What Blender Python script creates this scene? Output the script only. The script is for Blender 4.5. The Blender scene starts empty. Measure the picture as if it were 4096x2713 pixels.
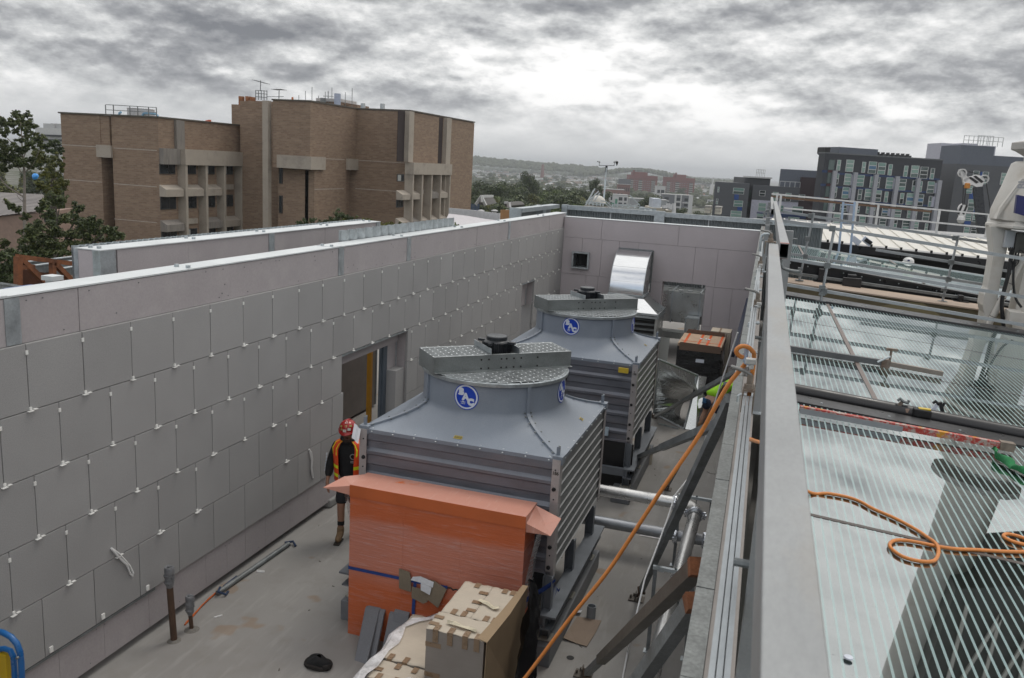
import bpy,bmesh,math,random
import numpy as np
from mathutils import Vector,Matrix
rad = math.radians
SC = bpy.context.scene
COL = SC.collection
# ------------------------------------------------------------------ camera
HC = 5.6
YAW,PITCH,ROLL,FOC = -0.30085048,0.20428595,0.05647286,0.82507681
def _axes():
    f = np.array([math.sin(YAW)*math.cos(PITCH),math.cos(YAW)*math.cos(PITCH),-math.sin(PITCH)])
    r = np.array([math.cos(YAW),-math.sin(YAW),0.0]);u = np.cross(r,f)
    c,s = math.cos(ROLL),math.sin(ROLL)
    return c*r+s*u,-s*r+c*u,f
CR,CU,CF = _axes()
EYE = np.array([0.0,0.0,HC])
# survey helpers: the bearing of a point measured on the photograph, met with a real plane of the place
def ray(x,y):
    return CF*FOC + CR*((x-2048)/4096) - CU*((y-1356.5)/4096)
def onZ(q,z): d = ray(*q);return Vector(EYE + d*((z-HC)/d[2]))
def onX(q,X): d = ray(*q);return Vector(EYE + d*(X/d[0]))
def onY(q,Y): d = ray(*q);return Vector(EYE + d*(Y/d[1]))
def at(q,D): d = ray(*q);return Vector(EYE + d*(D/(d@CF)))
NG = np.array([.072,0,1.0])
def onG(q,z0=3.5): d = ray(*q);return Vector(EYE + d*((z0-EYE@NG)/(d@NG)))
def cv(ox,oy,s): return lambda x,y: (ox+x/s,oy+y/s)
def RX(x0,Y): return x0-0.0203*Y          # the building on the right stands 1.2 degrees off the wall on the left
cam = bpy.data.cameras.new('camera');co = bpy.data.objects.new('camera',cam);COL.objects.link(co)
m = Matrix.Identity(4)
for i in range(3):
    m[i][0],m[i][1],m[i][2] = CR[i],CU[i],-CF[i]
m[2][3] = HC
co.matrix_world = m
cam.sensor_width = 36;cam.lens = 36*FOC;cam.clip_start = .05;cam.clip_end = 40000
cam.dof.use_dof = True;cam.dof.focus_distance = 15;cam.dof.aperture_fstop = 8
SC.camera = co
# ------------------------------------------------------------------ mesh building
def rotm(ax):   # orthonormal frame with third column along ax
    z = Vector(ax).normalized()
    x = Vector((0,0,1)).cross(z)
    if x.length < 1e-4: x = Vector((1,0,0))
    x.normalize();y = z.cross(x)
    return x,y,z
class MB:
    def __init__(s): s.v = [];s.f = [];s.mi = [];s.cm = 0
    def add(s,vs,fs):
        o = len(s.v);s.v += [tuple(p) for p in vs];s.f += [tuple(o+i for i in f) for f in fs];s.mi += [s.cm]*len(fs);return s
    def box(s,a,b):
        x0,y0,z0 = a;x1,y1,z1 = b
        if x0 > x1: x0,x1 = x1,x0
        if y0 > y1: y0,y1 = y1,y0
        if z0 > z1: z0,z1 = z1,z0
        return s.add([(x0,y0,z0),(x1,y0,z0),(x1,y1,z0),(x0,y1,z0),(x0,y0,z1),(x1,y0,z1),(x1,y1,z1),(x0,y1,z1)],
              [(3,2,1,0),(4,5,6,7),(0,1,5,4),(1,2,6,5),(2,3,7,6),(3,0,4,7)])
    def obox(s,c,ex,ey,ez):   # centre and three half-edge vectors
        c,ex,ey,ez = map(Vector,(c,ex,ey,ez))
        vs = [c+a*ex+b*ey+d*ez for d in (-1,1) for a,b in ((-1,-1),(1,-1),(1,1),(-1,1))]
        fs = [(3,2,1,0),(4,5,6,7),(0,1,5,4),(1,2,6,5),(2,3,7,6),(3,0,4,7)]
        if ex.cross(ey).dot(ez) < 0: fs = [f[::-1] for f in fs]
        return s.add(vs,fs)
    def bar(s,p,q,w,h=None,up=(0,0,1)):   # rectangular bar p-q, w sideways, h along up
        h = w if h is None else h
        p,q = Vector(p),Vector(q);d = q-p;z = d.normalized();up = Vector(up)
        x = z.cross(up)
        if x.length < 1e-4: x = z.cross(Vector((1,0,0)))
        x.normalize();y = x.cross(z)
        return s.obox((p+q)/2,x*(w/2),y*(h/2),d/2)
    def tube(s,pts,r,n=10,cap=True,closed=False):
        pts = [Vector(p) for p in pts];N = len(pts)
        rr = r if isinstance(r,(list,tuple)) else [r]*N
        px = None;rings = []
        for i,p in enumerate(pts):
            if closed: t = pts[(i+1) % N]-pts[i-1]
            else: t = pts[min(i+1,N-1)]-pts[max(i-1,0)]
            t.normalize()
            if px is None: px,_,_ = rotm(t)
            x = px-t*px.dot(t)
            if x.length < 1e-5: x = rotm(t)[0]
            x.normalize();y = t.cross(x);px = x
            rings.append([p+(x*math.cos(2*math.pi*k/n)+y*math.sin(2*math.pi*k/n))*rr[i] for k in range(n)])
        vs = [v for r_ in rings for v in r_];fs = []
        M_ = N if closed else N-1
        for i in range(M_):
            j = (i+1) % N
            for k in range(n):
                l = (k+1) % n;fs.append((i*n+k,i*n+l,j*n+l,j*n+k))
        if cap and not closed:
            fs.append(tuple(range(n-1,-1,-1)));fs.append(tuple((N-1)*n+k for k in range(n)))
        return s.add(vs,fs)
    def cyl(s,p,q,r,r2=None,n=16,cap=True): return s.tube([p,q],[r,r if r2 is None else r2],n,cap)
    def lathe(s,c,prof,n=32,ax=(0,0,1),cap=False):   # profile of (radius, height) round an axis
        x,y,z = rotm(ax) if tuple(ax) != (0,0,1) else (Vector((1,0,0)),Vector((0,1,0)),Vector((0,0,1)))
        c = Vector(c);vs = [];fs = []
        for r,h in prof:
            vs += [c+z*h+(x*math.cos(2*math.pi*k/n)+y*math.sin(2*math.pi*k/n))*r for k in range(n)]
        for i in range(len(prof)-1):
            for k in range(n):
                l = (k+1) % n;fs.append((i*n+k,i*n+l,(i+1)*n+l,(i+1)*n+k))
        if cap: fs.append(tuple(range(n-1,-1,-1)));fs.append(tuple((len(prof)-1)*n+k for k in range(n)))
        return s.add(vs,fs)
    def prism(s,poly,ext):   # planar polygon pushed along ext
        poly = [Vector(p) for p in poly];ext = Vector(ext);n = len(poly)
        nrm = Vector((0,0,0))
        for i in range(n): nrm += poly[i].cross(poly[(i+1) % n])
        if nrm.dot(ext) < 0: poly = poly[::-1]
        vs = poly+[p+ext for p in poly]
        fs = [tuple(range(n-1,-1,-1)),tuple(range(n,2*n))]+[(i,(i+1) % n,n+(i+1) % n,n+i) for i in range(n)]
        return s.add(vs,fs)
    def quad(s,*p): return s.add(p,[tuple(range(len(p)))])
    def grid(s,rows):     # list of rows of points
        n = len(rows[0]);vs = [p for r in rows for p in r]
        return s.add(vs,[(i*n+k,i*n+k+1,(i+1)*n+k+1,(i+1)*n+k) for i in range(len(rows)-1) for k in range(n-1)])
    def build(s,name,mats,parent=None,smooth=False,bev=0,**tags):
        base = Vector((0,0,0));p = parent
        while p is not None: base += p.location;p = p.parent
        me = bpy.data.meshes.new(name)
        V = [(a-base[0],b-base[1],c-base[2]) for a,b,c in s.v]
        org = Vector((0,0,0))
        if parent is None and V:     # a thing of one mesh: origin at its base
            A = np.array(V);org = Vector((float((A[:,0].min()+A[:,0].max())/2),float((A[:,1].min()+A[:,1].max())/2),float(A[:,2].min())))
            V = [(a-org[0],b-org[1],c-org[2]) for a,b,c in V]
        me.from_pydata(V,[],s.f)
        if not isinstance(mats,(list,tuple)): mats = [mats]
        for mt in mats: me.materials.append(mt)
        if len(mats) > 1: me.polygons.foreach_set('material_index',s.mi)
        if smooth:
            me.polygons.foreach_set('use_smooth',[True]*len(me.polygons))
            me.set_sharp_from_angle(angle=rad(38))
        me.update()
        o = bpy.data.objects.new(name,me);COL.objects.link(o);o.location = org
        if parent is not None: o.parent = parent
        if bev:
            b = o.modifiers.new('bevel','BEVEL');b.width = bev;b.segments = 2;b.limit_method = 'ANGLE';b.angle_limit = rad(40)
        for k,v in tags.items(): o[k] = v
        return o
def each(mb,name,mats,parent,smooth=False,sub=None):   # every loose piece of a mesh becomes a part of its own
    par = list(range(len(mb.v)))
    def find(i):
        while par[i] != i: par[i] = par[par[i]];i = par[i]
        return i
    for f in mb.f:
        for k in f[1:]: par[find(k)] = find(f[0])
    groups = {}
    for f in mb.f: groups.setdefault(find(f[0]),[]).append(f)
    out = []
    for fs in groups.values():
        idx = sorted({i for f in fs for i in f});mp = {i: k for k,i in enumerate(idx)}
        n = MB();n.add([mb.v[i] for i in idx],[tuple(mp[i] for i in f) for f in fs]);out.append(n.build(name,mats,parent,smooth))
    return out
def thing(name,label,cat,loc=(0,0,0),group=None):
    o = bpy.data.objects.new(name,None);COL.objects.link(o);o.location = loc;o.empty_display_size = .2
    o['label'] = label;o['category'] = cat
    if group: o['group'] = group
    return o
KIDS = {}
def children(o): return [c for c in bpy.data.objects if c.parent == o]
def dup(root,loc,label=None,group=None,rz=None,sc=None):
    r = root.copy();COL.objects.link(r);r.location = loc
    if label: r['label'] = label
    if group: r['group'] = group
    if rz is not None: r.rotation_euler = (0,0,rz)
    if sc is not None: r.scale = sc if isinstance(sc,(tuple,list)) else (sc,sc,sc)
    ch = KIDS.get(root.name)
    if ch is None:
        ch = [(c,children(c)) for c in children(root)];KIDS[root.name] = ch
    for c,gs in ch:
        d = c.copy();COL.objects.link(d);d.parent = r
        for g in gs:
            e = g.copy();COL.objects.link(e);e.parent = d
    return r
FONT = None
def textmesh(body,size,bold=0.0,align='CENTER',space=1.0):
    cu = bpy.data.curves.new('letters','FONT');cu.body = body;cu.size = size;cu.align_x = align;cu.align_y = 'CENTER'
    cu.offset = bold;cu.space_line = space;cu.resolution_u = 3
    o = bpy.data.objects.new('letters',cu);COL.objects.link(o)
    dg = bpy.context.evaluated_depsgraph_get();dg.update()
    me = bpy.data.meshes.new_from_object(o.evaluated_get(dg))
    vs = [v.co.copy() for v in me.vertices];fs = [tuple(p.vertices) for p in me.polygons]
    bpy.data.objects.remove(o);bpy.data.meshes.remove(me);bpy.data.curves.remove(cu)
    return vs,fs
def puttext(mb,body,size,fn,bold=0.0,align='CENTER',dx=0,dy=0,rot=0.0,space=1.0):   # fn maps flat (x, y) to a place
    vs,fs = textmesh(body,size,bold,align,space);c,s = math.cos(rot),math.sin(rot)
    mb.add([fn(dx+v.x*c-v.y*s,dy+v.x*s+v.y*c) for v in vs],fs)
# ------------------------------------------------------------------ materials
MATS = {}
def nt(name):
    m = bpy.data.materials.new(name);m.use_nodes = True;t = m.node_tree
    return m,t,t.nodes['Principled BSDF']
def mixc(t,fac,a,b,typ='MIX'):
    n = t.nodes.new('ShaderNodeMix');n.data_type = 'RGBA';n.blend_type = typ
    for i,x in ((0,fac),(6,a),(7,b)):
        if hasattr(x,'links') or hasattr(x,'is_linked'): t.links.new(x,n.inputs[i])
        elif i == 0: n.inputs[0].default_value = x
        else: n.inputs[i].default_value = (*x[:3],1)
    return n.outputs[2]
def ramp(t,x,lo,hi,a=0.0,b=1.0):
    n = t.nodes.new('ShaderNodeMapRange');n.clamp = True
    t.links.new(x,n.inputs[0]);n.inputs[1].default_value = lo;n.inputs[2].default_value = hi;n.inputs[3].default_value = a;n.inputs[4].default_value = b
    return n.outputs[0]
def mathn(t,op,a,b=0.0):
    n = t.nodes.new('ShaderNodeMath');n.operation = op
    for i,x in ((0,a),(1,b)):
        if hasattr(x,'is_linked'): t.links.new(x,n.inputs[i])
        else: n.inputs[i].default_value = x
    return n.outputs[0]
def coords(t,scale=(1,1,1),rot=(0,0,0),kind='Object'):
    tc = t.nodes.new('ShaderNodeTexCoord');mp = t.nodes.new('ShaderNodeMapping')
    mp.inputs['Scale'].default_value = scale;mp.inputs['Rotation'].default_value = rot
    t.links.new(tc.outputs[kind],mp.inputs['Vector']);return mp.outputs[0]
def noise(t,vec,scale,detail=5,rough=.55):
    n = t.nodes.new('ShaderNodeTexNoise');n.inputs['Scale'].default_value = scale;n.inputs['Detail'].default_value = detail;n.inputs['Roughness'].default_value = rough
    if vec is not None: t.links.new(vec,n.inputs['Vector'])
    return n.outputs['Fac']
def bump(t,p,h,strength=.2,dist=.01):
    b = t.nodes.new('ShaderNodeBump');b.inputs['Strength'].default_value = strength;b.inputs['Distance'].default_value = dist
    t.links.new(h,b.inputs['Height']);t.links.new(b.outputs[0],p.inputs['Normal'])
def M(name,col,rough=.6,metal=0.0,var=.12,scale=4.0,stretch=(1,1,1),fine=0.0,fscale=60.0,stain=None,samt=.5,sscale=1.2,bmp=0.0,bscale=40.0,spec=.5,rvar=.1):
    if name in MATS: return MATS[name]
    m,t,p = nt(name)
    v = coords(t,stretch)
    n1 = noise(t,v,scale)
    c = mixc(t,ramp(t,n1,.3,.7),[x*(1-var) for x in col],[min(1,x*(1+var)) for x in col])
    if fine:
        n2 = noise(t,v,fscale,3,.7)
        g_ = t.nodes.new('ShaderNodeCombineColor');k_ = ramp(t,n2,.3,.7,1-fine*1.3,1+fine*1.3)
        for i in range(3): t.links.new(k_,g_.inputs[i])
        c = mixc(t,1.0,c,g_.outputs[0],'MULTIPLY')
    if stain:
        n3 = noise(t,v,sscale,8,.65)
        c = mixc(t,ramp(t,n3,.52,.72,0,samt),c,stain)
    t.links.new(c,p.inputs['Base Color'])
    p.inputs['Metallic'].default_value = metal;p.inputs['Specular IOR Level'].default_value = spec
    t.links.new(ramp(t,n1,.3,.7,max(.02,rough-rvar),min(1,rough+rvar)),p.inputs['Roughness'])
    if bmp: bump(t,p,noise(t,v,bscale,4),bmp)
    MATS[name] = m;return m
# ------------------------------------------------------------------ sky and light
def world():
    w = bpy.data.worlds.new('World');SC.world = w;w.use_nodes = True;t = w.node_tree
    bg = t.nodes['Background'];bg.inputs['Strength'].default_value = 0.112
    sky = t.nodes.new('ShaderNodeTexSky');sky.sky_type = 'NISHITA';sky.sun_disc = False
    sky.sun_elevation = rad(48);sky.sun_rotation = rad(12);sky.air_density = 1;sky.dust_density = 1.5
    tc = t.nodes.new('ShaderNodeTexCoord');d = tc.outputs['Generated']
    sp = t.nodes.new('ShaderNodeSeparateXYZ');t.links.new(d,sp.inputs[0])
    z = sp.outputs[2]
    def mapped(sc,loc):
        mp = t.nodes.new('ShaderNodeMapping');mp.inputs['Scale'].default_value = sc;mp.inputs['Location'].default_value = loc
        t.links.new(d,mp.inputs[0]);return mp.outputs[0]
    def blob(q,wid,elong=1.0):   # soft patch of sky around one bearing
        r = ray(*q);r = r/np.linalg.norm(r)
        az,el = math.atan2(r[0],r[1]),math.asin(r[2])
        dv = t.nodes.new('ShaderNodeVectorMath');dv.operation = 'SUBTRACT';t.links.new(d,dv.inputs[0]);dv.inputs[1].default_value = tuple(r)
        ml = t.nodes.new('ShaderNodeVectorMath');ml.operation = 'MULTIPLY';t.links.new(dv.outputs[0],ml.inputs[0]);ml.inputs[1].default_value = (1/wid/elong,1/wid/elong,1/wid)
        ln = t.nodes.new('ShaderNodeVectorMath');ln.operation = 'DOT_PRODUCT';t.links.new(ml.outputs[0],ln.inputs[0]);t.links.new(ml.outputs[0],ln.inputs[1])
        return mathn(t,'POWER',2.718,mathn(t,'MULTIPLY',ln.outputs['Value'],-1.0))
    big = noise(t,mapped((1,1,3.2),(3.1,.4,1.7)),2.6,3,.5)
    mid = noise(t,mapped((1,1,2.7),(1.3,7.7,.2)),6.2,9,.56)
    lit = noise(t,mapped((1,1,2.7),(1.3,7.7,.252)),6.2,9,.56)      # the same clouds a little higher: gives them bright tops and grey bases
    fin = noise(t,mapped((1,1,2.2),(4.3,2.7,.2)),17,6,.6);fin2 = noise(t,mapped((1,1,2.2),(4.3,2.7,.217)),17,6,.6)
    dens = mathn(t,'ADD',mathn(t,'ADD',mathn(t,'MULTIPLY',big,.62),mathn(t,'MULTIPLY',mid,.48)),mathn(t,'MULTIPLY',fin,.14))
    edge = mathn(t,'MULTIPLY',mathn(t,'ADD',mathn(t,'SUBTRACT',mid,lit),mathn(t,'MULTIPLY',mathn(t,'SUBTRACT',fin,fin2),.55)),2.0)
    v = mathn(t,'ADD',ramp(t,dens,.52,.72,.86,.50),edge)
    for q,wid,el,a in (((2060,250),.10,2.0,.32),((3500,560),.075,3.0,.17),((60,470),.045,2.2,.14),((2550,130),.05,2.6,-.17),((900,330),.07,3.0,-.12),((3150,30),.05,3,-.08),((500,20),.05,4,-.04),((1500,30),.05,3.0,-.14),((3900,60),.05,3,-.1)):
        v = mathn(t,'ADD',v,mathn(t,'MULTIPLY',blob(q,wid,el),a))
    hz = ramp(t,z,.0,.085,1,0)      # paler and smoother toward the horizon
    hzs = t.nodes.new('ShaderNodeMapRange');hzs.interpolation_type = 'SMOOTHSTEP';t.links.new(z,hzs.inputs[0])
    hzs.inputs[1].default_value = .015;hzs.inputs[2].default_value = .085;hzs.inputs[3].default_value = .85;hzs.inputs[4].default_value = 0
    mx = t.nodes.new('ShaderNodeMix');mx.data_type = 'FLOAT';t.links.new(hzs.outputs[0],mx.inputs[0]);t.links.new(v,mx.inputs[2]);mx.inputs[3].default_value = .77
    v = mx.outputs[0]
    up = mathn(t,'ADD',ramp(t,z,.2,.42,0,.28),ramp(t,sp.outputs[1],.1,-.5,0,.32))     # the deck of cloud is bright and thin overhead
    v = mathn(t,'ADD',v,up)
    sm = t.nodes.new('ShaderNodeMix');sm.data_type = 'FLOAT';t.links.new(ramp(t,z,.2,.4,0,.75),sm.inputs[0]);t.links.new(v,sm.inputs[2]);sm.inputs[3].default_value = 1.0;v = sm.outputs[0]
    v = mathn(t,'MINIMUM',mathn(t,'MAXIMUM',v,.20),1.12)
    cr = t.nodes.new('ShaderNodeValToRGB');t.links.new(v,cr.inputs[0])
    e = cr.color_ramp.elements
    e[0].position = .15;e[0].color = (.155,.165,.185,1);e[1].position = 1.0;e[1].color = (1.0,.995,.985,1)
    k = cr.color_ramp.elements.new(.45);k.color = (.33,.338,.355,1)
    k = cr.color_ramp.elements.new(.66);k.color = (.56,.57,.575,1)
    sc = t.nodes.new('ShaderNodeVectorMath');sc.operation = 'SCALE';t.links.new(cr.outputs[0],sc.inputs[0]);sc.inputs['Scale'].default_value = 10
    # breaks of blue sky behind the camera, high up
    y = sp.outputs[1]
    gap = mathn(t,'MULTIPLY',ramp(t,y,-.25,-.6,0,1),ramp(t,noise(t,mapped((1,1,1),(5,2,9)),2.2,5,.5),.50,.60,0,.8))
    nb = t.nodes.new('ShaderNodeVectorMath');nb.operation = 'SCALE';t.links.new(sky.outputs[0],nb.inputs[0]);nb.inputs['Scale'].default_value = 1.0
    mix = t.nodes.new('ShaderNodeMix');mix.data_type = 'RGBA'
    t.links.new(gap,mix.inputs[0]);t.links.new(sc.outputs[0],mix.inputs[6]);t.links.new(nb.outputs[0],mix.inputs[7])
    t.links.new(mix.outputs[2],bg.inputs['Color'])
world()
sl = bpy.data.lights.new('sun','SUN');so = bpy.data.objects.new('sun',sl);COL.objects.link(so)
sl.energy = .9;sl.angle = rad(18);sl.color = (1,.95,.87)
so.rotation_euler = Vector((-.25,-.6,-1.3)).to_track_quat('-Z','Y').to_euler();so.location = (0,0,60)
SC.view_settings.view_transform = 'Standard';SC.view_settings.look = 'None';SC.view_settings.exposure = 0;SC.view_settings.gamma = 1
SC.cycles.use_denoising = True;SC.cycles.max_bounces = 8;SC.cycles.diffuse_bounces = 3;SC.cycles.glossy_bounces = 4;SC.cycles.transparent_max_bounces = 12
SC.cycles.transmission_bounces = 4;SC.cycles.volume_bounces = 0;SC.cycles.caustics_reflective = False;SC.cycles.caustics_refractive = False
SC.cycles.sample_clamp_indirect = 6
# ------------------------------------------------------------------ common materials
galv = M('galvanised steel',(.46,.50,.52),.42,.75,.16,9,fine=.08,fscale=45)
galvd = M('weathered galvanised steel',(.20,.215,.22),.55,.6,.25,7,fine=.12,fscale=50,stain=(.10,.09,.08),samt=.4)
galvr = M('bright galvanised rail',(.285,.295,.30),.5,.3,.1,6,(1,.35,1),fine=.05,fscale=90,stain=(.30,.225,.14),samt=.6,sscale=.8)
whitecap = M('pale zinc capping',(.62,.65,.66),.45,.3,.06,2)
shiny = M('bright duct sheet',(.80,.81,.82),.17,1.0,.04,3,(1,1,6),fine=.03,fscale=30,rvar=.05)
ductdull = M('duct sheet',(.50,.52,.52),.33,.9,.1,4,fine=.06,fscale=40)
black = M('black painted steel',(.018,.018,.02),.35,0,.2,5)
blackm = M('matt black',(.012,.012,.013),.6,0,.3,8)
rust = M('rusty steel',(.20,.075,.032),.8,.1,.35,6,fine=.2,stain=(.06,.028,.018),samt=.8)
steelblue = M('blue grey painted steel',(.085,.105,.13),.5,.1,.15,6)
fibre = M('grey fibre cement panel',(.315,.312,.312),.85,0,.05,1.6,fine=.10,fscale=110,bmp=.05,bscale=120)
def island_var(m,amt):   # each sheet its own slight shade
    t = m.node_tree;p = t.nodes['Principled BSDF'];l = p.inputs['Base Color'].links[0].from_socket;g = t.nodes.new('ShaderNodeNewGeometry');c = t.nodes.new('ShaderNodeCombineColor');k = ramp(t,g.outputs['Random Per Island'],0,1,1-amt,1+amt)
    for i in range(3): t.links.new(k,c.inputs[i])
    t.links.new(mixc(t,1.0,l,c.outputs[0],'MULTIPLY'),p.inputs['Base Color'])
island_var(fibre,.055)
fascia = M('pinkish cement sheet',(.37,.342,.350),.85,0,.05,1.3,fine=.05,fscale=40,stain=(.47,.44,.44),samt=.35,sscale=2.2)
fasciad = M('mauve cement sheet',(.47,.43,.445),.85,0,.05,1.1,fine=.05,fscale=50,stain=(.38,.34,.35),samt=.35,sscale=1.0)
def floor_mat():
    m,t,p = nt('roof slab concrete')
    v = coords(t);a = noise(t,v,.55,6);b = noise(t,v,3.0,8,.65);c = noise(t,coords(t,(1,.16,1),(0,0,.7)),9,4);f = noise(t,v,70,3,.7)
    col = mixc(t,ramp(t,a,.3,.7),(.215,.205,.195),(.295,.287,.275))
    col = mixc(t,ramp(t,b,.5,.75,0,.55),col,(.20,.185,.165))
    col = mixc(t,ramp(t,c,.55,.75,0,.25),col,(.47,.46,.44))
    col = mixc(t,ramp(t,f,.3,.7,0,.22),col,(.22,.21,.2))
    vo = noise(t,coords(t,(1,1,1)),1.9,2,.4)
    col = mixc(t,ramp(t,vo,.665,.70,0,.5),col,(.235,.15,.085))
    t.links.new(col,p.inputs['Base Color']);p.inputs['Roughness'].default_value = .8;bump(t,p,b,.08);return m
slab = floor_mat()
def struct(name,mb,m): return mb.build(name,m,kind='structure')
# ------------------------------------------------------------------ roof deck between the walls
ZG = -13.0
struct('roof_deck',MB().box((-12,-4,-.4),(0.0,36,0)),slab)
struct('building_below',MB().box((-12.4,-6,ZG-.5),(24,38,-.41)),M('dark render',(.2,.19,.18),.9))
b = MB()   # hardened smears and blobs round the pipes and plinths
for cx,cy,r in ((-6.14,7.31,.08),(-6.11,7.58,.09)): b.lathe((cx,cy,0),[(r,0),(r*.6,.02),(.02,.022)],12)
b.build('mortar_collar',M('mortar',(.16,.15,.135),.95,fine=.2),kind='structure')
# ------------------------------------------------------------------ left wall
WX = -6.44;PW,PH = .655,.635;CT = 3.75;WTOP = 4.2;WEND = 25.54
D1 = (11.70,14.19,2.46);D2 = (21.40,22.58,2.46)
wall = thing('cladded_screen_wall','long left hand plant room wall clad in grey square panels under a pinkish fascia','wall',(WX,14,0))
b = MB()
segs = [(2.2,D1[0]),(D1[1],D2[0]),(D2[1],WEND+.3)]
for y0,y1 in segs: b.box((WX-.36,y0,.12),(WX-.055,y1,WTOP-.03))
for d in (D1,D2): b.box((WX-.36,d[0],d[2]+.02),(WX-.055,d[1],WTOP-.03))
b.build('backing_board',fascia,wall)
b = MB();gapm = M('panel joint shadow gap',(.06,.06,.06),.9)
random.seed(3)
for r in range(5):
    zt = CT-r*PH;zb = zt-PH
    off = 5.834 if r % 2 == 0 else 6.165
    k = -6
    while off+k*PW < WEND:
        y0,y1 = off+k*PW,off+(k+1)*PW;k += 1
        if y1 < 2.3: continue
        y1 = min(y1,WEND-.004)
        pieces = [(y0,y1)]
        for d in (D1,D2):
            if zb < d[2]-.05:
                lo = d[0]+(.0 if r < 3 else .06);hi = d[1]
                np_ = []
                for a,c in pieces:
                    if c <= lo or a >= hi: np_.append((a,c))
                    else:
                        if a < lo: np_.append((a,lo))
                        if c > hi: np_.append((hi,c))
                pieces = np_
        for a,c in pieces:
            if c-a < .02: continue
            j = random.uniform(-.0015,.0015)
            b.box((WX-.052,a+.0042,zb+.0042),(WX+j,c-.0042,zt-.0042))
b.build('cladding',fibre,wall,bev=.003)
b = MB();random.seed(8)     # white plastic spacer clips left in the joints
for r in range(5):
    zt = CT-r*PH;off = 5.834 if r % 2 == 0 else 6.165
    for k in range(-5,31):
        y = off+k*PW
        if y < 3 or y > WEND-.1: continue
        if any(d[0]-.05 < y < d[1]+.05 and zt-PH < d[2] for d in (D1,D2)): continue
        if (r >= 3 and y > 8.6) or (r >= 4): 
            if random.random() < .9: continue
        b.box((WX,y-.013,zt-.10),(WX+.010,y+.013,zt-.062))
        zb = zt-PH
        b.box((WX,y-.010,zb+.008),(WX+.014,y+.014,zb+.036));b.box((WX,y-.035,zb-.005),(WX+.030,y+.022,zb+.003))
        if random.random() < .6: b.box((WX,y+.03,zb+.002),(WX+.025,y+.07,zb+.009))
for y in (5.9,6.58,7.25): b.box((WX,y-.02,.60),(WX+.014,y+.02,.66))
b.build('spacer_clips',M('white plastic',(.78,.78,.76),.4),wall)
b = MB()    # base board below the cladding, and fascia joint strips
yy = [2.2,3.6,4.8,6.02,6.62,7.3,8.32,8.75,9.15,9.62,10.25,10.75,D1[0]]
for a,c in zip(yy,yy[1:]): b.box((WX-.054,a+.002,.10),(WX-.03,c-.002,.60))
y = D1[1]
while y < D2[0]: b.box((WX-.054,y+.002,.10),(WX-.03,min(y+1.2,D2[0])-.002,.60));y += 1.2
y = D2[1]
while y < WEND-.2: b.box((WX-.054,y+.002,.10),(WX-.03,min(y+1.2,WEND-.01)-.002,.60));y += 1.2
each(b,'base_board',fascia,wall)
b = MB()    # fascia sheets with a step at each joint
fj = [2.2,3.35,4.6,5.70,6.50,8.90,11.62,12.9,14.14,16.2,17.8,19.3,20.06,21.6,23.9,WEND]
for i,(a,c) in enumerate(zip(fj,fj[1:])): b.box((WX-.054,a+.003,CT+.002),(WX-.034-(i % 2)*.004,c-.003,WTOP-.02))
each(b,'fascia_board',fascia,wall)
b = MB()
for y0,y1 in ((5.66,5.82),(11.60,11.76),(14.11,14.26),(20.04,20.19)): b.box((WX-.04,y0,CT+.004),(WX-.026,y1,WTOP-.018))
each(b,'column_strip',galv,wall)
b = MB();b.box((WX-.37,2.2,WTOP-.012),(WX-.028,WEND+.34,WTOP+.004))
for y0,y1 in ((5.4,5.7),(11.45,11.7),(13.95,14.2),(19.8,20.1)):
    b.box((WX-.33,y0,WTOP+.004),(WX-.03,y1,WTOP+.010))
b.build('capping',whitecap,wall)
b = MB()
for y0 in (5.45,8.2,11.5,14.0,17.0,19.9,23.4):
    for x in (-.26,-.10):
        b.cyl((WX+x,y0,WTOP+.006),(WX+x,y0,WTOP+.035),.03,n=6)
b.build('bolts',galv,wall)
b = MB();random.seed(2)
for i in range(150):
    y = random.uniform(3,WEND);z = random.choice((CT+.05,WTOP-.06,.16,.5,random.uniform(CT+.05,WTOP-.05)))
    if any(d[0] < y < d[1] for d in (D1,D2)) and z < 2: continue
    b.cyl((WX-.032,y,z),(WX-.027,y,z),.007,n=6)
b.build('screws',galvd,wall)
b = MB()    # steel angle under the first panels, and door heads
b.box((WX-.052,2.2,.545),(WX-.002,7.38,.572));b.box((WX-.05,2.2,.50),(WX-.045,7.38,.545))
b.build('base_angle',galvd,wall)
for d in (D1,D2):
    b = MB();b.box((WX-.30,d[0],d[2]-.02),(WX-.004,d[1],d[2]+.016));b.box((WX-.30,d[0],d[2]-.15),(WX-.24,d[1],d[2]-.02))
    b.build('door_head',galv,wall)
    MB().box((WX-.24,d[0],d[2]-.24),(WX-.20,d[1],d[2]-.12)).build('head_board',fascia,wall)
    b = MB();b.box((WX-.36,d[1]-.02,.06),(WX-.22,d[1]+.004,d[2]-.02));b.box((WX-.36,d[0]-.004,.06),(WX-.22,d[0]+.02,d[2]-.02))
    each(b,'door_jamb',galv,wall)
    b = MB();b.box((WX-.40,d[1]-.38,.04),(WX-.05,d[1]-.02,d[2]-.72)) if d is D1 else b.box((WX-.34,d[1]-.04,.04),(WX-.05,d[1]-.02,d[2]-.7))
    b.build('reveal_panel',fibre,wall)
    b = MB();b.box((WX-.34,d[1]-.36,d[2]-.72),(WX-.24,d[1]-.02,d[2]-.2));b.build('reveal_board',fascia,wall)
    if d is D1:
        b = MB();b.box((WX-.33,D1[1]-.52,.0),(WX-.24,D1[1]-.36,d[2]-.2));b.box((WX-.30,D1[1]-.56,.0),(WX-.27,D1[1]-.52,d[2]-.2));b.build('steel_post',steelblue,wall)
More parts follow.
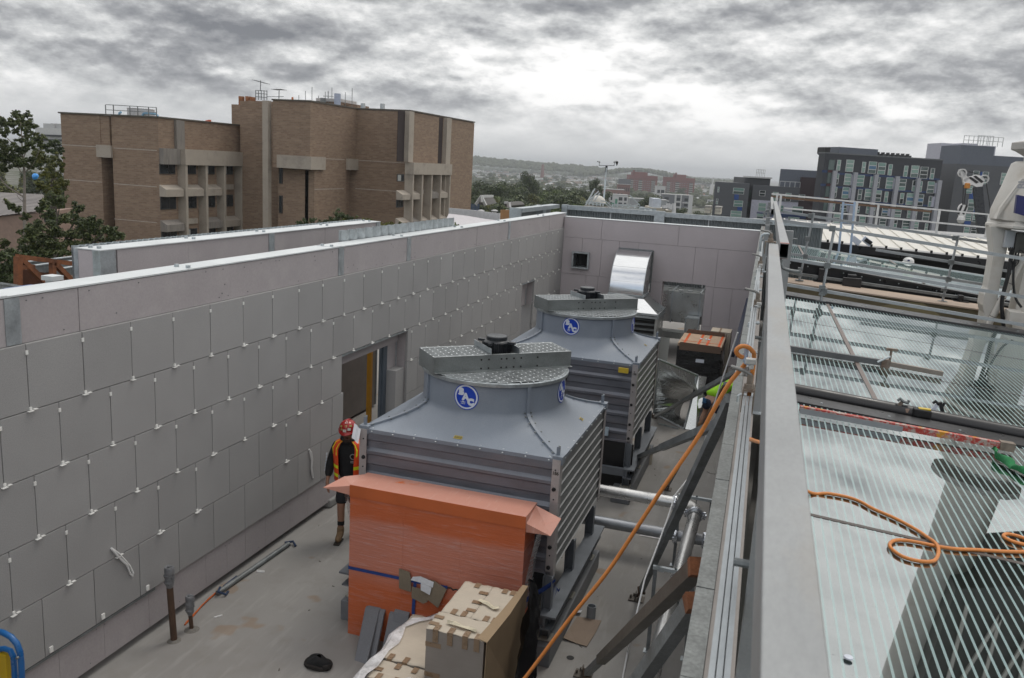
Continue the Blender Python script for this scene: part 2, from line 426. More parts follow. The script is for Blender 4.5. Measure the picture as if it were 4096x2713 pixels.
b = MB();b.box((WX-.42,D1[0]-.34,0),(WX+.02,D1[0]+.02,.14));b.build('footing_block',M('grey footing',(.24,.24,.235),.8),wall,bev=.03)
# threshold rails inside the first doorway
t_ = thing('door_track','long bright aluminium tracks lying on the floor across the first doorway','track',(-6.9,12.6,0))
for i,x in enumerate((-6.98,-6.86,-6.72)):
    MB().box((x,11.9,.02+.02*i),(x+.07,13.5+.2*i,.07+.03*i)).build('rail',galv if i != 1 else whitecap,t_)
# ------------------------------------------------------------------ second wall beyond
w2 = thing('parallel_screen_wall','shorter cement sheet wall standing behind the long cladded wall','wall',(-8.6,13,0))
MB().box((-8.82,8.89,.05),(-8.47,16.93,4.17)).build('backing_board',fasciad,w2)
b = MB();fj = [9.17,10.6,12.7,12.86,14.6,16.75]
for i,(a,c) in enumerate(zip(fj,fj[1:])): b.box((-8.465,a+.003,.1),(-8.445-(i % 2)*.003,c-.003,4.18))
each(b,'fascia_board',fascia,w2)
MB().box((-8.80,8.865,.1),(-8.56,8.885,4.18)).build('end_board',fasciad,w2)
b = MB();b.box((-8.56,8.86,.1),(-8.44,9.14,4.185));b.box((-8.452,12.70,.1),(-8.436,12.86,4.185));b.box((-8.56,16.77,.1),(-8.436,16.95,4.185));each(b,'column_strip',galv,w2)
b = MB();b.box((-8.84,8.86,4.186),(-8.43,16.96,4.20));b.build('capping',whitecap,w2)
b = MB()
for y in (9.0,10.9,12.75,14.9,16.7):
    for x in (-8.72,-8.58): b.cyl((x,y,4.2),(x,y,4.23),.03,n=6)
b.build('bolts',galv,w2)
def corrugated(mb,y0,y1,x,z0,z1,pitch=.12,amp=.022,axis='y'):
    n = int((y1-y0)/pitch*4);r0 = [];r1 = []
    pat = [0,0,1,1]
    for i in range(n+1):
        u = y0+(y1-y0)*i/n;w = x+amp*(pat[i % 4]*2-1)
        p = (w,u) if axis == 'y' else (u,w)
        r0.append((*p,z0));r1.append((*p,z1))
    mb.grid([r0,r1])
b = MB();corrugated(b,8.86,16.9,-8.88,.3,4.225);b.build('corrugated_back',galv,w2)
b = MB();corrugated(b,12.35,17.35,WX-.42,2.6,4.38,.29,.03)
o = b.build('corrugated_sheet',galv);o['label'] = 'strip of ribbed galvanised sheet sticking up behind the capping of the long wall';o['category'] = 'metal sheet'
s_ = o.modifiers.new('gauge','SOLIDIFY');s_.thickness = .004
# what shows through the first doorway
o = MB().box((-10.2,11.2,.05),(-9.9,19,3.2)).build('rendered_wall',M('pale render',(.55,.52,.47),.9));o['label'] = 'pale rendered wall with a dark base seen through the first doorway';o['category'] = 'wall'
MB().box((-9.895,11.2,.0),(-9.84,19,.5)).build('plinth',M('slate skirting',(.10,.115,.14),.8),o)
y_ = thing('yellow_post','yellow perforated steel post seen through the first doorway','post',(-7.9,15.55,0))
b = MB();b.box((-7.95,15.50,.02),(-7.86,15.59,2.6));b.build('shaft',M('yellow paint',(.55,.27,.02),.5,stain=(.2,.1,.02)),y_)
MB().box((-8.02,15.42,0),(-7.80,15.66,.02)).build('base_plate',M('orange plate',(.4,.2,.08),.7),y_)
o = MB().box((-8.44,14.9,.06),(-8.40,16.8,2.3)).build('taupe_board',M('taupe board',(.20,.18,.165),.8));o['label'] = 'large taupe board seen through the first doorway against the second wall';o['category'] = 'board'
MB().box((-8.445,16.80,.06),(-8.39,16.86,2.32)).build('edge_channel',galvd,o)
# ------------------------------------------------------------------ far wall
FY_ = 25.54;XE = -.60
fw = thing('end_wall','mauve cement sheet wall closing the far end with vent and duct openings','wall',(-3.5,FY_,0))
ops = [(-6.08,-5.60,2.57,3.03),(-4.68,-3.63,2.02,3.27),(-3.27,-2.01,0,2.385)]
zs = [0,1.148,2.385,2.02,2.57,3.03,3.27,3.50,4.09]
def wallcells(mb,xs,zs,y0,y1,ops):
    xs = sorted(set(xs));zs = sorted(set(zs))
    for a,c in zip(xs,xs[1:]):
        for e,f in zip(zs,zs[1:]):
            mx,mz = (a+c)/2,(e+f)/2
            if any(o[0] < mx < o[1] and o[2] < mz < o[3] for o in ops): continue
            mb.box((a,y0,e),(c,y1,f))
b = MB();wallcells(b,[WX-.03,XE+.02]+[o[0] for o in ops]+[o[1] for o in ops],zs,FY_+.03,FY_+.35,ops);b.build('backing_board',fasciad,fw)
# sheets laid in three courses with fine joints
b = MB()
def sheets(z0,z1,xs):
    for i,(a,c) in enumerate(zip(xs,xs[1:])):
        cut = [a+.004]+[x for o in ops for x in o[:2] if a < x < c]+[c-.004]
        zc = [z0+.004]+[z for o in ops for z in o[2:] if z0 < z < z1]+[z1-.004]
        wallcells(b,cut,zc,FY_+.001+(i % 2)*.003,FY_+.029,ops)
sheets(3.48,4.085,[WX,-5.26,-2.93,XE]);sheets(2.35,3.48,[WX,-5.83,-5.22,-4.68,-4.085,-2.4,-1.74,XE])
sheets(1.148,2.35,[WX,-5.64,-5.26,-4.2,-3.27,-2.0,-1.75,-1.22,XE]);sheets(0.03,1.148,[WX,-5.2,-4.0,-3.27,-2.0,-1.5,XE])
b.build('cement_sheets',fasciad,fw)
b = MB()
for o in ops[:1]:
    for a,c,e,f in ((o[0]-.03,o[0]+.02,o[2]-.03,o[3]+.03),(o[1]-.02,o[1]+.03,o[2]-.03,o[3]+.03),(o[0]+.02,o[1]-.02,o[3]-.02,o[3]+.03),(o[0]+.02,o[1]-.02,o[2]-.03,o[2]+.02)): b.box((a,FY_-.10,e),(c,FY_+.3,f))
b.build('vent_frame',galv,fw)
MB().box((-6.2,FY_+.36,2.4),(-5.4,FY_+.9,3.2)).build('vent_duct',blackm,fw)
MB().box((WX-.03,FY_-.006,4.086),(XE+.02,FY_+.36,4.105)).build('capping',whitecap,fw)
b = MB();o = ops[1]
for a,c,e,f in ((o[0]-.01,o[0]+.02,o[2],o[3]),(o[1]-.02,o[1]+.02,o[2],o[3]),(o[0],o[1],o[3]-.02,o[3]+.02)): b.box((a,FY_-.02,e),(c,FY_+.34,f))
b.build('opening_trim',galvd,fw)
# ------------------------------------------------------------------ louvre screen behind it
ls = thing('ribbed_metal_screen','ribbed grey metal screen with a steel top rail behind the far wall','screen',(-4,28.6,0))
b = MB();corrugated(b,-7.2,1.2,28.66,1.0,4.22,.085,.02,'x');corrugated(b,24.1,28.5,-7.72,1.0,4.22,.085,.02,'y');b.build('ribbed_sheet',M('screen sheet',(.30,.33,.34),.5,.5,.1,3),ls)
b = MB();b.box((-7.25,28.46,4.17),(-4.12,28.60,4.32));b.box((-3.78,28.46,4.15),(1.3,28.60,4.30));b.box((-7.66,24.1,4.2),(-7.38,28.44,4.325));each(b,'top_rail',galv,ls)
b = MB();b.box((-4.12,28.40,.5),(-3.78,28.6,4.33));b.box((-7.30,28.40,.5),(-7.10,28.6,4.33));b.box((-7.75,26.6,1),(-7.45,27.0,4.33));b.box((-7.75,24.0,.5),(-7.40,24.10,4.33));each(b,'post',galv,ls)
b = MB()
for x in (-5.62,-2.35): b.box((x-.02,28.60,1),(x+.02,28.64,4.17))
each(b,'mullion',whitecap,ls)
# ------------------------------------------------------------------ cooling towers
case_f = M('zinc casing sheet',(.165,.175,.205),.45,.35,.16,2.2,(1,1,3.5),fine=.12,fscale=70,stain=(.25,.21,.215),samt=.6,sscale=.9)
case_s = M('zinc louvre sheet',(.235,.243,.245),.5,.25,.12,3,fine=.10,fscale=50)
frp = M('blue grey moulded hood',(.215,.245,.29),.42,.0,.07,2.5,fine=.05,fscale=80,stain=(.28,.31,.345),samt=.5,sscale=1.6)
stripm = M('corner strip',(.45,.42,.42),.4,.4,.08,5,fine=.06)
TX0,TX1,TY0,TY1,TZ0,TZ1 = -4.54,-2.065,8.745,11.24,1.03,2.40
TC = Vector((-3.30,9.99,0));RR = .905;ZR = 3.05
blue = M('blue decal',(.004,.045,.42),.35,0,.05,3);white = M('white decal',(.62,.66,.74),.4,0,.03,3)
yell = M('yellow label',(.58,.42,.04),.5,0,.1,20);yelld = M('label ink',(.03,.03,.02),.5)
def tower():
    t = thing('cooling_tower','nearer grey cooling tower with the orange wrapped stack against its front','cooling tower',(TC.x,TC.y,0),'cooling towers on the roof')
    def prof(z):   # shape of the sheets: flats with rolled ribs
        return 0
    # front and back casing: rolled horizontal ribs
    pr = [(2.40,.0),(2.27,.0),(2.255,-.018),(2.17,-.018),(2.155,.0),(2.135,.022),(2.10,.022),(2.08,0),(1.97,0),(1.955,-.02),(1.87,-.02),(1.85,.0),(1.83,.025),(1.79,.025),(1.77,0),(1.66,0),(1.645,-.02),(1.555,-.02),(1.54,0),(1.52,.025),(1.48,.025),(1.46,0),(1.33,0),(1.315,-.02),(1.24,-.02),(1.225,0),(1.2,.02),(1.16,.02),(1.14,0),(1.03,0)]
    b = MB();b.grid([[(TX0+.02,TY0-o+.004,z),(TX1-.02,TY0-o+.004,z)] for z,o in pr]);b.grid([[(TX1-.02,TY1+o,z),(TX0+.02,TY1+o,z)] for z,o in pr])
    b.box((TX0+.05,TY0+.05,TZ0+.01),(TX1-.06,TY1-.05,TZ1-.01));b.box((TX0+.02,TY0-.03,1.015),(TX1-.02,TY0+.04,1.05))
    b.build('casing',case_f,t)
    for xs,sg in ((TX1,1),(TX0,-1)):    # louvred sides
        rows = [];n = 9;zz = np.linspace(TZ1-.05,TZ0+.02,n+1)
        for i in range(n):
            rows += [[(xs-sg*.013,TY0+.03,zz[i]),(xs-sg*.013,TY1-.03,zz[i])],[(xs-sg*.012,TY0+.03,zz[i+1]+.014),(xs-sg*.012,TY1-.03,zz[i+1]+.014)],
                     [(xs+sg*.004,TY0+.03,zz[i+1]+.008),(xs+sg*.004,TY1-.03,zz[i+1]+.008)],[(xs-sg*.02,TY0+.03,zz[i+1]+.003),(xs-sg*.02,TY1-.03,zz[i+1]+.003)]]
        if sg < 0: rows = [r[::-1] for r in rows]
        b = MB();b.grid(rows);b.build('louvre_side',case_s,t)
    for x,y in ((TX0,TY0),(TX1,TY0),(TX0,TY1),(TX1,TY1)):
        sx = 1 if x == TX0 else -1;sy = 1 if y == TY0 else -1
        b = MB();b.box((x,y-sy*.03,.98),(x+sx*.085,y-sy*.022,TZ1+.0));b.box((x-sx*.008,y-sy*.03,.98),(x,y+sy*.09,TZ1))
        c = b.build('corner_strip',stripm,t)
        k = MB()
        for z in (2.28,1.93,1.55,1.25): k.cyl((x+sx*.045,y-sy*.03,z),(x+sx*.045,y-sy*.036,z),.009,n=8)
        for z in (2.05,1.7,1.35,1.1): k.cyl((x+sx*.05,y-sy*.03,z),(x+sx*.05,y-sy*.05,z),.026,.02,n=8)
        k.build('knobs',blackm,c)
    # moulded hood
    N = 144;rows = []
    def sq(a):
        h = 1.245;c,s = math.cos(a),math.sin(a);k = h/max(abs(c),abs(s));return c*k,s*k
    P = [(1.0,-.045)]+[(1-math.sin(f),.17*(1-math.cos(f))+.13*math.sin(f)) for f in np.linspace(0,math.pi/2,12)]
    angs = [2*math.pi*i/N+math.pi/4 for i in range(N+1)]
    for w,dz in P:
        rows.append([(TC.x+sq(a)[0]*w+math.cos(a)*RR*(1-w),TC.y+sq(a)[1]*w+math.sin(a)*RR*(1-w),TZ1+dz) for a in angs])
    rows.append([(TC.x+math.cos(a)*RR,TC.y+math.sin(a)*RR,ZR) for a in angs])
    b = MB();b.grid([r[::-1] for r in rows][::1])
    hood = b.build('hood',frp,t,smooth=True)
    kk = MB();b = MB()    # seam flanges down the four diagonals, with screws
    for q in range(4):
        a = math.pi/4+q*math.pi/2;tn = Vector((-math.sin(a),math.cos(a),0))*.022;ro = Vector((math.cos(a),math.sin(a),0))
        pts = []
        for w,dz in P[1:]+[(0,.42),(0,.64)]:
            x,y = sq(a);pts.append(Vector((TC.x+x*.985*w+math.cos(a)*RR*(1-w),TC.y+y*.985*w+math.sin(a)*RR*(1-w),TZ1+dz)))
        nrm = []
        for i,p in enumerate(pts):
            d = (pts[min(i+1,len(pts)-1)]-pts[max(i-1,0)]).normalized();nrm.append((ro-d*ro.dot(d)).normalized())
        L = [p-tn-n*.01 for p,n in zip(pts,nrm)];L2 = [p-tn+n*.028 for p,n in zip(pts,nrm)];R2 = [p+tn+n*.028 for p,n in zip(pts,nrm)];R1 = [p+tn-n*.01 for p,n in zip(pts,nrm)]
        b.grid([L,L2,R2,R1])
        for i in range(1,len(pts)-1,2): kk.cyl(pts[i]+nrm[i]*.02+tn*1.9,pts[i]+nrm[i]*.03+tn*1.9,.011,n=6);kk.cyl(pts[i]+nrm[i]*.02-tn*1.9,pts[i]+nrm[i]*.03-tn*1.9,.011,n=6)
    each(b,'seam_flange',frp,t);kk.build('screws',galvd,t)
    b = MB();b.lathe((TC.x,TC.y,ZR),[(RR-.02,-.03),(RR+.03,-.03),(RR+.035,-.005),(RR+.035,.012),(RR-.02,.014),(RR-.02,-.03)],96);b.build('rim',galv,t,smooth=True)
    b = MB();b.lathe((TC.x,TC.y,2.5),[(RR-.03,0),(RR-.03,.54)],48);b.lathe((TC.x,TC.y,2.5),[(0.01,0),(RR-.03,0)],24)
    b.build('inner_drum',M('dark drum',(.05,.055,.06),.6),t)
    b = MB()
    for k in range(8):
        a = k*math.pi/4;d = Vector((math.cos(a),math.sin(a),0));n = Vector((-math.sin(a),math.cos(a),0))
        b.quad(TC+d*.12+n*.07+Vector((0,0,2.83)),TC+d*.8+n*.12+Vector((0,0,2.82)),TC+d*.8-n*.12+Vector((0,0,2.90)),TC+d*.12-n*.07+Vector((0,0,2.88)))
    b.cyl(TC+Vector((0,0,2.78)),TC+Vector((0,0,3.05)),.14,n=20)
    b.build('fan',M('fan blade',(.20,.22,.24),.4,.3),t)
    # wire guards
    A = rad(42);U = Vector((math.cos(A),math.sin(A),0));V = Vector((-math.sin(A),math.cos(A),0));BW = .285;BL = .93;ZB = 3.27
    wire = M('galvanised wire',(.60,.63,.64),.4,.5,.1,10)
    b = MB()
    for sg in (-1,1):
        v = BW+.012
        while v < RR:
            h = math.sqrt(max(0,(RR+.02)**2-v*v))
            if h > .06: b.bar(TC+U*-h+V*v*sg+Vector((0,0,ZR+.026)),TC+U*h+V*v*sg+Vector((0,0,ZR+.026)),.011,.007)
            v += .056
        u = -RR
        while u < RR:
            h = math.sqrt(max(0,(RR+.02)**2-u*u))
            if h > BW+.03:
                v = BW+.012;i = int(round((u+RR)/.085)) % 2
                while v < h:
                    if (int((v-BW)/.056)+i) % 2 == 0: b.bar(TC+U*u+V*v*sg+Vector((0,0,ZR+.026)),TC+U*u+V*min(h,v+.058)*sg+Vector((0,0,ZR+.026)),.011,.007)
                    v += .056
            u += .085
    b.build('fan_guard',wire,t)
    b = MB()
    for u0,u1 in ((-BL,-.20),(.20,BL)):
        v = -BW+.01
        while v < BW:
            b.bar(TC+U*u0+V*v+Vector((0,0,ZB+.005)),TC+U*u1+V*v+Vector((0,0,ZB+.005)),.011,.007);v += .056
        u = u0;i = 0
        while u <= u1+.001:
            v = -BW+.01
            while v < BW-.03:
                if (int((v+BW)/.056)+i) % 2 == 0: b.bar(TC+U*u+V*v+Vector((0,0,ZB+.005)),TC+U*u+V*(v+.058)+Vector((0,0,ZB+.005)),.011,.007)
                v += .056
            u += .085;i += 1
    b.build('bridge_guard',wire,t)
    b = MB()   # motor bridge: two deep channels and end plates
    for sg in (-1,1):
        b.bar(TC+U*-BL+V*BW*sg+Vector((0,0,(ZR+ZB)/2+.005)),TC+U*BL+V*BW*sg+Vector((0,0,(ZR+ZB)/2+.005)),.006,ZB-ZR-.01)
        b.bar(TC+U*-BL+V*(BW-.02)*sg+Vector((0,0,ZB+.002)),TC+U*BL+V*(BW-.02)*sg+Vector((0,0,ZB+.002)),.05,.006)
        b.bar(TC+U*-BL+V*(BW+.03)*sg+Vector((0,0,ZR+.035)),TC+U*BL+V*(BW+.03)*sg+Vector((0,0,ZR+.035)),.06,.006)
    for u in (-BL,BL): b.bar(TC+U*u+V*-BW+Vector((0,0,(ZR+ZB)/2)),TC+U*u+V*BW+Vector((0,0,(ZR+ZB)/2)),.006,ZB-ZR)
    br = b.build('motor_bridge',M('dull zinc channel',(.235,.255,.255),.45,.5,.15,5,fine=.1),t)
    k = MB()
    for u in (-.32,-.22,-.05,.02,.12,.22,.45):
        for z in (ZB-.05,ZB-.16): k.cyl(TC+U*u-V*(BW+.002)+Vector((0,0,z)),TC+U*u-V*(BW+.007)+Vector((0,0,z)),.012,n=8)
    k.build('bolt_holes',blackm,br)
    b = MB()
    for u in (-.19,.19): b.bar(TC+U*u-V*BW+Vector((0,0,ZB+.03)),TC+U*u+V*BW+Vector((0,0,ZB+.03)),.008,.10)
    each(b,'motor_cradle',galv,t)
    b = MB();c = TC+Vector((0,0,ZB-.04))
    b.lathe(c,[(.12,0),(.165,.03),(.165,.15),(.15,.165),(.135,.175),(.135,.215),(.128,.225),(0.001,.226)],28)
    for k in range(40):
        a = k*math.pi/20;b.obox(c+Vector((math.cos(a)*.17,math.sin(a)*.17,.08)),Vector((math.cos(a),math.sin(a),0))*.015,Vector((-math.sin(a),math.cos(a),0))*.004,Vector((0,0,.07)))
    for k in range(4):
        a = k*math.pi/2+A+math.pi/4;b.obox(c+Vector((math.cos(a)*.2,math.sin(a)*.2,.15)),Vector((math.cos(a),math.sin(a),0))*.05,Vector((-math.sin(a),math.cos(a),0))*.025,Vector((0,0,.015)))
    b.build('motor',M('dark motor casing',(.022,.025,.03),.35,.1,.2,9),t)
    # decals on the drum
    def decal(ang,z0,tilt=0):
        def fn(r):
            def g(x,y):
                a = ang+x/RR;return (TC.x+math.cos(a)*(RR+r),TC.y+math.sin(a)*(RR+r),z0+y)
            return g
        def ring(mb,r0,r1,off):
            g = fn(off);n = 40
            for k in range(n):
                a,c = 2*math.pi*k/n,2*math.pi*(k+1)/n
                m_ = (r0+r1)/2
                mb.quad(g(r0*math.cos(a),r0*math.sin(a)),g(r1*math.cos(a),r1*math.sin(a)),g(r1*math.cos(c),r1*math.sin(c)),g(r0*math.cos(c),r0*math.sin(c)))
        b = MB()
        for i in range(6): ring(b,.158*i/6,.158*(i+1)/6,.004)
        d = b.build('logo_disc',blue,t)
        b = MB();ring(b,.128,.147,.006)
        for ch,x,y in (('B',-.062,.057),('A',-.004,0.0),('C',.062,-.058)):
            puttext(b,ch,.104,fn(.0065),.0105,dx=x,dy=y)
            # slab serifs
        g = fn(.0066)
        for x,y,w in ((-.094,.089,.022),(-.094,.026,.022),(-.036,-.056,.02),(.029,-.056,.02)): b.quad(g(x-w/2,y-.006),g(x+w/2,y-.006),g(x+w/2,y+.006),g(x-w/2,y+.006))
        for x,y in ((-.026,.02),(.04,-.036),(.104,-.094)): b.quad(g(x-.004,y-.004),g(x+.004,y-.004),g(x+.004,y+.004),g(x-.004,y+.004))
        puttext(b,'BALTIMORE\nAIRCOIL\nCOMPANY',.0125,fn(.0065),.0004,dx=-.035,dy=-.075)
        b.build('letters',white,d)
    decal(rad(-93),2.865);decal(rad(-2),2.865)
    # yellow NO STEP labels on the hood slope: follow the surface
    def hoodpt(side,u,w,off):    # side 0 = front slope, 1 = right slope; u along the edge, w 0 bottom..1 top
        f = np.interp(w,[0,1],[0,math.pi/2])
        a0 = (-math.pi/2 if side == 0 else 0)
        best = a0+math.atan2(u,1.2)
        x,y = sq(best);k = 1-math.sin(f)
        p = Vector((TC.x+x*k+math.cos(best)*RR*(1-k),TC.y+y*k+math.sin(best)*RR*(1-k),TZ1+.17*(1-math.cos(f))+.13*math.sin(f)))
        n = Vector((math.cos(best)*.25,math.sin(best)*.25,.97));return p+n*off
    for side,u0,w0,sz,txt in ((0,-.03,.16,.105,True),(1,.22,.22,.09,False)):
        b = MB();rows = []
        for j in range(3): rows.append([hoodpt(side,u0+sz*(i/4-.5),w0+(j/2-.5)*.085,.006) for i in range(5)])
        b.grid(rows);l = b.build('warning_label',yell,t)
        b = MB();rows = []
        for j in range(3): rows.append([hoodpt(side,u0+sz*.9*(i/4-.5),w0+(j/2-.5)*.062,.0075) for i in range(5)])
        b.grid(rows);l2 = b.build('label_panel',M('dark label face',(.14,.115,.03),.5),l)
        b = MB();puttext(b,'NO STEP',sz*.155,lambda x,y: hoodpt(side,u0+x,w0+y*.9,.009),.0006);b.build('letters',yell,l)
    # lifting lugs on the corners
    for q in range(4):
        a = math.pi/4+q*math.pi/2;x,y = sq(a);c = Vector((TC.x+x*.965,TC.y+y*.965,TZ1+.0))
        b = MB();b.box(c+Vector((-.06,-.06,-.06)),c+Vector((.06,.06,.035)));b.box(c+Vector((-.03,-.006,.03)),c+Vector((.012,.006,.13)))
        b.build('lifting_lug',frp,t)
        b = MB();b.box(c+Vector((-.012,-.005,.08)),c+Vector((.012,.0075,.15)));b.build('bracket',galv,t)
    b = MB()     # screws along the skirt
    for i in range(9):
        u = -1.1+2.2*i/8
        for p in ((TC.x+u,TC.y-1.249,TZ1-.022),(TC.x+1.249,TC.y+u,TZ1-.022)): b.lathe(p,[(.0,.008),(.012,.0)],6)
        for dx,dy in ((u,-1.215),(1.215,u)): b.cyl((TC.x+dx,TC.y+dy,TZ1+.004),(TC.x+dx,TC.y+dy,TZ1+.012),.011,n=6)
    b.build('screws',whitecap,t)
    # basin, frame and plinths
    b = MB();b.box((TX0+.2,TY0+.25,.45),(TX1-.28,TY1-.2,1.0));b.build('basin',M('basin shade black',(.03,.033,.04),.6),t)  # basin coloured near black for the shade of the void below the casing
    frame = M('grey frame steel',(.15,.165,.185),.5,.2,.12,6)
    for x,sg in ((TX1-.01,1),(TX0+.01,-1)):
        b = MB();b.box((x-sg*.05,TY0-.26,.60),(x+sg*.14,TY1-.05,.625));b.box((x-.005,TY0-.26,.47),(x+.02,TY1-.05,.60));b.box((x-sg*.05,TY0-.26,.45),(x+sg*.10,TY1-.05,.47));b.build('channel_beam',frame,t)
        for y in (8.66,9.72,10.87):
            b = MB();b.box((x-.07,y-.05,.275),(x-.0601,y+.05,1.03));b.box((x+.0301,y-.05,.275),(x+.04,y+.05,1.03));b.box((x-.06,y-.005,.275),(x+.03,y+.005,1.03))
            l = b.build('leg',frame,t);MB().box((x-.1,y-.09,.262),(x+.075,y+.09,.276)).build('base_plate',M('primer plate',(.36,.35,.31),.6),l)
        xs = (x-.22,x+.105) if sg > 0 else (x-.105,x+.22)
        MB().box((xs[0],8.47,0),(xs[1],11.16,.26)).build('plinth',M('coated concrete plinth',(.16,.17,.185),.6,0,.15,4,fine=.06,stain=(.3,.3,.3),samt=.3),t,bev=.012)
    b = MB();b.box((TX0+.1,TY0-.2,.47),(TX1,TY0-.12,.6));b.build('cross_beam',frame,t)
    # side handles and labels on the front
    return t
T1 = tower()
o_ = MB();puttext(o_,'186',.055,lambda x,y: (TX1-.042+x*.9,TY0-.0315,2.24+y),.002);o_.build('number',yelld,T1)
T2 = dup(T1,(TC.x,TC.y+5.15,0),'farther grey cooling tower standing between its twin and the far wall')
b = MB()
for x,z,w,h in ((TX1-.23,2.285,.17,.085),(-3.78+.1,2.28,.17,.04)): b.box((x-w/2,TY0+5.15-.056,z-h/2),(x+w/2,TY0+5.15-.031,z+h/2))
each(b,'warning_plate',yell,T2)
b = MB();b.box((TX1-.72,TY0+5.15-.056,1.10),(TX1-.40,TY0+5.15-.031,1.25));b.build('data_plate',M('pale blue plate',(.42,.52,.6),.4),T2)
b = MB();b.box((TX1-1.42,TY0+5.15-.036,1.98),(TX1-1.2,TY0+5.15-.031,2.06));b.build('latch_plate',blackm,T2)
b = MB();b.box((TX0+.1,TY0+5.15-.02,.1),(TX1+.05,TY0+5.15-.004,1.0));b.build('black_cover',blackm,T2)
# paper tag tied to the lug of the nearer tower
b = MB();c = Vector((TX0+.03,TY0-.02,2.40))
b.grid([[c+Vector((-.10+.03*i,-.03-.02*j+.012*math.sin(i*2),.06-.055*j-.02*i)) for i in range(4)] for j in range(4)])
o = b.build('paper_tag',M('white paper',(.72,.74,.78),.7));o['label'] = 'white plastic tag tied to the left front corner of the nearer cooling tower';o['category'] = 'tag'
# ------------------------------------------------------------------ orange stack wrapped in film
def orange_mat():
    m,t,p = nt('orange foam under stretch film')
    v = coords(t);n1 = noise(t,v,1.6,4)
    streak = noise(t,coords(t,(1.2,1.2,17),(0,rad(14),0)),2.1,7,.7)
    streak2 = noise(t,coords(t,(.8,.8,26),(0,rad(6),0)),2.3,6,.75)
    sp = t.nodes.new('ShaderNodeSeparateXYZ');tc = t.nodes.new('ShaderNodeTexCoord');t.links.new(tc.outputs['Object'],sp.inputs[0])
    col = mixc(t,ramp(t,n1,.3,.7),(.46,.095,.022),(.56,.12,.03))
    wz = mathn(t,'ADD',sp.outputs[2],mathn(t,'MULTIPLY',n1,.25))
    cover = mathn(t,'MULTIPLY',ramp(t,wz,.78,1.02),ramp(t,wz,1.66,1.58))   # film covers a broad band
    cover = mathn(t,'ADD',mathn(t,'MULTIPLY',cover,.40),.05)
    st = mathn(t,'MAXIMUM',ramp(t,streak,.54,.66,0,.42),ramp(t,streak2,.58,.68,0,.55))  # pale streaks paint the film's highlights into the colour
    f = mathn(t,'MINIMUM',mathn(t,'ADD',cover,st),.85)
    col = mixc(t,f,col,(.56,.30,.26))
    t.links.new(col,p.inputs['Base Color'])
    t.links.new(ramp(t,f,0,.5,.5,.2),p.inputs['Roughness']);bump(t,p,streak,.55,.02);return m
om = orange_mat()
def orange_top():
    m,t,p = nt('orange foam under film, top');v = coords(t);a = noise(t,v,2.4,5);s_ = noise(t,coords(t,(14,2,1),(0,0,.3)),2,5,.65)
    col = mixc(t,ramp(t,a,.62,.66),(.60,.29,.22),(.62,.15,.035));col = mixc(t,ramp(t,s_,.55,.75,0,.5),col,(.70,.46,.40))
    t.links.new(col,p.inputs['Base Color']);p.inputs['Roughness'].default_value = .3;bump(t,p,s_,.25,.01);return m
ot = orange_top()
film = None
def film_mat(name,alpha,col=(.8,.8,.82)):
    m,t,p = nt(name);v = coords(t);a = noise(t,coords(t,(1.5,1.5,9),(.2,.3,.3)),4,6,.7)
    p.inputs['Base Color'].default_value = (*col,1);p.inputs['Roughness'].default_value = .22
    t.links.new(ramp(t,a,.35,.7,alpha*.6,min(1,alpha*1.7)),p.inputs['Alpha']);bump(t,p,a,.5,.02);return m
film = film_mat('clear stretch film',.42)
film2 = film_mat('milky plastic sheet',.75)
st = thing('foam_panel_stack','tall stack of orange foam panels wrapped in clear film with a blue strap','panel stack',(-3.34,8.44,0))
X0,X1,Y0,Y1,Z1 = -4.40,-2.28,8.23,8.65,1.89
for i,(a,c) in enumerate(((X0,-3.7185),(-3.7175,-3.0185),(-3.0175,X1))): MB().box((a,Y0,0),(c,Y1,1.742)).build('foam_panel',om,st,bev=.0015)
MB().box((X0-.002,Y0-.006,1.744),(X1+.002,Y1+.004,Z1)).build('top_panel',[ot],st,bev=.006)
b = MB();b.box((X0-.0025,Y0-.011,1.745),(X1+.0025,Y0-.0065,Z1-.004));b.build('edge_board',M('bare orange foam',(.50,.115,.03),.55,0,.08,3),st)
def wedge(mb,pts): mb.add(pts,[(0,1,2,3),(0,4,1),(1,4,5,2),(2,5,3),(3,5,4,0)])
b = MB();wedge(b,[(X0,8.26,1.86),(-4.74,8.20,1.80),(-4.60,8.45,1.875),(X0,8.60,1.885),(X0,8.26,1.74),(X0,8.6,1.74)])
b.build('end_flap',ot,st)
b = MB();wedge(b,[(X1,8.60,1.875),(-1.97,8.56,1.79),(-2.02,8.33,1.67),(X1,8.25,1.80),(X1,8.6,1.70),(X1,8.25,1.70)])
b.build('end_flap',ot,st)
b = MB()    # loose film hanging off the two ends
b.grid([[Vector((X0-.001-.16*(1-j/4)*(1-abs(i-1.5)/3),8.24+.12*i,1.76-.09*j-.03*math.sin(i*2.1))) for i in range(4)] for j in range(5)])
b.grid([[Vector((X1+.002+.17*(1-j/6)**1.5*(1-abs(i-1)/4),8.22+.14*i,1.70-.17*j)) for i in range(4)] for j in range(7)])
b.build('loose_film',film,st,smooth=True)
strap = M('blue ratchet strap',(.015,.045,.20),.6,0,.2,20)
b = MB()
def strapseg(pts,w):
    b.grid([[Vector(p)+Vector((0,0,w/2)) for p in pts],[Vector(p)-Vector((0,0,w/2)) for p in pts]])
strapseg([(X0-.005,8.60,.85),(X0-.006,8.222,.855),(-3.56,8.214,.862),(-3.14,8.205,.878)],.04)
b.grid([[Vector((-3.565,8.214,.86)),Vector((-3.525,8.214,.86))],[Vector((-3.575,8.212,.5)),Vector((-3.535,8.212,.5))],[Vector((-3.555,8.21,.05)),Vector((-3.52,8.21,.05))]])
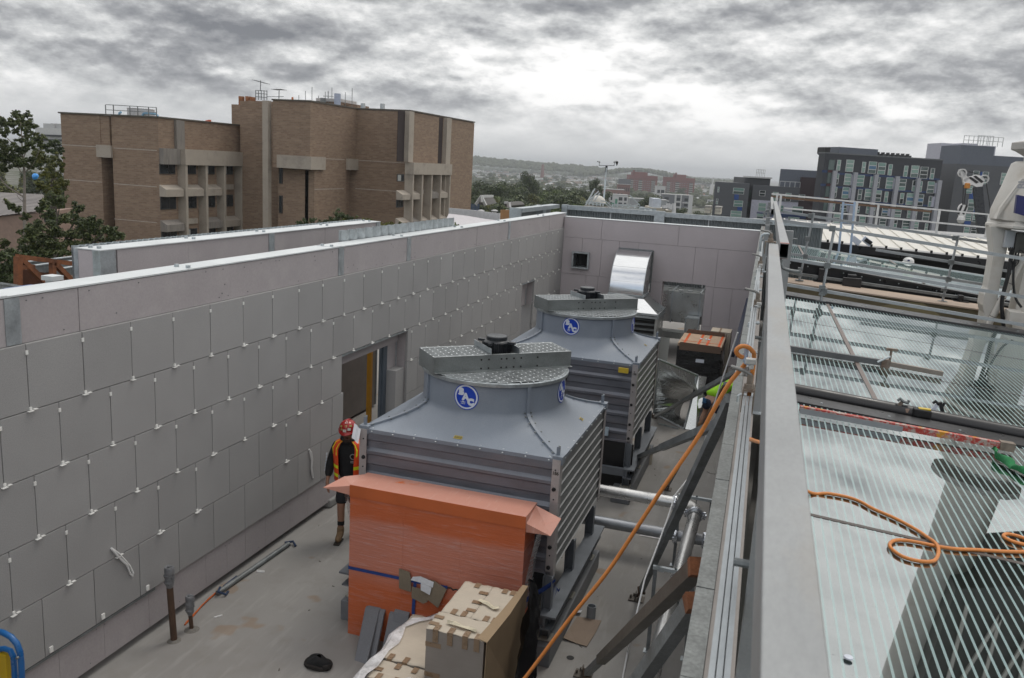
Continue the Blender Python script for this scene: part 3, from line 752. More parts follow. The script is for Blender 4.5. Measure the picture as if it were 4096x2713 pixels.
strapseg([(X1+.004,8.23,.88),(-2.06,8.60,.96),(-2.01,8.66,.99)],.035);strapseg([(X1+.004,8.24,.85),(-2.09,8.6,.90),(-2.04,8.66,.93)],.03)
for k in range(5): strapseg([(-2.03+.02*k,8.64-.01*k,.98-.02*k),(-2.0+.015*k,8.62,.80+.03*k)],.03)
b.build('strap',strap,st)
b = MB();b.tube([(-3.14,8.20,.878),(-3.10,8.195,.89),(-3.07,8.195,.87),(-3.03,8.195,.885),(-3.0,8.195,.875),(-2.95,8.2,.878)],.008,6);b.build('hook',blackm,st)
cardd = M('grey brown cardboard',(.20,.165,.12),.85,0,.12,6,fine=.06)
b = MB()
b.prism([(-3.745,8.21,.985),(-3.61,8.20,.975),(-3.585,8.195,.90),(-3.58,8.195,.735),(-3.735,8.205,.745)],(0,-.008,0))
b.prism([(-3.575,8.20,.80),(-3.57,8.19,.67),(-3.42,8.185,.63),(-3.37,8.19,.66),(-3.37,8.195,.80)],(0,-.006,0))
b.prism([(-3.375,8.194,.93),(-3.30,8.194,.935),(-3.145,8.193,.865),(-3.235,8.182,.62),(-3.38,8.186,.70)],(0,-.008,0))
b.build('cardboard_pad',cardd,st)
b = MB();b.grid([[(-3.56,8.18,.935),(-3.46,8.172,.965),(-3.30,8.178,.925)],[(-3.585,8.178,.89),(-3.45,8.165,.89),(-3.305,8.17,.86)]]);b.grid([[(-3.455,8.17,.89),(-3.32,8.168,.86)],[(-3.45,8.165,.80),(-3.335,8.16,.765)]])
b.build('paper_label',M('crumpled paper',(.62,.64,.68),.8,0,.1,25),st)
# grey foam strips leaning against it
def plank(x0,x1,yf,z1,th,x_lean,lab):
    o = MB();yb = 8.215
    o.prism([(x0,yf,0.0),(x1,yf-.02,0.0),(x1+x_lean,yb-.03,z1),(x0+x_lean,yb-.02,z1)],(.0,th,.02))
    p = o.build('foam_strip',M('dark grey foam',(.155,.16,.175),.8,0,.06,2,fine=.1,fscale=90),bev=.004);p['label'] = lab;p['category'] = 'foam strip';p['group'] = 'grey foam strips leaning on the orange stack'
plank(-4.10,-3.85,7.86,.40,.05,-.06,'wide grey foam strip at the back of the left leaning pair')
plank(-4.06,-3.90,7.76,.41,.05,-.075,'narrow grey foam strip in front of the left leaning pair')
plank(-3.74,-3.55,7.98,.44,.04,-.05,'small grey foam strip tucked behind the right leaning strip')
plank(-3.80,-3.55,7.88,.40,.05,-.05,'single broad grey foam strip leaning nearest the cartons')
# ------------------------------------------------------------------ cartons
def card_mat(name,c):
    m,t,p = nt(name);v = coords(t);n = noise(t,v,3,5);f = noise(t,coords(t,(1,30,30)),6,3)
    col = mixc(t,ramp(t,n,.3,.7),[x*.9 for x in c],[x*1.06 for x in c]);col = mixc(t,ramp(t,f,.4,.8,0,.12),col,(.1,.08,.06))
    t.links.new(col,p.inputs['Base Color']);p.inputs['Roughness'].default_value = .8;return m
card = card_mat('pale carton board',(.50,.44,.36));cardside = card_mat('grey carton side',(.27,.24,.215));cardbrown = card_mat('brown carton side',(.30,.215,.13));tapem = M('brown packing tape',(.24,.165,.105),.3,0,.1,12)
def carton(x0,x1,y0,y1,z0,z1,lab,seam='x',side=None,tapes=(),rz=0.0):
    t = thing('carton',lab,'cardboard box',((x0+x1)/2,(y0+y1)/2,z0),'cartons stacked in front of the orange stack')
    MB().box((x0,y0,z0),(x1,y1,z1-.006)).build('box_body',side or card,t,bev=.004)
    n = 16;b = MB()
    # lid sheet that bows between its tapes
    rows = []
    for j in range(n+1):
        v = j/n;rows.append([])
        for i in range(n+1):
            u = i/n;e = min(u,1-u,v,1-v)
            lift = .010*math.sin(u*math.pi*3.0)**2*(1 if min(v,1-v) < .08 else .4)+.006*math.sin(v*math.pi*2.6)**2*(1 if min(u,1-u) < .08 else .4)
            rows[-1].append((x0-.004+(x1-x0+.008)*u,y0-.004+(y1-y0+.008)*v,z1+lift))
    b.grid(rows);o = b.build('lid',card,t,smooth=True);s_ = o.modifiers.new('board','SOLIDIFY');s_.thickness = .005
    b = MB()
    for (u,side_) in tapes:
        w = .028
        if side_ == 'f': x = x0+(x1-x0)*u;b.box((x-w,y0-.008,z1-.12),(x+w,y0-.006,z1+.013));b.box((x-w,y0-.008,z1+.013),(x+w,y0+.09,z1+.0145))
        if side_ == 'l': y = y0+(y1-y0)*u;b.box((x0-.006,y-w,z1+.012),(x0+.09,y+w,z1+.014))
        if side_ == 'r': y = y0+(y1-y0)*u;b.box((x1-.09,y-w,z1+.012),(x1+.006,y+w,z1+.014))
        if side_ == 'b': x = x0+(x1-x0)*u;b.box((x-w,y1-.09,z1+.012),(x+w,y1+.006,z1+.014))
        if side_ == 'h': b.box((x0-.002,y0-.0025,z1-u),(x0+.16,y0-.0015,z1-u+.05))
    if tapes: b.build('tape',tapem,t)
    return t
ZC = 1.2;side_dark = cardside
carton(-2.815,-2.225,6.83,7.15,.0,ZC,'tall carton nearest the bottom edge with strips of brown tape down its grey side',side=side_dark,tapes=[(.17,'f'),(.42,'f'),(.68,'f'),(.88,'f'),(.18,'h'),(.5,'h'),(.3,'l'),(.7,'l')])
carton(-2.80,-2.49,7.165,7.84,.0,ZC,'left one of two narrow pale cartons behind the tall taped carton',side=card,tapes=[(.4,'f'),(.75,'f'),(.2,'r'),(.45,'r'),(.75,'r'),(.5,'b')])
carton(-2.485,-2.19,7.165,7.84,.0,ZC,'right one of two narrow pale cartons beside the brown board',side=card,tapes=[(.5,'f'),(.8,'f'),(.5,'b'),(.8,'b')])
bo = MB();bo.add([(-2.20,6.78,0),(-2.19,7.9,0),(-2.185,6.80,ZC+.02),(-2.14,7.35,ZC+.03),(-2.12,7.9,ZC+.07),(-2.30,6.84,ZC+.016),(-2.24,7.4,ZC+.022),(-2.18,7.9,ZC+.068)],[(0,1,4,3,2),(2,3,6,5),(3,4,7,6)])
o = bo.build('cardboard_sheet',cardbrown);s_ = o.modifiers.new('board','SOLIDIFY');s_.thickness = .008;o['label'] = 'large brown cardboard sheet folded over the right side of the tall cartons';o['category'] = 'cardboard'
ZL = .62
carton(-3.42,-2.86,7.02,7.9,.0,ZL+.02,'low carton against the orange stack half hidden by the tall carton',side=cardside,tapes=[(.25,'f'),(.55,'f'),(.35,'l')])
carton(-3.36,-2.84,6.70,7.005,.0,ZL,'low middle carton with an H of brown tape on its lid',side=cardside,tapes=[(.2,'f'),(.55,'f'),(.5,'l'),(.4,'b'),(.75,'b')])
carton(-3.34,-2.84,6.30,6.685,.0,ZL-.01,'low front carton cut off by the bottom edge of the photo',side=cardside,tapes=[(.3,'l'),(.3,'b')])
# milky sheet draped along the low cartons, a crumple of film on them
b = MB();rows = [];random.seed(5)
for j in range(13):
    y = 6.2+1.85*j/12;w = .10+.03*math.sin(j*1.9)
    cx = -3.43+.02*math.sin(j*1.3)+max(0,y-7.7)*.9
    rows.append([(cx-.10-.05*math.sin(j*.7)**2,y,.12),(cx-.075,y,.40),(cx-.03+.012*math.sin(j*2.2),y,ZL+.02),(cx+.02,y+.01,ZL+.055+.02*math.sin(j*2.7)),(cx+w,y+.02,ZL+.045)])
b.grid(rows);o = b.build('plastic_sheet',film2,smooth=True);o['label'] = 'milky plastic sheet draped over the left edge of the low cartons';o['category'] = 'plastic sheet'
b = MB();rows = []
for j in range(9): rows.append([(-3.02+.3*i/8+.02*random.random(),6.40+.3*j/8+.02*random.random(),ZL+.03+.14*math.exp(-((i-4)**2+(j-4)**2)/9)*(.5+random.random())) for i in range(9)])
b.grid(rows);o = b.build('film_crumple',film_mat('crumpled clear film',.5));o['label'] = 'crumpled clear plastic film lying on the low front carton';o['category'] = 'plastic film'
b = MB();rows = [];foam = M('cream foam residue',(.62,.56,.42),.7,0,.1,30)
for k,(pts,lab) in enumerate(((((-2.66,6.98),(-2.58,6.97),(-2.5,6.95),(-2.42,6.96),(-2.34,6.93)),'torn cream packing strip on the tall taped carton'),(((-2.52,7.48),(-2.42,7.46),(-2.34,7.40),(-2.28,7.43)),'torn cream packing strip across the two narrow cartons'))):
    b = MB();b.grid([[(x+.01*random.random(),y-.03+.015*random.random(),ZC+.018+.02*random.random()) for x,y in pts],[(x,y,ZC+.03+.02*random.random()) for x,y in pts],[(x+.01*random.random(),y+.03,ZC+.018+.02*random.random()) for x,y in pts]])
    o = b.build('packing_strip',foam);o['label'] = lab;o['category'] = 'packing scrap'
# black plastic on the right side of the cartons
b = MB();rows = [];random.seed(11)
for j in range(12):
    z = 1.33-1.30*j/11;sp_ = .05+.28*(j/11)**.8
    rows.append([(-2.10+.10*math.sin(i*1.1+j*.6)*.5+.03*random.random()+sp_*(.45 if i > 2 else .12),7.88-sp_*1.6*(1-i/6)+.03*random.random(),z+.03*random.random()) for i in range(7)])
b.grid(rows);o = b.build('black_plastic_bag',M('black polythene',(.008,.008,.009),.18,0,.2,8,bmp=.5,bscale=14),smooth=True);o['label'] = 'shiny black plastic sheeting hanging beside the brown cardboard';o['category'] = 'plastic bag'
# ------------------------------------------------------------------ small things on the slab
b = MB();c = Vector((-4.38,7.52,0))
rows = []
for j in range(9):
    f = j/8;rows.append([c+Vector((math.cos(a)*.15*math.sqrt(max(0,1-(f*.98)**2))*(1+.12*math.sin(3*a+1)),math.sin(a)*.10*math.sqrt(max(0,1-(f*.98)**2)),.012+.105*f+.012*math.sin(2*a+f*5))) for a in np.linspace(0,2*math.pi,25)])
b.grid(rows);t_ = thing('beanie','black knitted beanie lying on the concrete near the grey foam strips','hat',tuple(c))
b.build('cap',M('black knit',(.010,.010,.011),.95,0,.3,30,bmp=.5,bscale=80),t_,smooth=True)
b = MB();b.tube([c+Vector((math.cos(a)*.145,math.sin(a)*.10,.022+.008*math.sin(3*a))) for a in np.linspace(0,2*math.pi,25)[:-1]],.024,8,closed=True);b.tube([c+Vector((.10,-.06,.03)),c+Vector((.155,-.055,.045)),c+Vector((.15,-.02,.03))],.03,8);b.build('cuff',M('black knit rib',(.016,.013,.012),.95,0,.3,30,bmp=.4),t_,smooth=True)
def pipe_stub(x,y,h,r,rt,lab):
    t = thing('standing_pipe',lab,'pipe',(x,y,0),'rusty pipes standing by the left wall')
    MB().cyl((x,y,0),(x-.045*h,y,h-.2),r,n=16).build('pipe',M('brown pipe',(.085,.050,.032),.6,.2,.25,8),t,smooth=True)
    b = MB();rr = [r*1.02,rt*.8,rt,rt*.86,rt*.98,rt*1.05,rt*.9,rt*1.02,rt*.92];hh = [h-.235,h-.20,h-.165,h-.15,h-.12,h-.08,h-.07,h-.03,h]
    b.tube([(x-.045*h+.006*math.sin(k*2.1),y,z) for k,z in enumerate(hh)],rr,14);b.tube([(x-.045*h+rt*.75*math.cos(a),y+rt*.75*math.sin(a),h+.004*math.sin(3*a)) for a in np.linspace(0,6.28,15)[:-1]],rt*.24,6,closed=True)
    b.build('tape_wrap',M('grey duct tape',(.17,.175,.185),.32,.1,.3,14,stain=(.05,.05,.055),samt=.8,sscale=6),t,smooth=True)
pipe_stub(-6.14,7.31,.90,.037,.058,'tall brown pipe with its top bound in grey tape by the left wall')
pipe_stub(-6.11,7.58,.42,.024,.052,'short brown pipe with a bulky taped top beside the taller pipe')
b = MB();b.cyl((-6.33,8.36,.035),(-6.29,9.93,.035),.035,n=14)
t_ = thing('steel_tube','steel tube lying along the foot of the left wall with blue strapping','tube',(-6.31,9.1,0));b.build('tube',galvd,t_,smooth=True)
b = MB();b.tube([(-6.36,8.45,.06),(-6.30,8.33,.075),(-6.22,8.38,.03),(-6.25,8.46,.02)],.018,6);b.tube([(-6.33,9.9,.06),(-6.26,10.0,.05),(-6.18,9.94,.02)],.018,6);b.tube([(-6.34,8.5,.06),(-6.36,8.8,.05)],.012,6);b.build('strapping',M('navy strapping',(.02,.04,.09),.6),t_)
b = MB();b.tube([(-6.24,7.62,.012),(-6.28,7.82,.012),(-6.33,8.05,.02),(-6.39,8.5,.02)],.010,6);b.tube([(-6.26,7.66,.012),(-6.30,7.9,.022),(-6.36,8.25,.03)],.006,6)
o = b.build('frayed_rope',M('orange cord',(.45,.10,.02),.6));o['label'] = 'frayed orange cord on the concrete by the short taped pipe';o['category'] = 'cord'
wc = M('white cable sheath',(.72,.72,.72),.4)
for (y,z,pts,lab) in ((6.73,1.35,[(0,0),(.09,-.10),(.17,-.21),(.25,-.32),(.31,-.44),(.30,-.47),(.26,-.42),(.20,-.28),(.10,-.16),(.0,-.01)],'loop of white cable hanging out of the cladding above the taped pipes'),
                         (10.70,1.215,[(0,0),(.05,-.06),(.085,-.2),(.08,-.32),(.13,-.48),(.15,-.52),(.12,-.5),(.06,-.34),(.06,-.2),(.02,-.04)],'loop of white cable hanging out of the cladding beside the man in the vest')):
    b = MB();b.tube([(WX+.012+.012*math.sin(i),y+a,z+c_) for i,(a,c_) in enumerate(pts)],.011,6)
    o = b.build('cable_loop',wc,smooth=True);o['label'] = lab;o['category'] = 'cable';o['group'] = 'cable loops left in the cladding'
for x,y,a,lab in ((-6.20,9.1,.3,'small white plastic clip lying on the slab beside the steel tube'),(-6.01,7.94,1.0,'small white plastic sliver lying on the slab by the taped pipes')):
    b = MB();c,s = math.cos(a)*.05,math.sin(a)*.05
    b.bar((x-c,y-s,.006),(x+c,y+s,.006),.014,.01); 
    if x < -6.1: b.bar((x-c-.02,y-s+.03,.006),(x+c-.02,y+s+.03,.006),.014,.01);b.bar((x+c,y+s,.006),(x+c-.02,y+s+.03,.006),.014,.01)
    o = b.build('loose_clip',wc);o['label'] = lab;o['category'] = 'clip'
b = MB();random.seed(21)
for i in range(140):
    x,y = random.uniform(-6.3,-.8),random.uniform(5.8,22);a = random.uniform(0,6.28);l = random.uniform(.008,.05)
    b.bar((x,y,.004),(x+math.cos(a)*l,y+math.sin(a)*l,.004),random.uniform(.003,.012),.005)
o = b.build('debris',M('site debris',(.09,.075,.06),.9),kind='stuff');o['label'] = 'scattered chips and twigs of site debris on the slab';o['category'] = 'debris'
# blue trestle in the bottom left corner
q = lambda x,y: cv(0,1800,1.7177)(x,y)
bl = M('blue painted tube',(.010,.115,.34),.35,0,.1,6,stain=(.06,.1,.2),samt=.5,sscale=5)
t_ = thing('platform_ladder','blue tubular ladder with yellow stile in the bottom left corner','ladder',(-6.1,5.1,0))
Yl = 5.02
def L(x,y,dy=0): return onY(q(x,y),Yl+dy)
b = MB();pts = [L(-260,1235),L(-60,1240),L(20,1255),L(75,1285),L(115,1330),L(138,1390),L(146,1460),L(150,1560),L(156,1700)]
pts.append(Vector((pts[-1].x+.02,Yl+.03,0)));b.tube(pts,.026,12);b.build('handrail',bl,t_,smooth=True)
b = MB();pts = [L(-220,1385),L(-20,1372),L(30,1365),L(72,1380),L(92,1420),L(98,1500),L(104,1620)];pts.append(Vector((pts[-1].x+.02,Yl,0)));b.tube(pts,.024,12);b.build('handrail',bl,t_,smooth=True)
b = MB();p0,p1 = L(35,1395),L(38,1560);b.box((p0.x-.05,Yl-.03,0),(p0.x+.035,Yl+.03,p0.z));b.build('stile',M('yellow fibreglass',(.50,.33,.01),.45,0,.1,6),t_,bev=.008)
b = MB();b.cyl(L(146,1412)+Vector((0,-.03,0)),L(146,1412)+Vector((0,-.05,0)),.012,n=10);b.build('bolt',galvd,t_)
for z in (.3,.6): MB().box((-6.9,Yl-.02,z),(-6.2,Yl+.06,z+.03)).build('rung',bl,t_)
# stub pipe, cardboard, drain hole
t_ = thing('pipe_stub','short grey plastic pipe stub standing on the slab beside the brown board','pipe',(-1.765,9.75,0))
b = MB();b.lathe((-1.765,9.75,0),[(.058,0),(.058,.165),(.049,.165),(.049,.02)],24);b.build('pipe',M('grey plastic pipe',(.24,.26,.28),.45),t_,smooth=True)
b = MB();b.grid([[(-1.93,9.68,.012),(-1.72,9.70,.008),(-1.62,9.71,.012)],[(-1.95,9.38,.008),(-1.76,9.40,.018),(-1.63,9.40,.008)],[(-1.965,9.10,.03),(-1.80,9.08,.01),(-1.66,9.06,.012)]])
o = b.build('cardboard_piece',card_mat('brown floor board',(.25,.19,.145)));s_ = o.modifiers.new('board','SOLIDIFY');s_.thickness = .005;o['label'] = 'creased brown cardboard lying flat on the slab by the pipe stub';o['category'] = 'cardboard'
b = MB();b.lathe((-1.79,8.77,.004),[(.0001,0),(.045,0)],18);b.build('drain_hole',blackm,kind='structure')
b = MB();b.grid([[(-2.02,9.80,.012),(-1.9,9.83,.03)],[(-2.0,9.72,.02),(-1.9,9.74,.05)]]);o = b.build('paper_scrap',M('white paper scrap',(.6,.62,.66),.8));o['label'] = 'scrap of white paper beside the pipe stub';o['category'] = 'paper'
for x,y,s_,lab in ((-2.05,12.75,.28,'bluish puddle of plastic film on the slab between the towers'),(-1.42,12.55,.17,'small crumple of clear film on the slab behind the two silver pipes')):
    b = MB();random.seed(int(x*-100));b.grid([[(x+s_*(i/6-.5)*2,y+s_*(j/5-.5)*1.2,.01+.05*random.random()*math.exp(-((i-3)**2+(j-2.5)**2)/6)) for i in range(7)] for j in range(6)])
    o = b.build('film_scrap',film_mat('film scrap'+str(s_),.5,(.55,.6,.75) if x < -2 else (.8,.8,.8)),smooth=True);o['label'] = lab;o['category'] = 'plastic film'
# ------------------------------------------------------------------ silver pipes on the right and their frames
pipem = M('brushed steel pipe',(.62,.62,.61),.3,.85,.10,5,(1,.4,1),fine=.06,fscale=40,stain=(.36,.34,.31),samt=.4,sscale=1.5)
pipew = M('weathered steel pipe',(.36,.38,.41),.42,.75,.14,4,fine=.06,stain=(.25,.22,.2),samt=.5)
t_ = thing('water_pipe','upper silver pipe that leaves the tower and bends toward the camera','pipe',(-.73,10,.8))
PX,PZ,PYE,PR = -.735,.83,12.0,.088
b = MB();b.tube([(-3.0,PYE+.02,PZ),(-1.0,PYE,PZ)],PR,28);b.build('cross_pipe',pipem,t_,smooth=True)
b = MB();b.tube([(-1.0+.0,PYE,PZ)]+[(-1.0+.265*math.sin(a),PYE-.265*(1-math.cos(a)),PZ) for a in np.linspace(.1,math.pi/2-.05,10)]+[(PX,PYE-.28,PZ)],PR,28);b.build('elbow',M('pale pipe elbow',(.62,.61,.59),.4,.7,.06,4),t_,smooth=True)
b = MB();b.tube([(PX,PYE-.28,PZ),(PX+.02,5.0,PZ)],PR,28);b.build('long_pipe',pipem,t_,smooth=True)
cl = M('bright zinc coupling',(.70,.73,.78),.25,.9,.1,12)
def coupling(p,ax,par):
    b = MB();p = Vector(p);b.lathe(p,[(PR,-.035),(PR+.026,-.035),(PR+.034,-.015),(PR+.034,.015),(PR+.026,.035),(PR,.035)],28,ax)
    x,y,z = rotm(ax)
    for d in (x,-x):
        c = p+d*(PR+.045);b.obox(c,d*.028,y*.022,z*.03);b.cyl(c-y*.055,c+y*.055,.011,n=8);b.cyl(c+y*.035,c+y*.06,.02,n=6)
    b.build('coupling',cl,par,smooth=True)
coupling((-1.06,PYE,PZ),(1,0,0),t_);coupling((PX,PYE-.33,PZ),(0,1,0),t_)
b = MB();b.lathe((PX,PYE-.44,PZ),[(PR+.001,-.012),(PR+.006,-.012),(PR+.006,.012),(PR+.001,.012)],28,(0,1,0));b.lathe((PX+.01,8.95,PZ),[(PR+.001,-.012),(PR+.006,-.012),(PR+.006,.012),(PR+.001,.012)],28,(0,1,0));each(b,'strap_band',galvd,t_)
t_ = thing('water_pipe','lower weathered pipe that passes under the silver pipe','pipe',(-1.6,12,.4))
b = MB();b.tube([(-3.0,11.72,.45),(-.52,11.72,.45)],.082,24);b.build('cross_pipe',pipew,t_,smooth=True);coupling((-.98,11.72,.45),(1,0,0),t_);coupling((-.56,11.72,.45),(1,0,0),t_)
def hanger(y,lab,zt=1.10):
    t = thing('pipe_stand',lab,'pipe stand',(PX,y,0),'goalpost stands of the silver pipe')
    x0,x1 = -.965,-.525
    for x,yy in ((x0,y),(x1,y)):
        l = MB().box((x-.02,yy-.02,.01),(x+.02,yy+.02,zt-.041)).build('post',galvd,t)
        MB().box((x-.05,yy-.06,0),(x+.05,yy+.04,.0095)).build('foot_plate',galv,l)
    b = MB();b.box((x0-.03,y-.022,zt-.04),(x1+.03,y+.022,zt));b.box((x0+.025,y-.012,zt-.06),(x0+.1,y+.012,zt-.04));b.build('crossbar',galv,t)
    b = MB();b.cyl((PX,y,PZ+PR),(PX,y,zt+.025),.006,n=8);b.cyl((PX,y,zt),(PX,y,zt+.015),.014,n=6);b.build('hanger_rod',galvd,t)
hanger(11.68,'galvanised goalpost stand around the pipe elbow');hanger(9.28,'galvanised goalpost stand nearest the camera over the silver pipe')
# ------------------------------------------------------------------ raking props between the slab and the wall on the right
c27 = cv(2100,1850,2.99);c23 = cv(2100,1850,1.8174);c66 = cv(2600,1300,3.136);c28 = cv(2250,950,2.99);c7 = cv(2050,900,1.8445);k6 = cv(2400,1850,2.6133)
def prop(foot,top,w,lab,mat_=None,inner=.45,foot_plate=True,rusty=False):
    t = thing('raking_prop',lab,'prop',foot,'steel props bracing the wall on the right')
    f,tp = Vector(foot),Vector(top);d = tp-f;L_ = d.length;d.normalize();up = Vector((0,0,1))
    a = f+d*.18;m_ = f+d*(L_*inner)
    MB().bar(m_,tp,w,w,up).build('outer_tube',mat_ or galvd,t)
    o = MB().bar(a+d*.18,m_+d*.2,w*.78,w*.78,up).build('inner_tube',galvd,t)
    s = d.cross(up).normalized();n = s.cross(d);k = MB();i = .35
    while i < L_*inner: k.cyl(f+d*i+n*w*.395-n*.0,f+d*i+n*w*.398,w*.14,n=8);i += .28
    if len(k.v): k.build('pin_holes',blackm,o)
    if foot_plate:
        b = MB();b.tube([f+Vector((0,0,.06)),a+d*.25],.018,8);b.bar(a+d*.16,a+d*.2,w*1.1,w*1.1,up);b.build('screw_jack',M('rusty thread',(.07,.045,.03),.7,.3,.3,20),t)
        b = MB();b.box(f+Vector((-.11,-.07,.004)),f+Vector((.09,.09,.02)));b.box(f+Vector((-.03,-.05,.02)),f+Vector((-.015,.05,.11)));b.box(f+Vector((.03,-.05,.02)),f+Vector((.045,.05,.11)))
        for dx,dy in ((-.085,0),(.02,-.05),(-.05,.06)): b.cyl(f+Vector((dx,dy,.02)),f+Vector((dx,dy,.06)),.014,n=8)
        b.build('base_plate',M('worn base plate',(.13,.115,.10),.6,.4,.3,14),t)
    b = MB();b.bar(tp-d*.05,tp+d*.01,w*1.1,w*1.1,up);b.build('head_plate',rust if rusty else galvd,t)
    return t
Ewall = lambda Y: -.095-.0205*Y
prop((-1.29,10.44,0),(Ewall(7.3)-.02,7.3,3.72),.085,'long raking prop with a row of holes crossing in front of the silver pipe',inner=.42)
prop((-1.56,8.48,0),(Ewall(4.0)-.03,4.0,3.70),.082,'heavy brown grey prop nearest the camera with a rusty head',M('brown grey prop',(.12,.11,.095),.55,.5,.2,6,fine=.1),.28,rusty=True)
prop((-1.40,6.35,0),(Ewall(3.75)-.02,3.72,3.66),.075,'second heavy prop running down beside the silver pipe at the bottom edge',galvd,.3,rusty=True)
prop((-2.38,19.08,0),(-.38,11.66,3.0),.066,'prop crossing in front of the silver cone duct with a blue collar',galvd,.5)
prop((-2.35,15.9,0),(Ewall(7.6)-.02,7.6,3.45),.085,'low angled prop behind the upper silver pipe',galvd,.5,foot_plate=False)
prop((-1.47,14.64,0),(-.42,9.6,3.3),.035,'thin rusty prop hidden behind the orange hose',M('rusty tube',(.085,.05,.03),.7,.3,.3,8),.6)
b = MB();b.bar((-1.25,6.3,.42),(-.14,4.3,2.6),.09,.05);o = b.build('steel_strut',galvd);o['label'] = 'short galvanised strut low in the bottom right corner of the plant deck';o['category'] = 'strut'
# white cord hanging across the props
b = MB()
pts = [onZ(c66(860,1568),2.0)]
pts = [Vector((-.35,9.6,3.9)),Vector((-.55,9.9,2.9))]+[at(c23(x,y),D) for x,y,D in ((1270,0,10.2),(1200,100,10.0),(1090,240,9.9),(1040,400,9.7),(950,640,9.4),(870,850,9.2),(800,1150,9.05))]+[onZ(c23(745,1380),.03),onZ(c23(715,1540),.012),onZ(c23(690,1700),.012)]
b.tube(pts,.010,6);o = b.build('hanging_rope',wc,smooth=True);o['label'] = 'thin white cord hanging down across the props to the slab';o['category'] = 'cord'
b = MB();b.tube([onZ(k6(*q_),.012) for q_ in ((1120,95),(1160,115),(1230,120),(1215,90),(1195,40),(1190,-30))],.006,6);o = b.build('loose_wire',M('grey wire',(.35,.34,.32),.5));o['label'] = 'thin loose grey wire curling on the slab against the right wall';o['category'] = 'wire'
# ------------------------------------------------------------------ ductwork by the far wall
t_ = thing('elbow_duct','tall polished elbow duct curving out of the far wall down into a louvred box','duct',(-4.1,24.9,0))
x0,x1 = -4.66,-3.66;yc,zc,ro = 25.6,2.04,1.22;ri = .28
b = MB();A_ = np.linspace(math.pi/2,math.pi,25)
outer = [(yc+ro*math.cos(a)*1.0,zc+ro*math.sin(a)) for a in A_];inner = [(yc+ri*math.cos(a),zc+ri*math.sin(a)) for a in A_]
b.grid([[(x1,y,z),(x0,y,z)] for y,z in outer]);o = b.build('curved_back',shiny,t_,smooth=True)
b = MB()
for x in (x0,x1): b.grid([[(x,*p),(x,*q_)] for p,q_ in zip(outer,inner)])
b.grid([[(x0,y,z),(x1,y,z)] for y,z in inner]);b.build('cheek',ductdull,t_)
b = MB()
for x in (x0,x1): b.tube([(x,y,z) for y,z in outer],.010,6)
for a in (math.pi*.66,math.pi*.78,math.pi*.9): b.tube([(x0,yc+(ro+.002)*math.cos(a),zc+(ro+.002)*math.sin(a)),(x1,yc+(ro+.002)*math.cos(a),zc+(ro+.002)*math.sin(a))],.0025,6)
b.build('seam',galv,t_)
ya,yb = yc-ro,yc-ri
def flange(mb,xa,xb,y0,y1,z,w=.035,h=.03):
    mb.box((xa-w,y0-w,z-h),(xb+w,y0+.004,z+h));mb.box((xa-w,y1-.004,z-h),(xb+w,y1+w,z+h));mb.box((xa-w,y0+.004,z-h),(xa+.004,y1-.004,z+h));mb.box((xb-.004,y0+.004,z-h),(xb+w,y1-.004,z+h))
b = MB();flange(b,x0,x1,ya,yb,zc-.02);b.build('flange',galv,t_)
zl = 1.62;X2,X3,Y2,Y3 = -4.70,-3.13,ya-.42,yb+.05
b = MB();b.quad((x0,ya,zc-.05),(X2,Y2,zl),(X3,Y2,zl),(x1,ya,zc-.05));b.build('transition_front',shiny,t_)
b = MB();b.quad((x1,ya,zc-.05),(X3,Y2,zl),(X3,Y3,zl),(x1,yb,zc-.05));b.quad((x0,yb,zc-.05),(X2,Y3,zl),(X2,Y2,zl),(x0,ya,zc-.05));b.build('transition_side',ductdull,t_)
b = MB();flange(b,X2,X3,Y2,Y3,zl-.03);flange(b,X2,X3,Y2,Y3,zl-.11);b.build('flange',galv,t_)
b = MB();b.box((X2,Y2,.1),(X2+.05,Y2+.06,zl-.142));b.box((X3-.06,Y2,.1),(X3,Y2+.06,zl-.142));b.box((X3-.02,Y2+.06,.1),(X3,Y3,zl-.142));b.box((X2,Y2+.06,.1),(X2+.02,Y3,zl-.142));b.build('box_frame',ductdull,t_)
b = MB();b.box((X2+.05,Y2+.10,.1),(X3-.06,Y2+.5,zl-.15));b.build('box_inside',blackm,t_)
b = MB()
for k in range(9):
    z = .2+.145*k;b.grid([[(x,Y2+.01,z+.05),(x,Y2+.05,z+.075),(x,Y2+.09,z+.10)] for x in (X3-.06,X2+.05)])
b.build('louvre_blades',galvd,t_)
# things seen through the far doorway
t_ = thing('rectangular_duct','large dull rectangular duct seen through the far doorway','duct',(-2.6,26.9,1.2))
b = MB();b.box((-4.2,26.5,1.02),(-2.22,27.9,1.98));b.box((-2.215,26.5,1.02),(-.9,27.9,1.98));b.build('duct_body',ductdull,t_)
b = MB()
for x in (-3.05,-2.2): b.box((x-.02,26.48,1.0),(x+.02,27.92,2.01))
each(b,'flange',galv,t_)
b = MB()
for x in (-2.9,-2.62,-2.05): b.box((x,26.7,1.985),(x+.16,26.78,2.02))
b.build('clips',whitecap,t_)
t_ = thing('duct_offcut','short square duct piece with an open flange in the far doorway','duct',(-2.2,26.0,.6))
b = MB();b.box((-2.52,25.96,.62),(-2.16,26.0,1.28));b.box((-2.16,25.96,.60),(-2.12,26.42,1.30));b.box((-2.52,26.0,1.26),(-2.16,26.42,1.29));b.build('duct_body',ductdull,t_)
b = MB();b.box((-2.54,25.93,.60),(-2.50,25.955,1.30));b.box((-2.15,25.93,.6),(-2.11,25.955,1.3));b.box((-2.5,25.93,1.26),(-2.15,25.955,1.30));b.box((-2.5,25.93,.6),(-2.15,25.955,.64));b.build('flange',galv,t_)
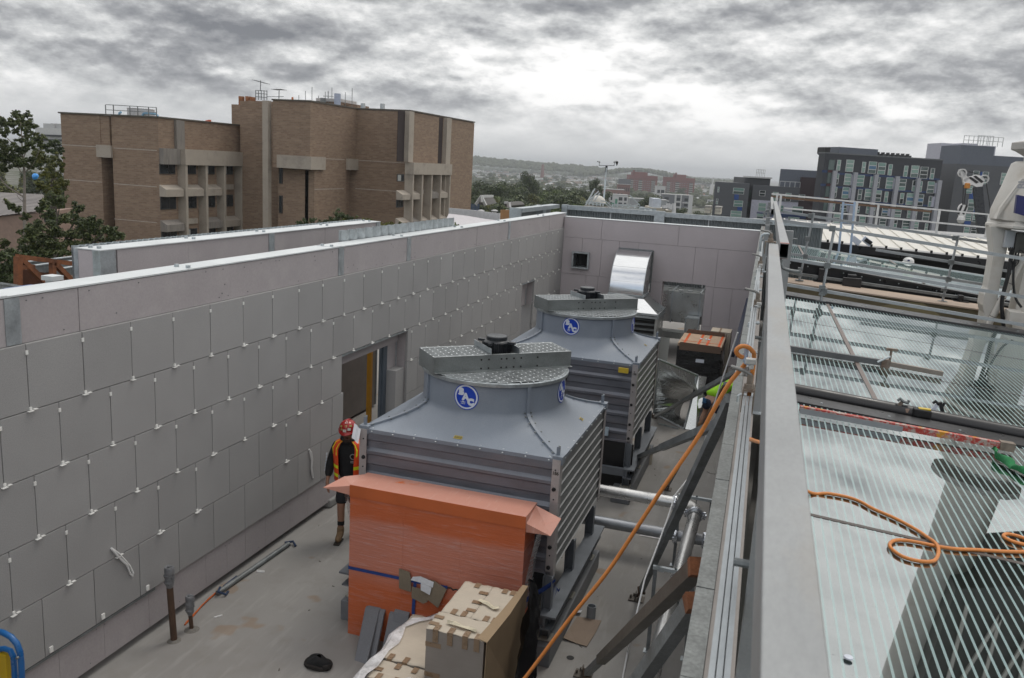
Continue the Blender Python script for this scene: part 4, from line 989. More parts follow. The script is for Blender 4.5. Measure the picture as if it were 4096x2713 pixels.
b = MB();b.prism([(-3.3,26.2,.75),(-2.55,26.2,.75),(-2.2,26.2,.5),(-2.2,26.2,0),(-2.35,26.2,0),(-2.6,26.2,.55),(-3.3,26.2,.55)],(0,.5,0));o = b.build('bent_duct',ductdull);o['label'] = 'low bent duct piece on the floor inside the far doorway';o['category'] = 'duct'
b = MB();b.obox((-3.06,24.75,.41),Vector((.24,0,0)),Vector((0,.008,.0)),Vector((0,.09,.40)));o = b.build('sheet_panel',M('primed sheet',(.40,.41,.39),.6,.1,.05,3));o['label'] = 'flat pale metal sheet leaning beside the far doorway';o['category'] = 'metal sheet'
# black wrapped crate with a cardboard lid
t_ = thing('wrapped_pallet','black wrapped pallet load with an orange taped cardboard lid','pallet',(-1.65,22.2,0))
CX0,CX1,CY0,CY1,CZ = -2.23,-1.12,21.4,22.9,1.38
b = MB();n = 10;random.seed(4)
rows = []
for j in range(12):
    z = CZ*(j/11)*.93+.02;r = []
    for x,y in [(CX0+(CX1-CX0)*i/6,CY0) for i in range(6)]+[(CX1,CY0+(CY1-CY0)*i/6) for i in range(6)]+[(CX1-(CX1-CX0)*i/6,CY1) for i in range(6)]+[(CX0,CY1-(CY1-CY0)*i/6) for i in range(7)]:
        r.append((x+random.uniform(-.007,.007),y+random.uniform(-.007,.007),z))
    r[-1] = r[0];rows.append(r)
b.grid(rows);b.build('black_wrap',M('black stretch wrap',(.010,.010,.012),.3,0,.3,6,(1,1,8),bmp=.35,bscale=16),t_)
lidm = card_mat('lid cardboard',(.42,.30,.21));edgem = card_mat('dark card edge',(.15,.10,.075))
MB().box((CX0+.01,CY0+.01,CZ*.9),(CX1-.01,CY1-.01,CZ)).build('lid',lidm,t_)
b = MB();b.prism([(CX0+.06,CY0-.012,CZ-.17),(CX1-.02,CY0-.012,CZ-.17),(CX1-.02,CY0-.012,CZ-.03),(CX1-.07,CY0-.012,CZ+.01),(CX0+.08,CY0-.012,CZ+.03),(CX0+.05,CY0-.012,CZ)],(0,.008,0))
b.prism([(CX0,CY1+.012,CZ-.1),(CX1,CY1+.012,CZ-.1),(CX1-.05,CY1+.012,CZ+.10),(CX0+.1,CY1+.012,CZ+.11)],(0,-.008,0));b.prism([(CX1+.005,CY0,CZ-.2),(CX1+.005,CY1,CZ-.1),(CX1+.005,CY1,CZ+.1),(CX1+.005,CY0+.3,CZ+.02)],(.008,0,0));b.build('card_flap',edgem,t_)
b = MB();orr = M('orange tape',(.62,.10,.02),.4)
for u in (.15,.47,.66,.93): x = CX0+(CX1-CX0)*u;b.box((x-.035,CY0+.012,CZ),(x+.025,CY1-.012,CZ+.004))
b.box((CX0+.05,CY0+.35,CZ+.005),(CX1-.05,CY0+.375,CZ+.008));b.build('tape',orr,t_)
b = MB(); 
for u,w in ((.44,.06),(.56,.05),(.63,.05)): x = CX0+(CX1-CX0)*u;b.box((x,CY0+.75,CZ+.009),(x+w,CY0+.87,CZ+.02))
b.build('paper_scrap',white,t_)
b = MB();c_ = onY(c66(575,425),CY0-.01);d_ = onY(c66(675,480),CY0-.01);b.box((c_.x,CY0-.016,d_.z),(d_.x,CY0-.0085,c_.z));b.build('paper_label',white,t_)
b = MB();b.grid([[(CX1+.012,CY0+.2+.3*i,1.15-.16*j+.02*i) if j < 1 else (CX1+.02+.05*j*(1-.2*i),CY0+.1+.25*i,1.15-.2*j) for i in range(4)] for j in range(6)]);b.build('loose_film',film,t_)
b = MB();b.box((-1.55,23.1,0),(-1.02,23.7,1.47));o = b.build('pale_carton',card);o['label'] = 'pale carton standing behind the black wrapped pallet';o['category'] = 'cardboard box'
MB().box((-1.33,23.08,1.4),(-1.29,23.72,1.476)).build('tape',tapem,o)
# dark blue steel beam leaning in the far right corner
b = MB();p_,q_ = onY(c28(2215,760),24.9),onY(c28(2040,1400),21.8);q_.z = max(q_.z,.1);b.bar(p_,q_,.10,.16,(0,1,0));b.bar(p_+Vector((.09,0,0)),q_+Vector((.09,0,0)),.02,.22,(0,1,0));o = b.build('steel_beam',M('navy steel',(.045,.055,.09),.5,.2));o['label'] = 'dark blue steel beam leaning in the far right corner';o['category'] = 'beam'
# square to round cone duct lying on the slab
t_ = thing('cone_duct','large silver square to round duct lying on its side by the crouching worker','duct',(-1.8,19,0))
sq_ = [onZ(c66(430,1310),0),onZ(c66(50,1110),0)]
def hit(q,y): return onY(q,y)
# square mouth faces away to the left; the round end points to the upper right
A0 = onZ(c66(430,1305),.01);A1 = onY(c66(600,635),19.3);A2 = onY(c66(105,430),18.0);A3 = onZ(c66(45,1105),.05)
mouth = [A0,A1,A2,A3]
dul = M('galvanised cone sheet',(.58,.60,.60),.24,.95,.12,3,fine=.05,fscale=30)
ctr = sum(mouth,Vector())/4;nx = (A1-A0).cross(A3-A0).normalized()
if nx.dot(Vector((1,.3,0))) < 0: nx = -nx
U_ = (A1-A0).normalized();V_ = nx.cross(U_)
rc = ctr+nx*.55;N = 48;rows = []
def sqpt(a):
    k = (a/(2*math.pi)*4) % 4;i = int(k);f_ = k-i;return mouth[i].lerp(mouth[(i+1) % 4],f_)
base_ang = [math.atan2((p-ctr).dot(V_),(p-ctr).dot(U_)) for p in mouth]
R_ = .40
r0 = [];r1 = [];r2 = []
for k in range(N+1):
    a = 2*math.pi*k/N;p = sqpt(a if k < N else 0);i = int(a/(2*math.pi)*4) % 4
    a0,a1 = base_ang[i],base_ang[(i+1) % 4];d = (a1-a0+math.pi) % (2*math.pi)-math.pi;f_ = (a/(2*math.pi)*4) % 1
    an = a0+d*f_;c = rc+(U_*math.cos(an)+V_*math.sin(an))*R_
    r0.append(p);r1.append(c);r2.append(c+nx*.22)
b = MB();b.grid([r0,r1]);b.build('cone',shiny if False else dul,t_);b = MB();b.grid([r1,r2]);b.build('collar',dul,t_,smooth=True)
b = MB()
for i in range(4): b.bar(mouth[i],mouth[(i+1) % 4],.035,.035,nx)
b.build('flange',galv,t_)
b = MB();b.add([A0+Vector((.25,.02,.0)),A1+Vector((.20,.06,-.02)),A1+Vector((.02,.0,0)),A0+Vector((.02,0,0))],[(0,1,2,3)]);b.build('side_sheet',dul,t_)
b = MB();b.bar(onZ(c66(110,1240),.02),onZ(c66(355,1298),.02),.04,.03);o = b.build('metal_strip',galv);o['label'] = 'thin galvanised strip lying on the slab in front of the cone duct';o['category'] = 'metal strip'
b = MB();p_ = onZ(c66(0,1500),.0);b.obox((-2.02,15.85,.12),(.1,.02,0),(0,.01,.01),(0,.03,.11));o = b.build('board_offcut',card);o['label'] = 'yellowish board offcut leaning at the corner of the farther tower';o['category'] = 'board'
# ------------------------------------------------------------------ building on the right: parapet wall
g3 = cv(2912,760,4);g4 = cv(2912,1080,4);h1 = cv(3504,380,4);h2 = cv(3504,760,4);h3 = cv(3504,1080,4);c24 = cv(3000,1850,1.8166);c6b = cv(3300,1450,2.975);c8 = cv(2950,1100,1.96)
def strip(mb,y0,y1,a,c,z0,z1):   # a strip of the parapet between two offsets from its outer edge
    mb.prism([(Ewall(y0)+a,y0,z0),(Ewall(y0)+c,y0,z0),(Ewall(y1)+c,y1,z0),(Ewall(y1)+a,y1,z0)],(0,0,z1-z0))
pw = thing('parapet_wall','long parapet with a galvanised edge between the plant deck and the glass roof','wall',(-.2,12,0))
b = MB();strip(b,-2.5,34,.004,.155,0,4.075);b.build('wall_body',M('grey block wall',(.22,.21,.205),.9),pw)
b = MB();y = -2.4;random.seed(6)
while y < 33: strip(b,y,y+.594,0,.066,3.93,4.094+random.uniform(0,.004));y += .6
b.build('edge_angle',M('mottled edge steel',(.20,.21,.205),.6,.45,.2,12,fine=.2,fscale=60,stain=(.10,.10,.095),samt=.6,sscale=5),pw)
b = MB();strip(b,-2.5,34,.068,.16,4.076,4.092);b.build('capping',M('brown grey capping',(.235,.215,.20),.75,.1,.08,3,(1,.3,1),fine=.06),pw)
b = MB();random.seed(16)
for i in range(26):
    y = .8+i*.9+random.uniform(-.2,.2);b.cyl((Ewall(y)+.10,y,4.092),(Ewall(y)+.10,y,4.112),.014,n=8)
b.build('bolts',galv,pw)
# guard rails
def rails(y0,y1,xo,xw,z0,z1,lab,mat_,hollow=True):
    t = thing('guard_rail',lab,'guard rail',(RX(xo,y0),y0,z0),'guard rails along the parapet')
    b = MB();w = .006
    P = lambda a,y,z: Vector((RX(xo+a,y),y,z))
    for a,c,e,f in ((0,xw,z1-w,z1),(0,xw,z0,z0+w),(0,w,z0+w,z1-w),(xw-w,xw,z0+w,z1-w)):
        b.add([P(a,y0,e),P(c,y0,e),P(c,y1,e),P(a,y1,e),P(a,y0,f),P(c,y0,f),P(c,y1,f),P(a,y1,f)],[(3,2,1,0),(4,5,6,7),(0,1,5,4),(1,2,6,5),(2,3,7,6),(3,0,4,7)])
    b.build('box_tube',mat_,t,bev=.004);return t
r1 = rails(-1.5,8.36,.056,.084,4.84,5.0,'thick galvanised box rail nearest the camera with a rust stained patch',galvr)
r2 = rails(8.40,24,.158,.086,4.865,5.005,'second box rail with a dark open end farther along the parapet',galvr)
r3 = rails(20,33.0,.10,.08,4.80,4.93,'most distant box rail at the end of the parapet',galvr)
b = MB()    # red paint round the open end
for a,c,e,f in ((.158,.244,5.006,5.008),(.158,.244,4.862,4.864)): b.box((RX(a,8.41),8.405,e),(RX(c,8.41),8.47,f))
b.build('red_paint',M('faded red paint',(.30,.06,.04),.7),r2)
lr = M('galvanised strut',(.40,.43,.45),.45,.7,.08,6,(1,.3,1),fine=.06)
def strut(y0,y1,xo,z,lab,w=.046):
    t = thing('strut_channel',lab,'strut',(RX(xo,y0),y0,z),'lower struts outside the guard rails')
    for a in (0,w*.36,w*.72): MB().bar((RX(xo+a,y0),y0,z),(RX(xo+a,y1),y1,z),w*.30,.05).build('lip' if a else 'flange',lr,t)
    MB().bar((RX(xo+w*.36,y0),y0,z-.027),(RX(xo+w*.36,y1),y1,z-.027),w*1.0,.004).build('web',galvd,t);return t
strut(-1,4.28,-.003,4.50,'lower grooved strut running toward the bottom edge');strut(4.42,8.3,-.02,4.62,'middle grooved strut behind the orange hose hook',.04);strut(8.5,14.5,-.02,4.56,'far thin strut beyond the second bracket',.034)
def post(x,y,z0,z1,w,lab):
    t = thing('rail_post',lab,'post',(x,y,z0),'posts under the guard rails')
    MB().box((x-w/2,y-.03,z0),(x+w/2,y+.03,z1)).build('shaft',galvr,t,bev=.004)
    b = MB();b.box((x-w/2-.02,y-.06,z0),(x+w/2+.02,y+.06,z0+.012));b.build('foot',galv,t)
    b = MB();b.cyl((x+w/2,y,z1-.1),(x+w/2+.05,y,z1-.1),.012,n=8);b.cyl((x-w/2-.04,y,z1-.25),(x-w/2,y,z1-.25),.012,n=8);b.build('pin',galvd,t)
post(.078,11.0,3.45,4.985,.10,'pale broad post just beyond the open rail end')
for i,(y,xo) in enumerate(((14.4,.045),(17.2,.05),(20.6,.05),(24.2,.05),(28,.06))): post(RX(xo,y),y,4.094,4.86,.075,('first','second','third','fourth','fifth')[i]+' slim post along the parapet beyond the broad pale post')
for i,(y,xo) in enumerate(((2.2,.085),(5.6,.085))): post(RX(xo,y),y,4.094,4.838,.05,('post under the thick rail at the bottom edge','post under the thick rail behind the hose hook')[i])
br = M('rust flecked bracket',(.24,.20,.165),.6,.5,.3,14,stain=(.13,.06,.03),samt=.8,sscale=8)
def clamp(x,y,z,w,lab,handle=-1):
    t = thing('rail_clamp',lab,'clamp',(x,y,z),'screw clamps on the guard rails')
    b = MB();b.box((x-w/2,y-.03,z),(x+w/2,y+.03,z+.012));b.box((x-w/2,y-.03,z-.11),(x-w/2+.008,y+.03,z));b.box((x+w/2-.008,y-.03,z-.11),(x+w/2,y+.03,z));b.build('yoke',br,t)
    b = MB();b.cyl((x,y,z+.012),(x,y,z+.085),.016,n=10);b.lathe((x,y,z+.012),[(.026,0),(.026,.022),(.02,.026)],6);b.build('bolt',br,t)
    b = MB();h = handle;b.tube([(x,y,z+.06),(x,y,z+.085),(x+h*.03,y,z+.10),(x+h*.075,y+.02,z+.105),(x+h*.10,y+.03,z+.108)],.010,8);b.build('handle',M('zinc handle',(.25,.25,.245),.5,.6),t,smooth=True)
clamp(-.072,4.33,4.54,.062,'rusty screw clamp with a bent handle where the lower struts meet');clamp(-.10,8.42,5.004,.10,'rusty clamp bridging the joint of the two thick box rails')
clamp(RX(.01,6.6),6.6,4.66,.05,'small clamp on the middle strut beyond the hose loop');clamp(RX(.0,10.2),10.2,4.62,.05,'small clamp on the far thin strut',-1)
b = MB();pts = [onY(g3(*q),8.75) for q in ((510,985),(515,900),(530,780),(545,730),(580,705),(640,705),(700,712))];b.tube(pts,.013,8);o = b.build('bent_rod',galv,smooth=True);o['label'] = 'bent galvanised rod hooked over the box rail joint';o['category'] = 'rod'
b = MB();pts = [onY(g3(*q),8.2) for q in ((860,1120),(850,1190),(880,1250),(950,1280),(1050,1300),(1140,1310),(1160,1290))];b.tube(pts,.015,8);o = b.build('bent_rod',galvd,smooth=True);o['label'] = 'bent grey rod below the open rail end reaching to a scaffold coupler';o['category'] = 'rod'
b = MB();b.tube([onY(q,12.5) for q in (g3(600,430),g3(580,380),g3(610,330),g3(660,325))],.02,6);o = b.build('bent_rod',galvd,smooth=True);o['label'] = 'small dark bent rod on the distant rail posts';o['category'] = 'rod'
for i,(x,y,z,s_) in enumerate(((-.066,3.86,4.78,.019),(-.10,6.3,4.70,.015),(-.19,9.9,4.63,.017))):
    b = MB();b.box((x-s_*1.4,y-s_,z),(x+s_,y+s_,z+s_*1.3));b.box((x-s_*.5,y-s_*.7,z-s_*1.2),(x+s_*.6,y+s_*.7,z));o = b.build('white_stop_block',M('white block',(.52,.51,.49),.5),bev=.004);o['label'] = ('white plastic stop beside the orange hose loop','white plastic stop on the middle strut','white plastic stop on the far strut')[i];o['category'] = 'stop block'
random.seed(31)
for i in range(7):
    y = 5.2+i*1.25;x = Ewall(y)+.09;z = 4.30+.02*(i % 3)
    b = MB();b.tube([(x+.06,y,z),(x-.02,y,z),(x-.035,y,z-.012),(x-.035,y,z-.05)],.008,6);b.cyl((x+.03,y,z),(x+.055,y,z),.017,n=6)
    o = b.build('hook_bolt',galv);o['label'] = ['first','second','third','fourth','fifth','sixth','seventh'][i]+' small hook bolt along the parapet counted from the hose loop';o['category'] = 'bolt';o['group'] = 'hook bolts along the parapet'
# ------------------------------------------------------------------ orange hose
hose = M('orange air hose',(.62,.22,.05),.42,0,.08,10,fine=.05)
def smoothpts(P,k=5):
    P = [Vector(p) for p in P];out = []
    for i in range(len(P)-1):
        p0,p1,p2,p3 = P[max(i-1,0)],P[i],P[i+1],P[min(i+2,len(P)-1)]
        for j in range(k):
            u = j/k;out.append(.5*((2*p1)+(p2-p0)*u+(2*p0-5*p1+4*p2-p3)*u*u+(3*p1-p0-3*p2+p3)*u**3))
    out.append(P[-1]);return out
pts = [Vector((-1.95,4.9,.02)),Vector((-1.75,4.7,.8)),at(c23(-160,1760),5.35)]
for x,y,D in ((0,1568,5.2),(330,1130,5.0),(600,795,4.85),(830,450,4.7),(1000,190,4.6)): pts.append(at(c23(x,y),D))
for x,y,D in ((620,1380,4.5),(800,1060,4.42),(990,740,4.36),(1150,545,4.32),(1225,440,4.28),(1195,412,4.25),(1130,395,4.24),(1085,345,4.23),(1095,300,4.22),(1150,268,4.21),(1220,275,4.2),(1275,320,4.2),(1305,390,4.22)): pts.append(at(c66(x,y),D))
p = pts[-1];pts += [p+Vector((.0,.05,-.14)),Vector((-.075,4.40,4.28)),Vector((-.04,4.75,4.16)),Vector((.08,5.3,3.95)),Vector((.2,5.8,3.62))]
ZH = .014
pg = [onG(c24(*q),3.5+ZH) for q in ((440,220),(560,225),(700,250),(800,285),(900,340),(1050,405),(1200,485),(1290,545),(1350,605),(1368,660),(1350,705),(1300,722),(1200,712),(1100,680),(1030,630),(1015,595),(1050,568),(1130,567),(1240,585),(1360,610),(1500,630),(1640,635),(1800,645),(1991,650),(2090,640),(2060,610),(1960,590),(1880,563),(1842,535),(1870,520),(1960,540),(2060,580),(2200,640),(2500,700))]
for k in (8,9,18,19): pg[k] = pg[k]+Vector((0,0,.012 if k < 12 else .0))
pts += pg
b = MB();b.tube(smoothpts(pts,5),.0115,12);o = b.build('air_hose',hose,smooth=True);o['label'] = 'orange air hose hung over the rail and coiled on the glass roof';o['category'] = 'hose'
b = MB();hk = [at(c66(x,y),4.24) for x,y in ((1212,235),(1212,300),(1205,380),(1192,440),(1200,468),(1230,482),(1290,480))];b.tube(hk,.012,8);o = b.build('hose_hook',M('pale blue hook',(.36,.43,.55),.4,.3),smooth=True);o['label'] = 'pale blue steel hook holding the orange hose at the rail';o['category'] = 'hook'
# ------------------------------------------------------------------ glass roof
def glass_mat():
    m,t,p = nt('printed roof glass');nodes = t.nodes
    out = nodes['Material Output']
    tc = nodes.new('ShaderNodeTexCoord');sp = nodes.new('ShaderNodeSeparateXYZ');t.links.new(tc.outputs['Object'],sp.inputs[0])
    c = mathn(t,'ADD',sp.outputs[0],mathn(t,'MULTIPLY',sp.outputs[1],.0203))
    fr = mathn(t,'FRACT',mathn(t,'DIVIDE',c,.0545))
    line = mathn(t,'LESS_THAN',fr,.25)
    v = coords(t);d1 = noise(t,coords(t,(2,6,1),(0,0,.5)),9,7,.75);d2 = noise(t,v,.9,4)
    dirt = mathn(t,'MULTIPLY',ramp(t,d1,.60,.72),ramp(t,d2,.42,.62))
    gl = nodes.new('ShaderNodeBsdfGlossy');gl.inputs['Color'].default_value = (.88,.92,.92,1);gl.inputs['Roughness'].default_value = .012
    tr = nodes.new('ShaderNodeBsdfTransparent');tr.inputs['Color'].default_value = (.50,.56,.54,1)
    fn = nodes.new('ShaderNodeFresnel');fn.inputs['IOR'].default_value = 2.4
    mx = nodes.new('ShaderNodeMixShader');t.links.new(mathn(t,'MINIMUM',mathn(t,'ADD',mathn(t,'MULTIPLY',fn.outputs[0],.75),.33),.92),mx.inputs[0]);t.links.new(tr.outputs[0],mx.inputs[1]);t.links.new(gl.outputs[0],mx.inputs[2])
    df = nodes.new('ShaderNodeBsdfDiffuse');df.inputs['Color'].default_value = (.44,.585,.58,1)
    m2 = nodes.new('ShaderNodeMixShader');t.links.new(mathn(t,'MULTIPLY',line,.55),m2.inputs[0]);t.links.new(mx.outputs[0],m2.inputs[1]);t.links.new(df.outputs[0],m2.inputs[2])
    dd = nodes.new('ShaderNodeBsdfDiffuse');dd.inputs['Color'].default_value = (.16,.15,.13,1)
    m3 = nodes.new('ShaderNodeMixShader');t.links.new(mathn(t,'MULTIPLY',dirt,.5),m3.inputs[0]);t.links.new(m2.outputs[0],m3.inputs[1]);t.links.new(dd.outputs[0],m3.inputs[2])
    t.links.new(m3.outputs[0],out.inputs['Surface']);return m
glass = glass_mat()
zg = lambda x,z0=3.5: z0-.072*x
XR = 13.0
gr = thing('glass_roof','near sloping glass roof printed with pale stripes and framed in black','glass roof',(5,9,3))
def pane(y0,y1,x0=.16,x1=XR,dz=0):
    a0,a1 = RX(x0,y0)if x0 < 1 else x0,RX(x0,y1) if x0 < 1 else x0
    return MB().add([(a0,y0,zg(a0)+dz),(x1,y0,zg(x1)+dz),(x1,y1,zg(x1)+dz),(a1,y1,zg(a1)+dz)],[(0,1,2,3)]).build('glass_pane',glass,gr)
pane(-1.5,5.52,.24);pane(5.56,8.44,.24);pane(8.98,10.86,.24);pane(10.875,13.58,.24);pane(13.595,16.22,.24)
sil = M('brown grey sealant',(.085,.07,.062),.5,0,.1,8)
def slopebar(y0,y1,x0,x1,dz0,dz1,mat_,name):
    b = MB();a = [(x0,y0),(x1,y0),(x1,y1),(x0,y1)]
    b.add([(x,y,zg(x)+dz0) for x,y in a]+[(x,y,zg(x)+dz1) for x,y in a],[(3,2,1,0),(4,5,6,7),(0,1,5,4),(1,2,6,5),(2,3,7,6),(3,0,4,7)]);return b.build(name,mat_,gr)
slopebar(5.52,5.56,.1,XR,-.02,.003,sil,'joint_seal');slopebar(10.86,10.875,.0,XR,-.02,.002,sil,'joint_seal');slopebar(13.58,13.595,-.1,XR,-.02,.002,sil,'joint_seal')
b = MB();j0,j1 = onG(c8(705,232)),onG(c8(1112,1045))
b.bar(j0+Vector((0,0,.004)),j1+Vector((0,0,.004)),.05,.012);b.build('joint_strip',M('brown joint strip',(.17,.135,.12),.5),gr)
slopebar(8.44,8.72,.02,XR,-.05,.015,black,'gutter_flashing');slopebar(8.72,8.80,.02,XR,-.10,.0,blackm,'gutter_slot')
b = MB();b.tube([(.02,8.90,zg(.02)+.005),(XR,8.90,zg(XR)+.005)],.075,16);b.build('gutter_tube',black,gr,smooth=True)
slopebar(16.22,16.78,-.12,XR,-.03,.035,black,'ridge_flashing')
b = MB()
for k in range(18): x = .35+.62*k;b.cyl((x,16.42,zg(x)+.03),(x,16.42,zg(x)+.046),.018,n=8);b.cyl((x+.2,8.55,zg(x+.2)),(x+.2,8.55,zg(x+.2)+.02),.012,n=8)
b.build('bolts',galv,gr)
b = MB()
for y in (-1.4,1.0,3.4,6.2): b.box((.2,y,2.9),(XR,y+.1,3.2-.0)) if False else None
struct('atrium_floor',MB().box((.1,-2.5,-1.2),(XR,19.6,-1.0)),M('dark atrium floor',(.10,.095,.08),.7,0,.3,1.5))
struct('roof_trough',MB().box((.0,16.8,2.1),(XR,19.65,2.2)),M('trough lining',(.12,.11,.085),.8))
# timber ledge and black beam of the second roof
lt = thing('timber_upstand','brown plywood upstand with a pale timber top below the black beam','upstand',(5,19.9,2.2))
ply = M('olive plywood',(.125,.105,.062),.75,0,.2,2.5,(1,1,3),fine=.08);timb = M('pale timber plate',(.42,.33,.26),.75,0,.12,2,(.4,4,4))
zl_ = lambda x: 3.38-.053*x
b = MB();b.add([(-.2,19.7,2.2),(XR,19.7,2.2),(XR,19.7,zl_(XR)-.03),(-.2,19.7,zl_(-.2)-.03)],[(0,1,2,3)]);b.build('plywood_face',ply,lt)
b = MB();b.prism([(-.2,19.66,zl_(-.2)-.03),(XR,19.66,zl_(XR)-.03),(XR,19.66,zl_(XR)),(-.2,19.66,zl_(-.2))],(0,1.0,0));b.build('timber_plate',timb,lt)
b = MB();p = [onY(h3(*q),19.69) for q in ((-350,650),(495,505),(740,520),(1120,800))];b.prism([p[0],p[1],p[2],p[3]],(0,.006,0));b.build('pale_ply_panel',M('pale plywood',(.215,.185,.10),.75,0,.1,3),lt)
b2 = thing('black_roof_beam','long black steel beam carrying the second glass roof on short posts','beam',(5,21.1,3))
zt_ = lambda x: 3.785-.108*x
zb_ = lambda x: 3.45-.098*x
b = MB();b.prism([(-.2,21,zb_(-.2)),(XR,21,zb_(XR)),(XR,21,zt_(XR)),(-.2,21,zt_(-.2))],(0,.12,0));b.prism([(-.2,20.9,zt_(-.2)-.05),(XR,20.9,zt_(XR)-.05),(XR,20.9,zt_(XR)),(-.2,20.9,zt_(-.2))],(0,.098,0));b.build('web_plate',black,b2)
for px in (430,1715):
    x = onY(g3(1000+px,1400),20.8).x
for x,w in ((.95,.05),(1.62,.09),(3.9,.05),(6.2,.09)):
    MB().box((x-w,20.6,zl_(x)),(x+w,20.88,zt_(x)-.06)).build('post',black,b2);MB().box((x-w-.1,20.5,zl_(x)+.001),(x+w+.1,20.9,zl_(x)+.015)).build('base_plate',black,b2)
b = MB();b.box((1.42,20.5,3.05),(1.82,20.59,zt_(1.6)-.12));b.build('cover_box',black,b2,bev=.01)
b = MB()
for k in range(14): x = .25+.4*k;b.cyl((x,20.99,zt_(x)-.09),(x,20.98,zt_(x)-.09),.016,n=8)
b.build('bolts',galv,b2)
b = MB();b.bar((.1,20.75,zl_(.1)+.10),(6.5,20.75,zl_(6.5)+.06),.12,.06);b.build('lower_flange',galvd,b2)
rf = thing('second_glass_roof','farther glass roof reflecting bright sky beyond the black beam','glass roof',(5,24,3))
ua,ub = onY(g3(1010,880),27.0),onY(h2(1800,1390),27.0)
sl_ = (ub.z-ua.z)/(ub.x-ua.x);zu = lambda x: ua.z+sl_*(x-ua.x)
b = MB();b.add([(-.25,21.12,zt_(-.25)+.002),(XR,21.12,zt_(XR)+.002),(XR,27,zu(XR)),(-.3,27,zu(-.3))],[(0,1,2,3)]);b.build('glass_pane',glass,rf)
b = MB()
for x in (.62,3.2,5.8): b.bar((x,21.15,zt_(x)+.012),(x-.12,27,zu(x-.12)+.012),.05,.012)
each(b,'joint_strip',M('brown joint strip',(.17,.135,.12),.5),rf)
b = MB();b.bar((-.3,27.03,zu(-.3)),(XR,27.03,zu(XR)),.06,.05);b.build('edge_trim',whitecap,rf)
# white ribbed roof beyond, with its dark gutter
wr = thing('white_ribbed_roof','cream ribbed metal roof with a black gutter beyond the glass roofs','roof',(5,33,3))
cream = M('cream roof sheet',(.62,.60,.55),.45,0,.06,1.2,stain=(.5,.47,.42),samt=.4)
ze = lambda x: 3.72-.03*x
b = MB();b.add([(-.4,30,ze(-.4)),(XR+2,30,ze(XR+2)),(XR+2,37,ze(XR+2)+.25),(-.5,37,ze(-.5)+.25)],[(0,1,2,3)]);b.build('sheet',cream,wr)
b = MB();k = 0
while .1+k*.45 < XR: x = .1+k*.45;b.bar((x,29.98,ze(x)+.02),(x-.1,37,ze(x)+.27),.05,.05);k += 1
b.build('ribs',cream,wr)
b = MB();k = 0
while .1+k*.45 < XR: x = .1+k*.45;b.obox((x,29.95,ze(x)-.01),(.035,0,0),(0,.02,0),(0,0,.05));k += 1
b.build('rib_closers',blackm,wr)
b = MB();b.prism([(-.4,29.7,ze(-.4)-.28),(XR,29.7,ze(XR)-.28),(XR,29.7,ze(XR)-.04),(-.4,29.7,ze(-.4)-.04)],(0,.25,0));b.build('gutter',black,wr)
b = MB();b.prism([(-.4,30.2,1.0),(XR,30.2,1.0),(XR,30.2,ze(XR)-.3),(-.4,30.2,ze(-.4)-.3)],(0,.1,0));b.build('void_face',M('void shade',(.03,.03,.03),.8),wr)  # black face puts the shade of the void under the eave into colour
b = MB();b.bar((2.2,28.6,2.6),(11,28.6,2.1),.3,.3);o = b.build('black_truss_beam',black);o['label'] = 'black beam in the gap behind the second glass roof';o['category'] = 'beam'
# scaffold guard rails over the roofs
tube_m = M('scaffold tube',(.36,.38,.395),.5,.65,.12,6,fine=.08,fscale=50)
def scaffold(Y,rl,posts,lab,r=.0245):
    t = thing('scaffold_rail',lab,'scaffold',(2,Y,3.4),'scaffold edge rails over the roofs')
    for (x0,z0,x1,z1) in rl:
        e = XR-3;z2 = z0+(z1-z0)*(e-x0)/(x1-x0);MB().bar((x0,Y,z0),(e,Y+.02*(e-x0),z2),r*2.1,r*2.3).build('rail',tube_m,t)
    for (xb,zb,xt,zt2) in posts:
        p = MB().tube([(xb,Y-.045,zb),(xt,Y-.045,zt2)],r,12).build('post',tube_m,t,smooth=True)
        k = MB()
        for (x0,z0,x1,z1) in rl:
            x = (xb+xt)/2;z = z0+(z1-z0)*(x-x0)/(x1-x0)
            if z > zb+.05: k.box((x-.05,Y-.08,z-.05),(x+.05,Y+.03,z+.05))
        k.box((xb-.05,Y-.1,zb+.10),(xb+.06,Y+.0,zb+.16));k.box((xb-.06,Y-.1,zb+.22),(xb+.05,Y,zb+.28));k.box((xb-.09,Y-.1,zb-.01),(xb+.09,Y+.04,zb+.004))
        k.build('couplers',galvd,t)
scaffold(16.3,[(-.04,4.86,3.94,4.5),(.19,4.17,4.04,3.85),(.18,3.70,4.12,3.37)],[(.80,3.47,.87,4.83),(6.6,3.05,6.7,4.45)],'nearer line of grey scaffold rails with a greenish post over the glass roof')
scaffold(20.2,[(-.05,4.88,4.29,4.5),(1.99,4.19,4.31,3.98),(.22,3.95,4.28,3.62)],[(.48,3.38,.61,4.9),(3.46,3.2,3.57,4.63)],'farther line of grey scaffold rails standing on the timber upstand')
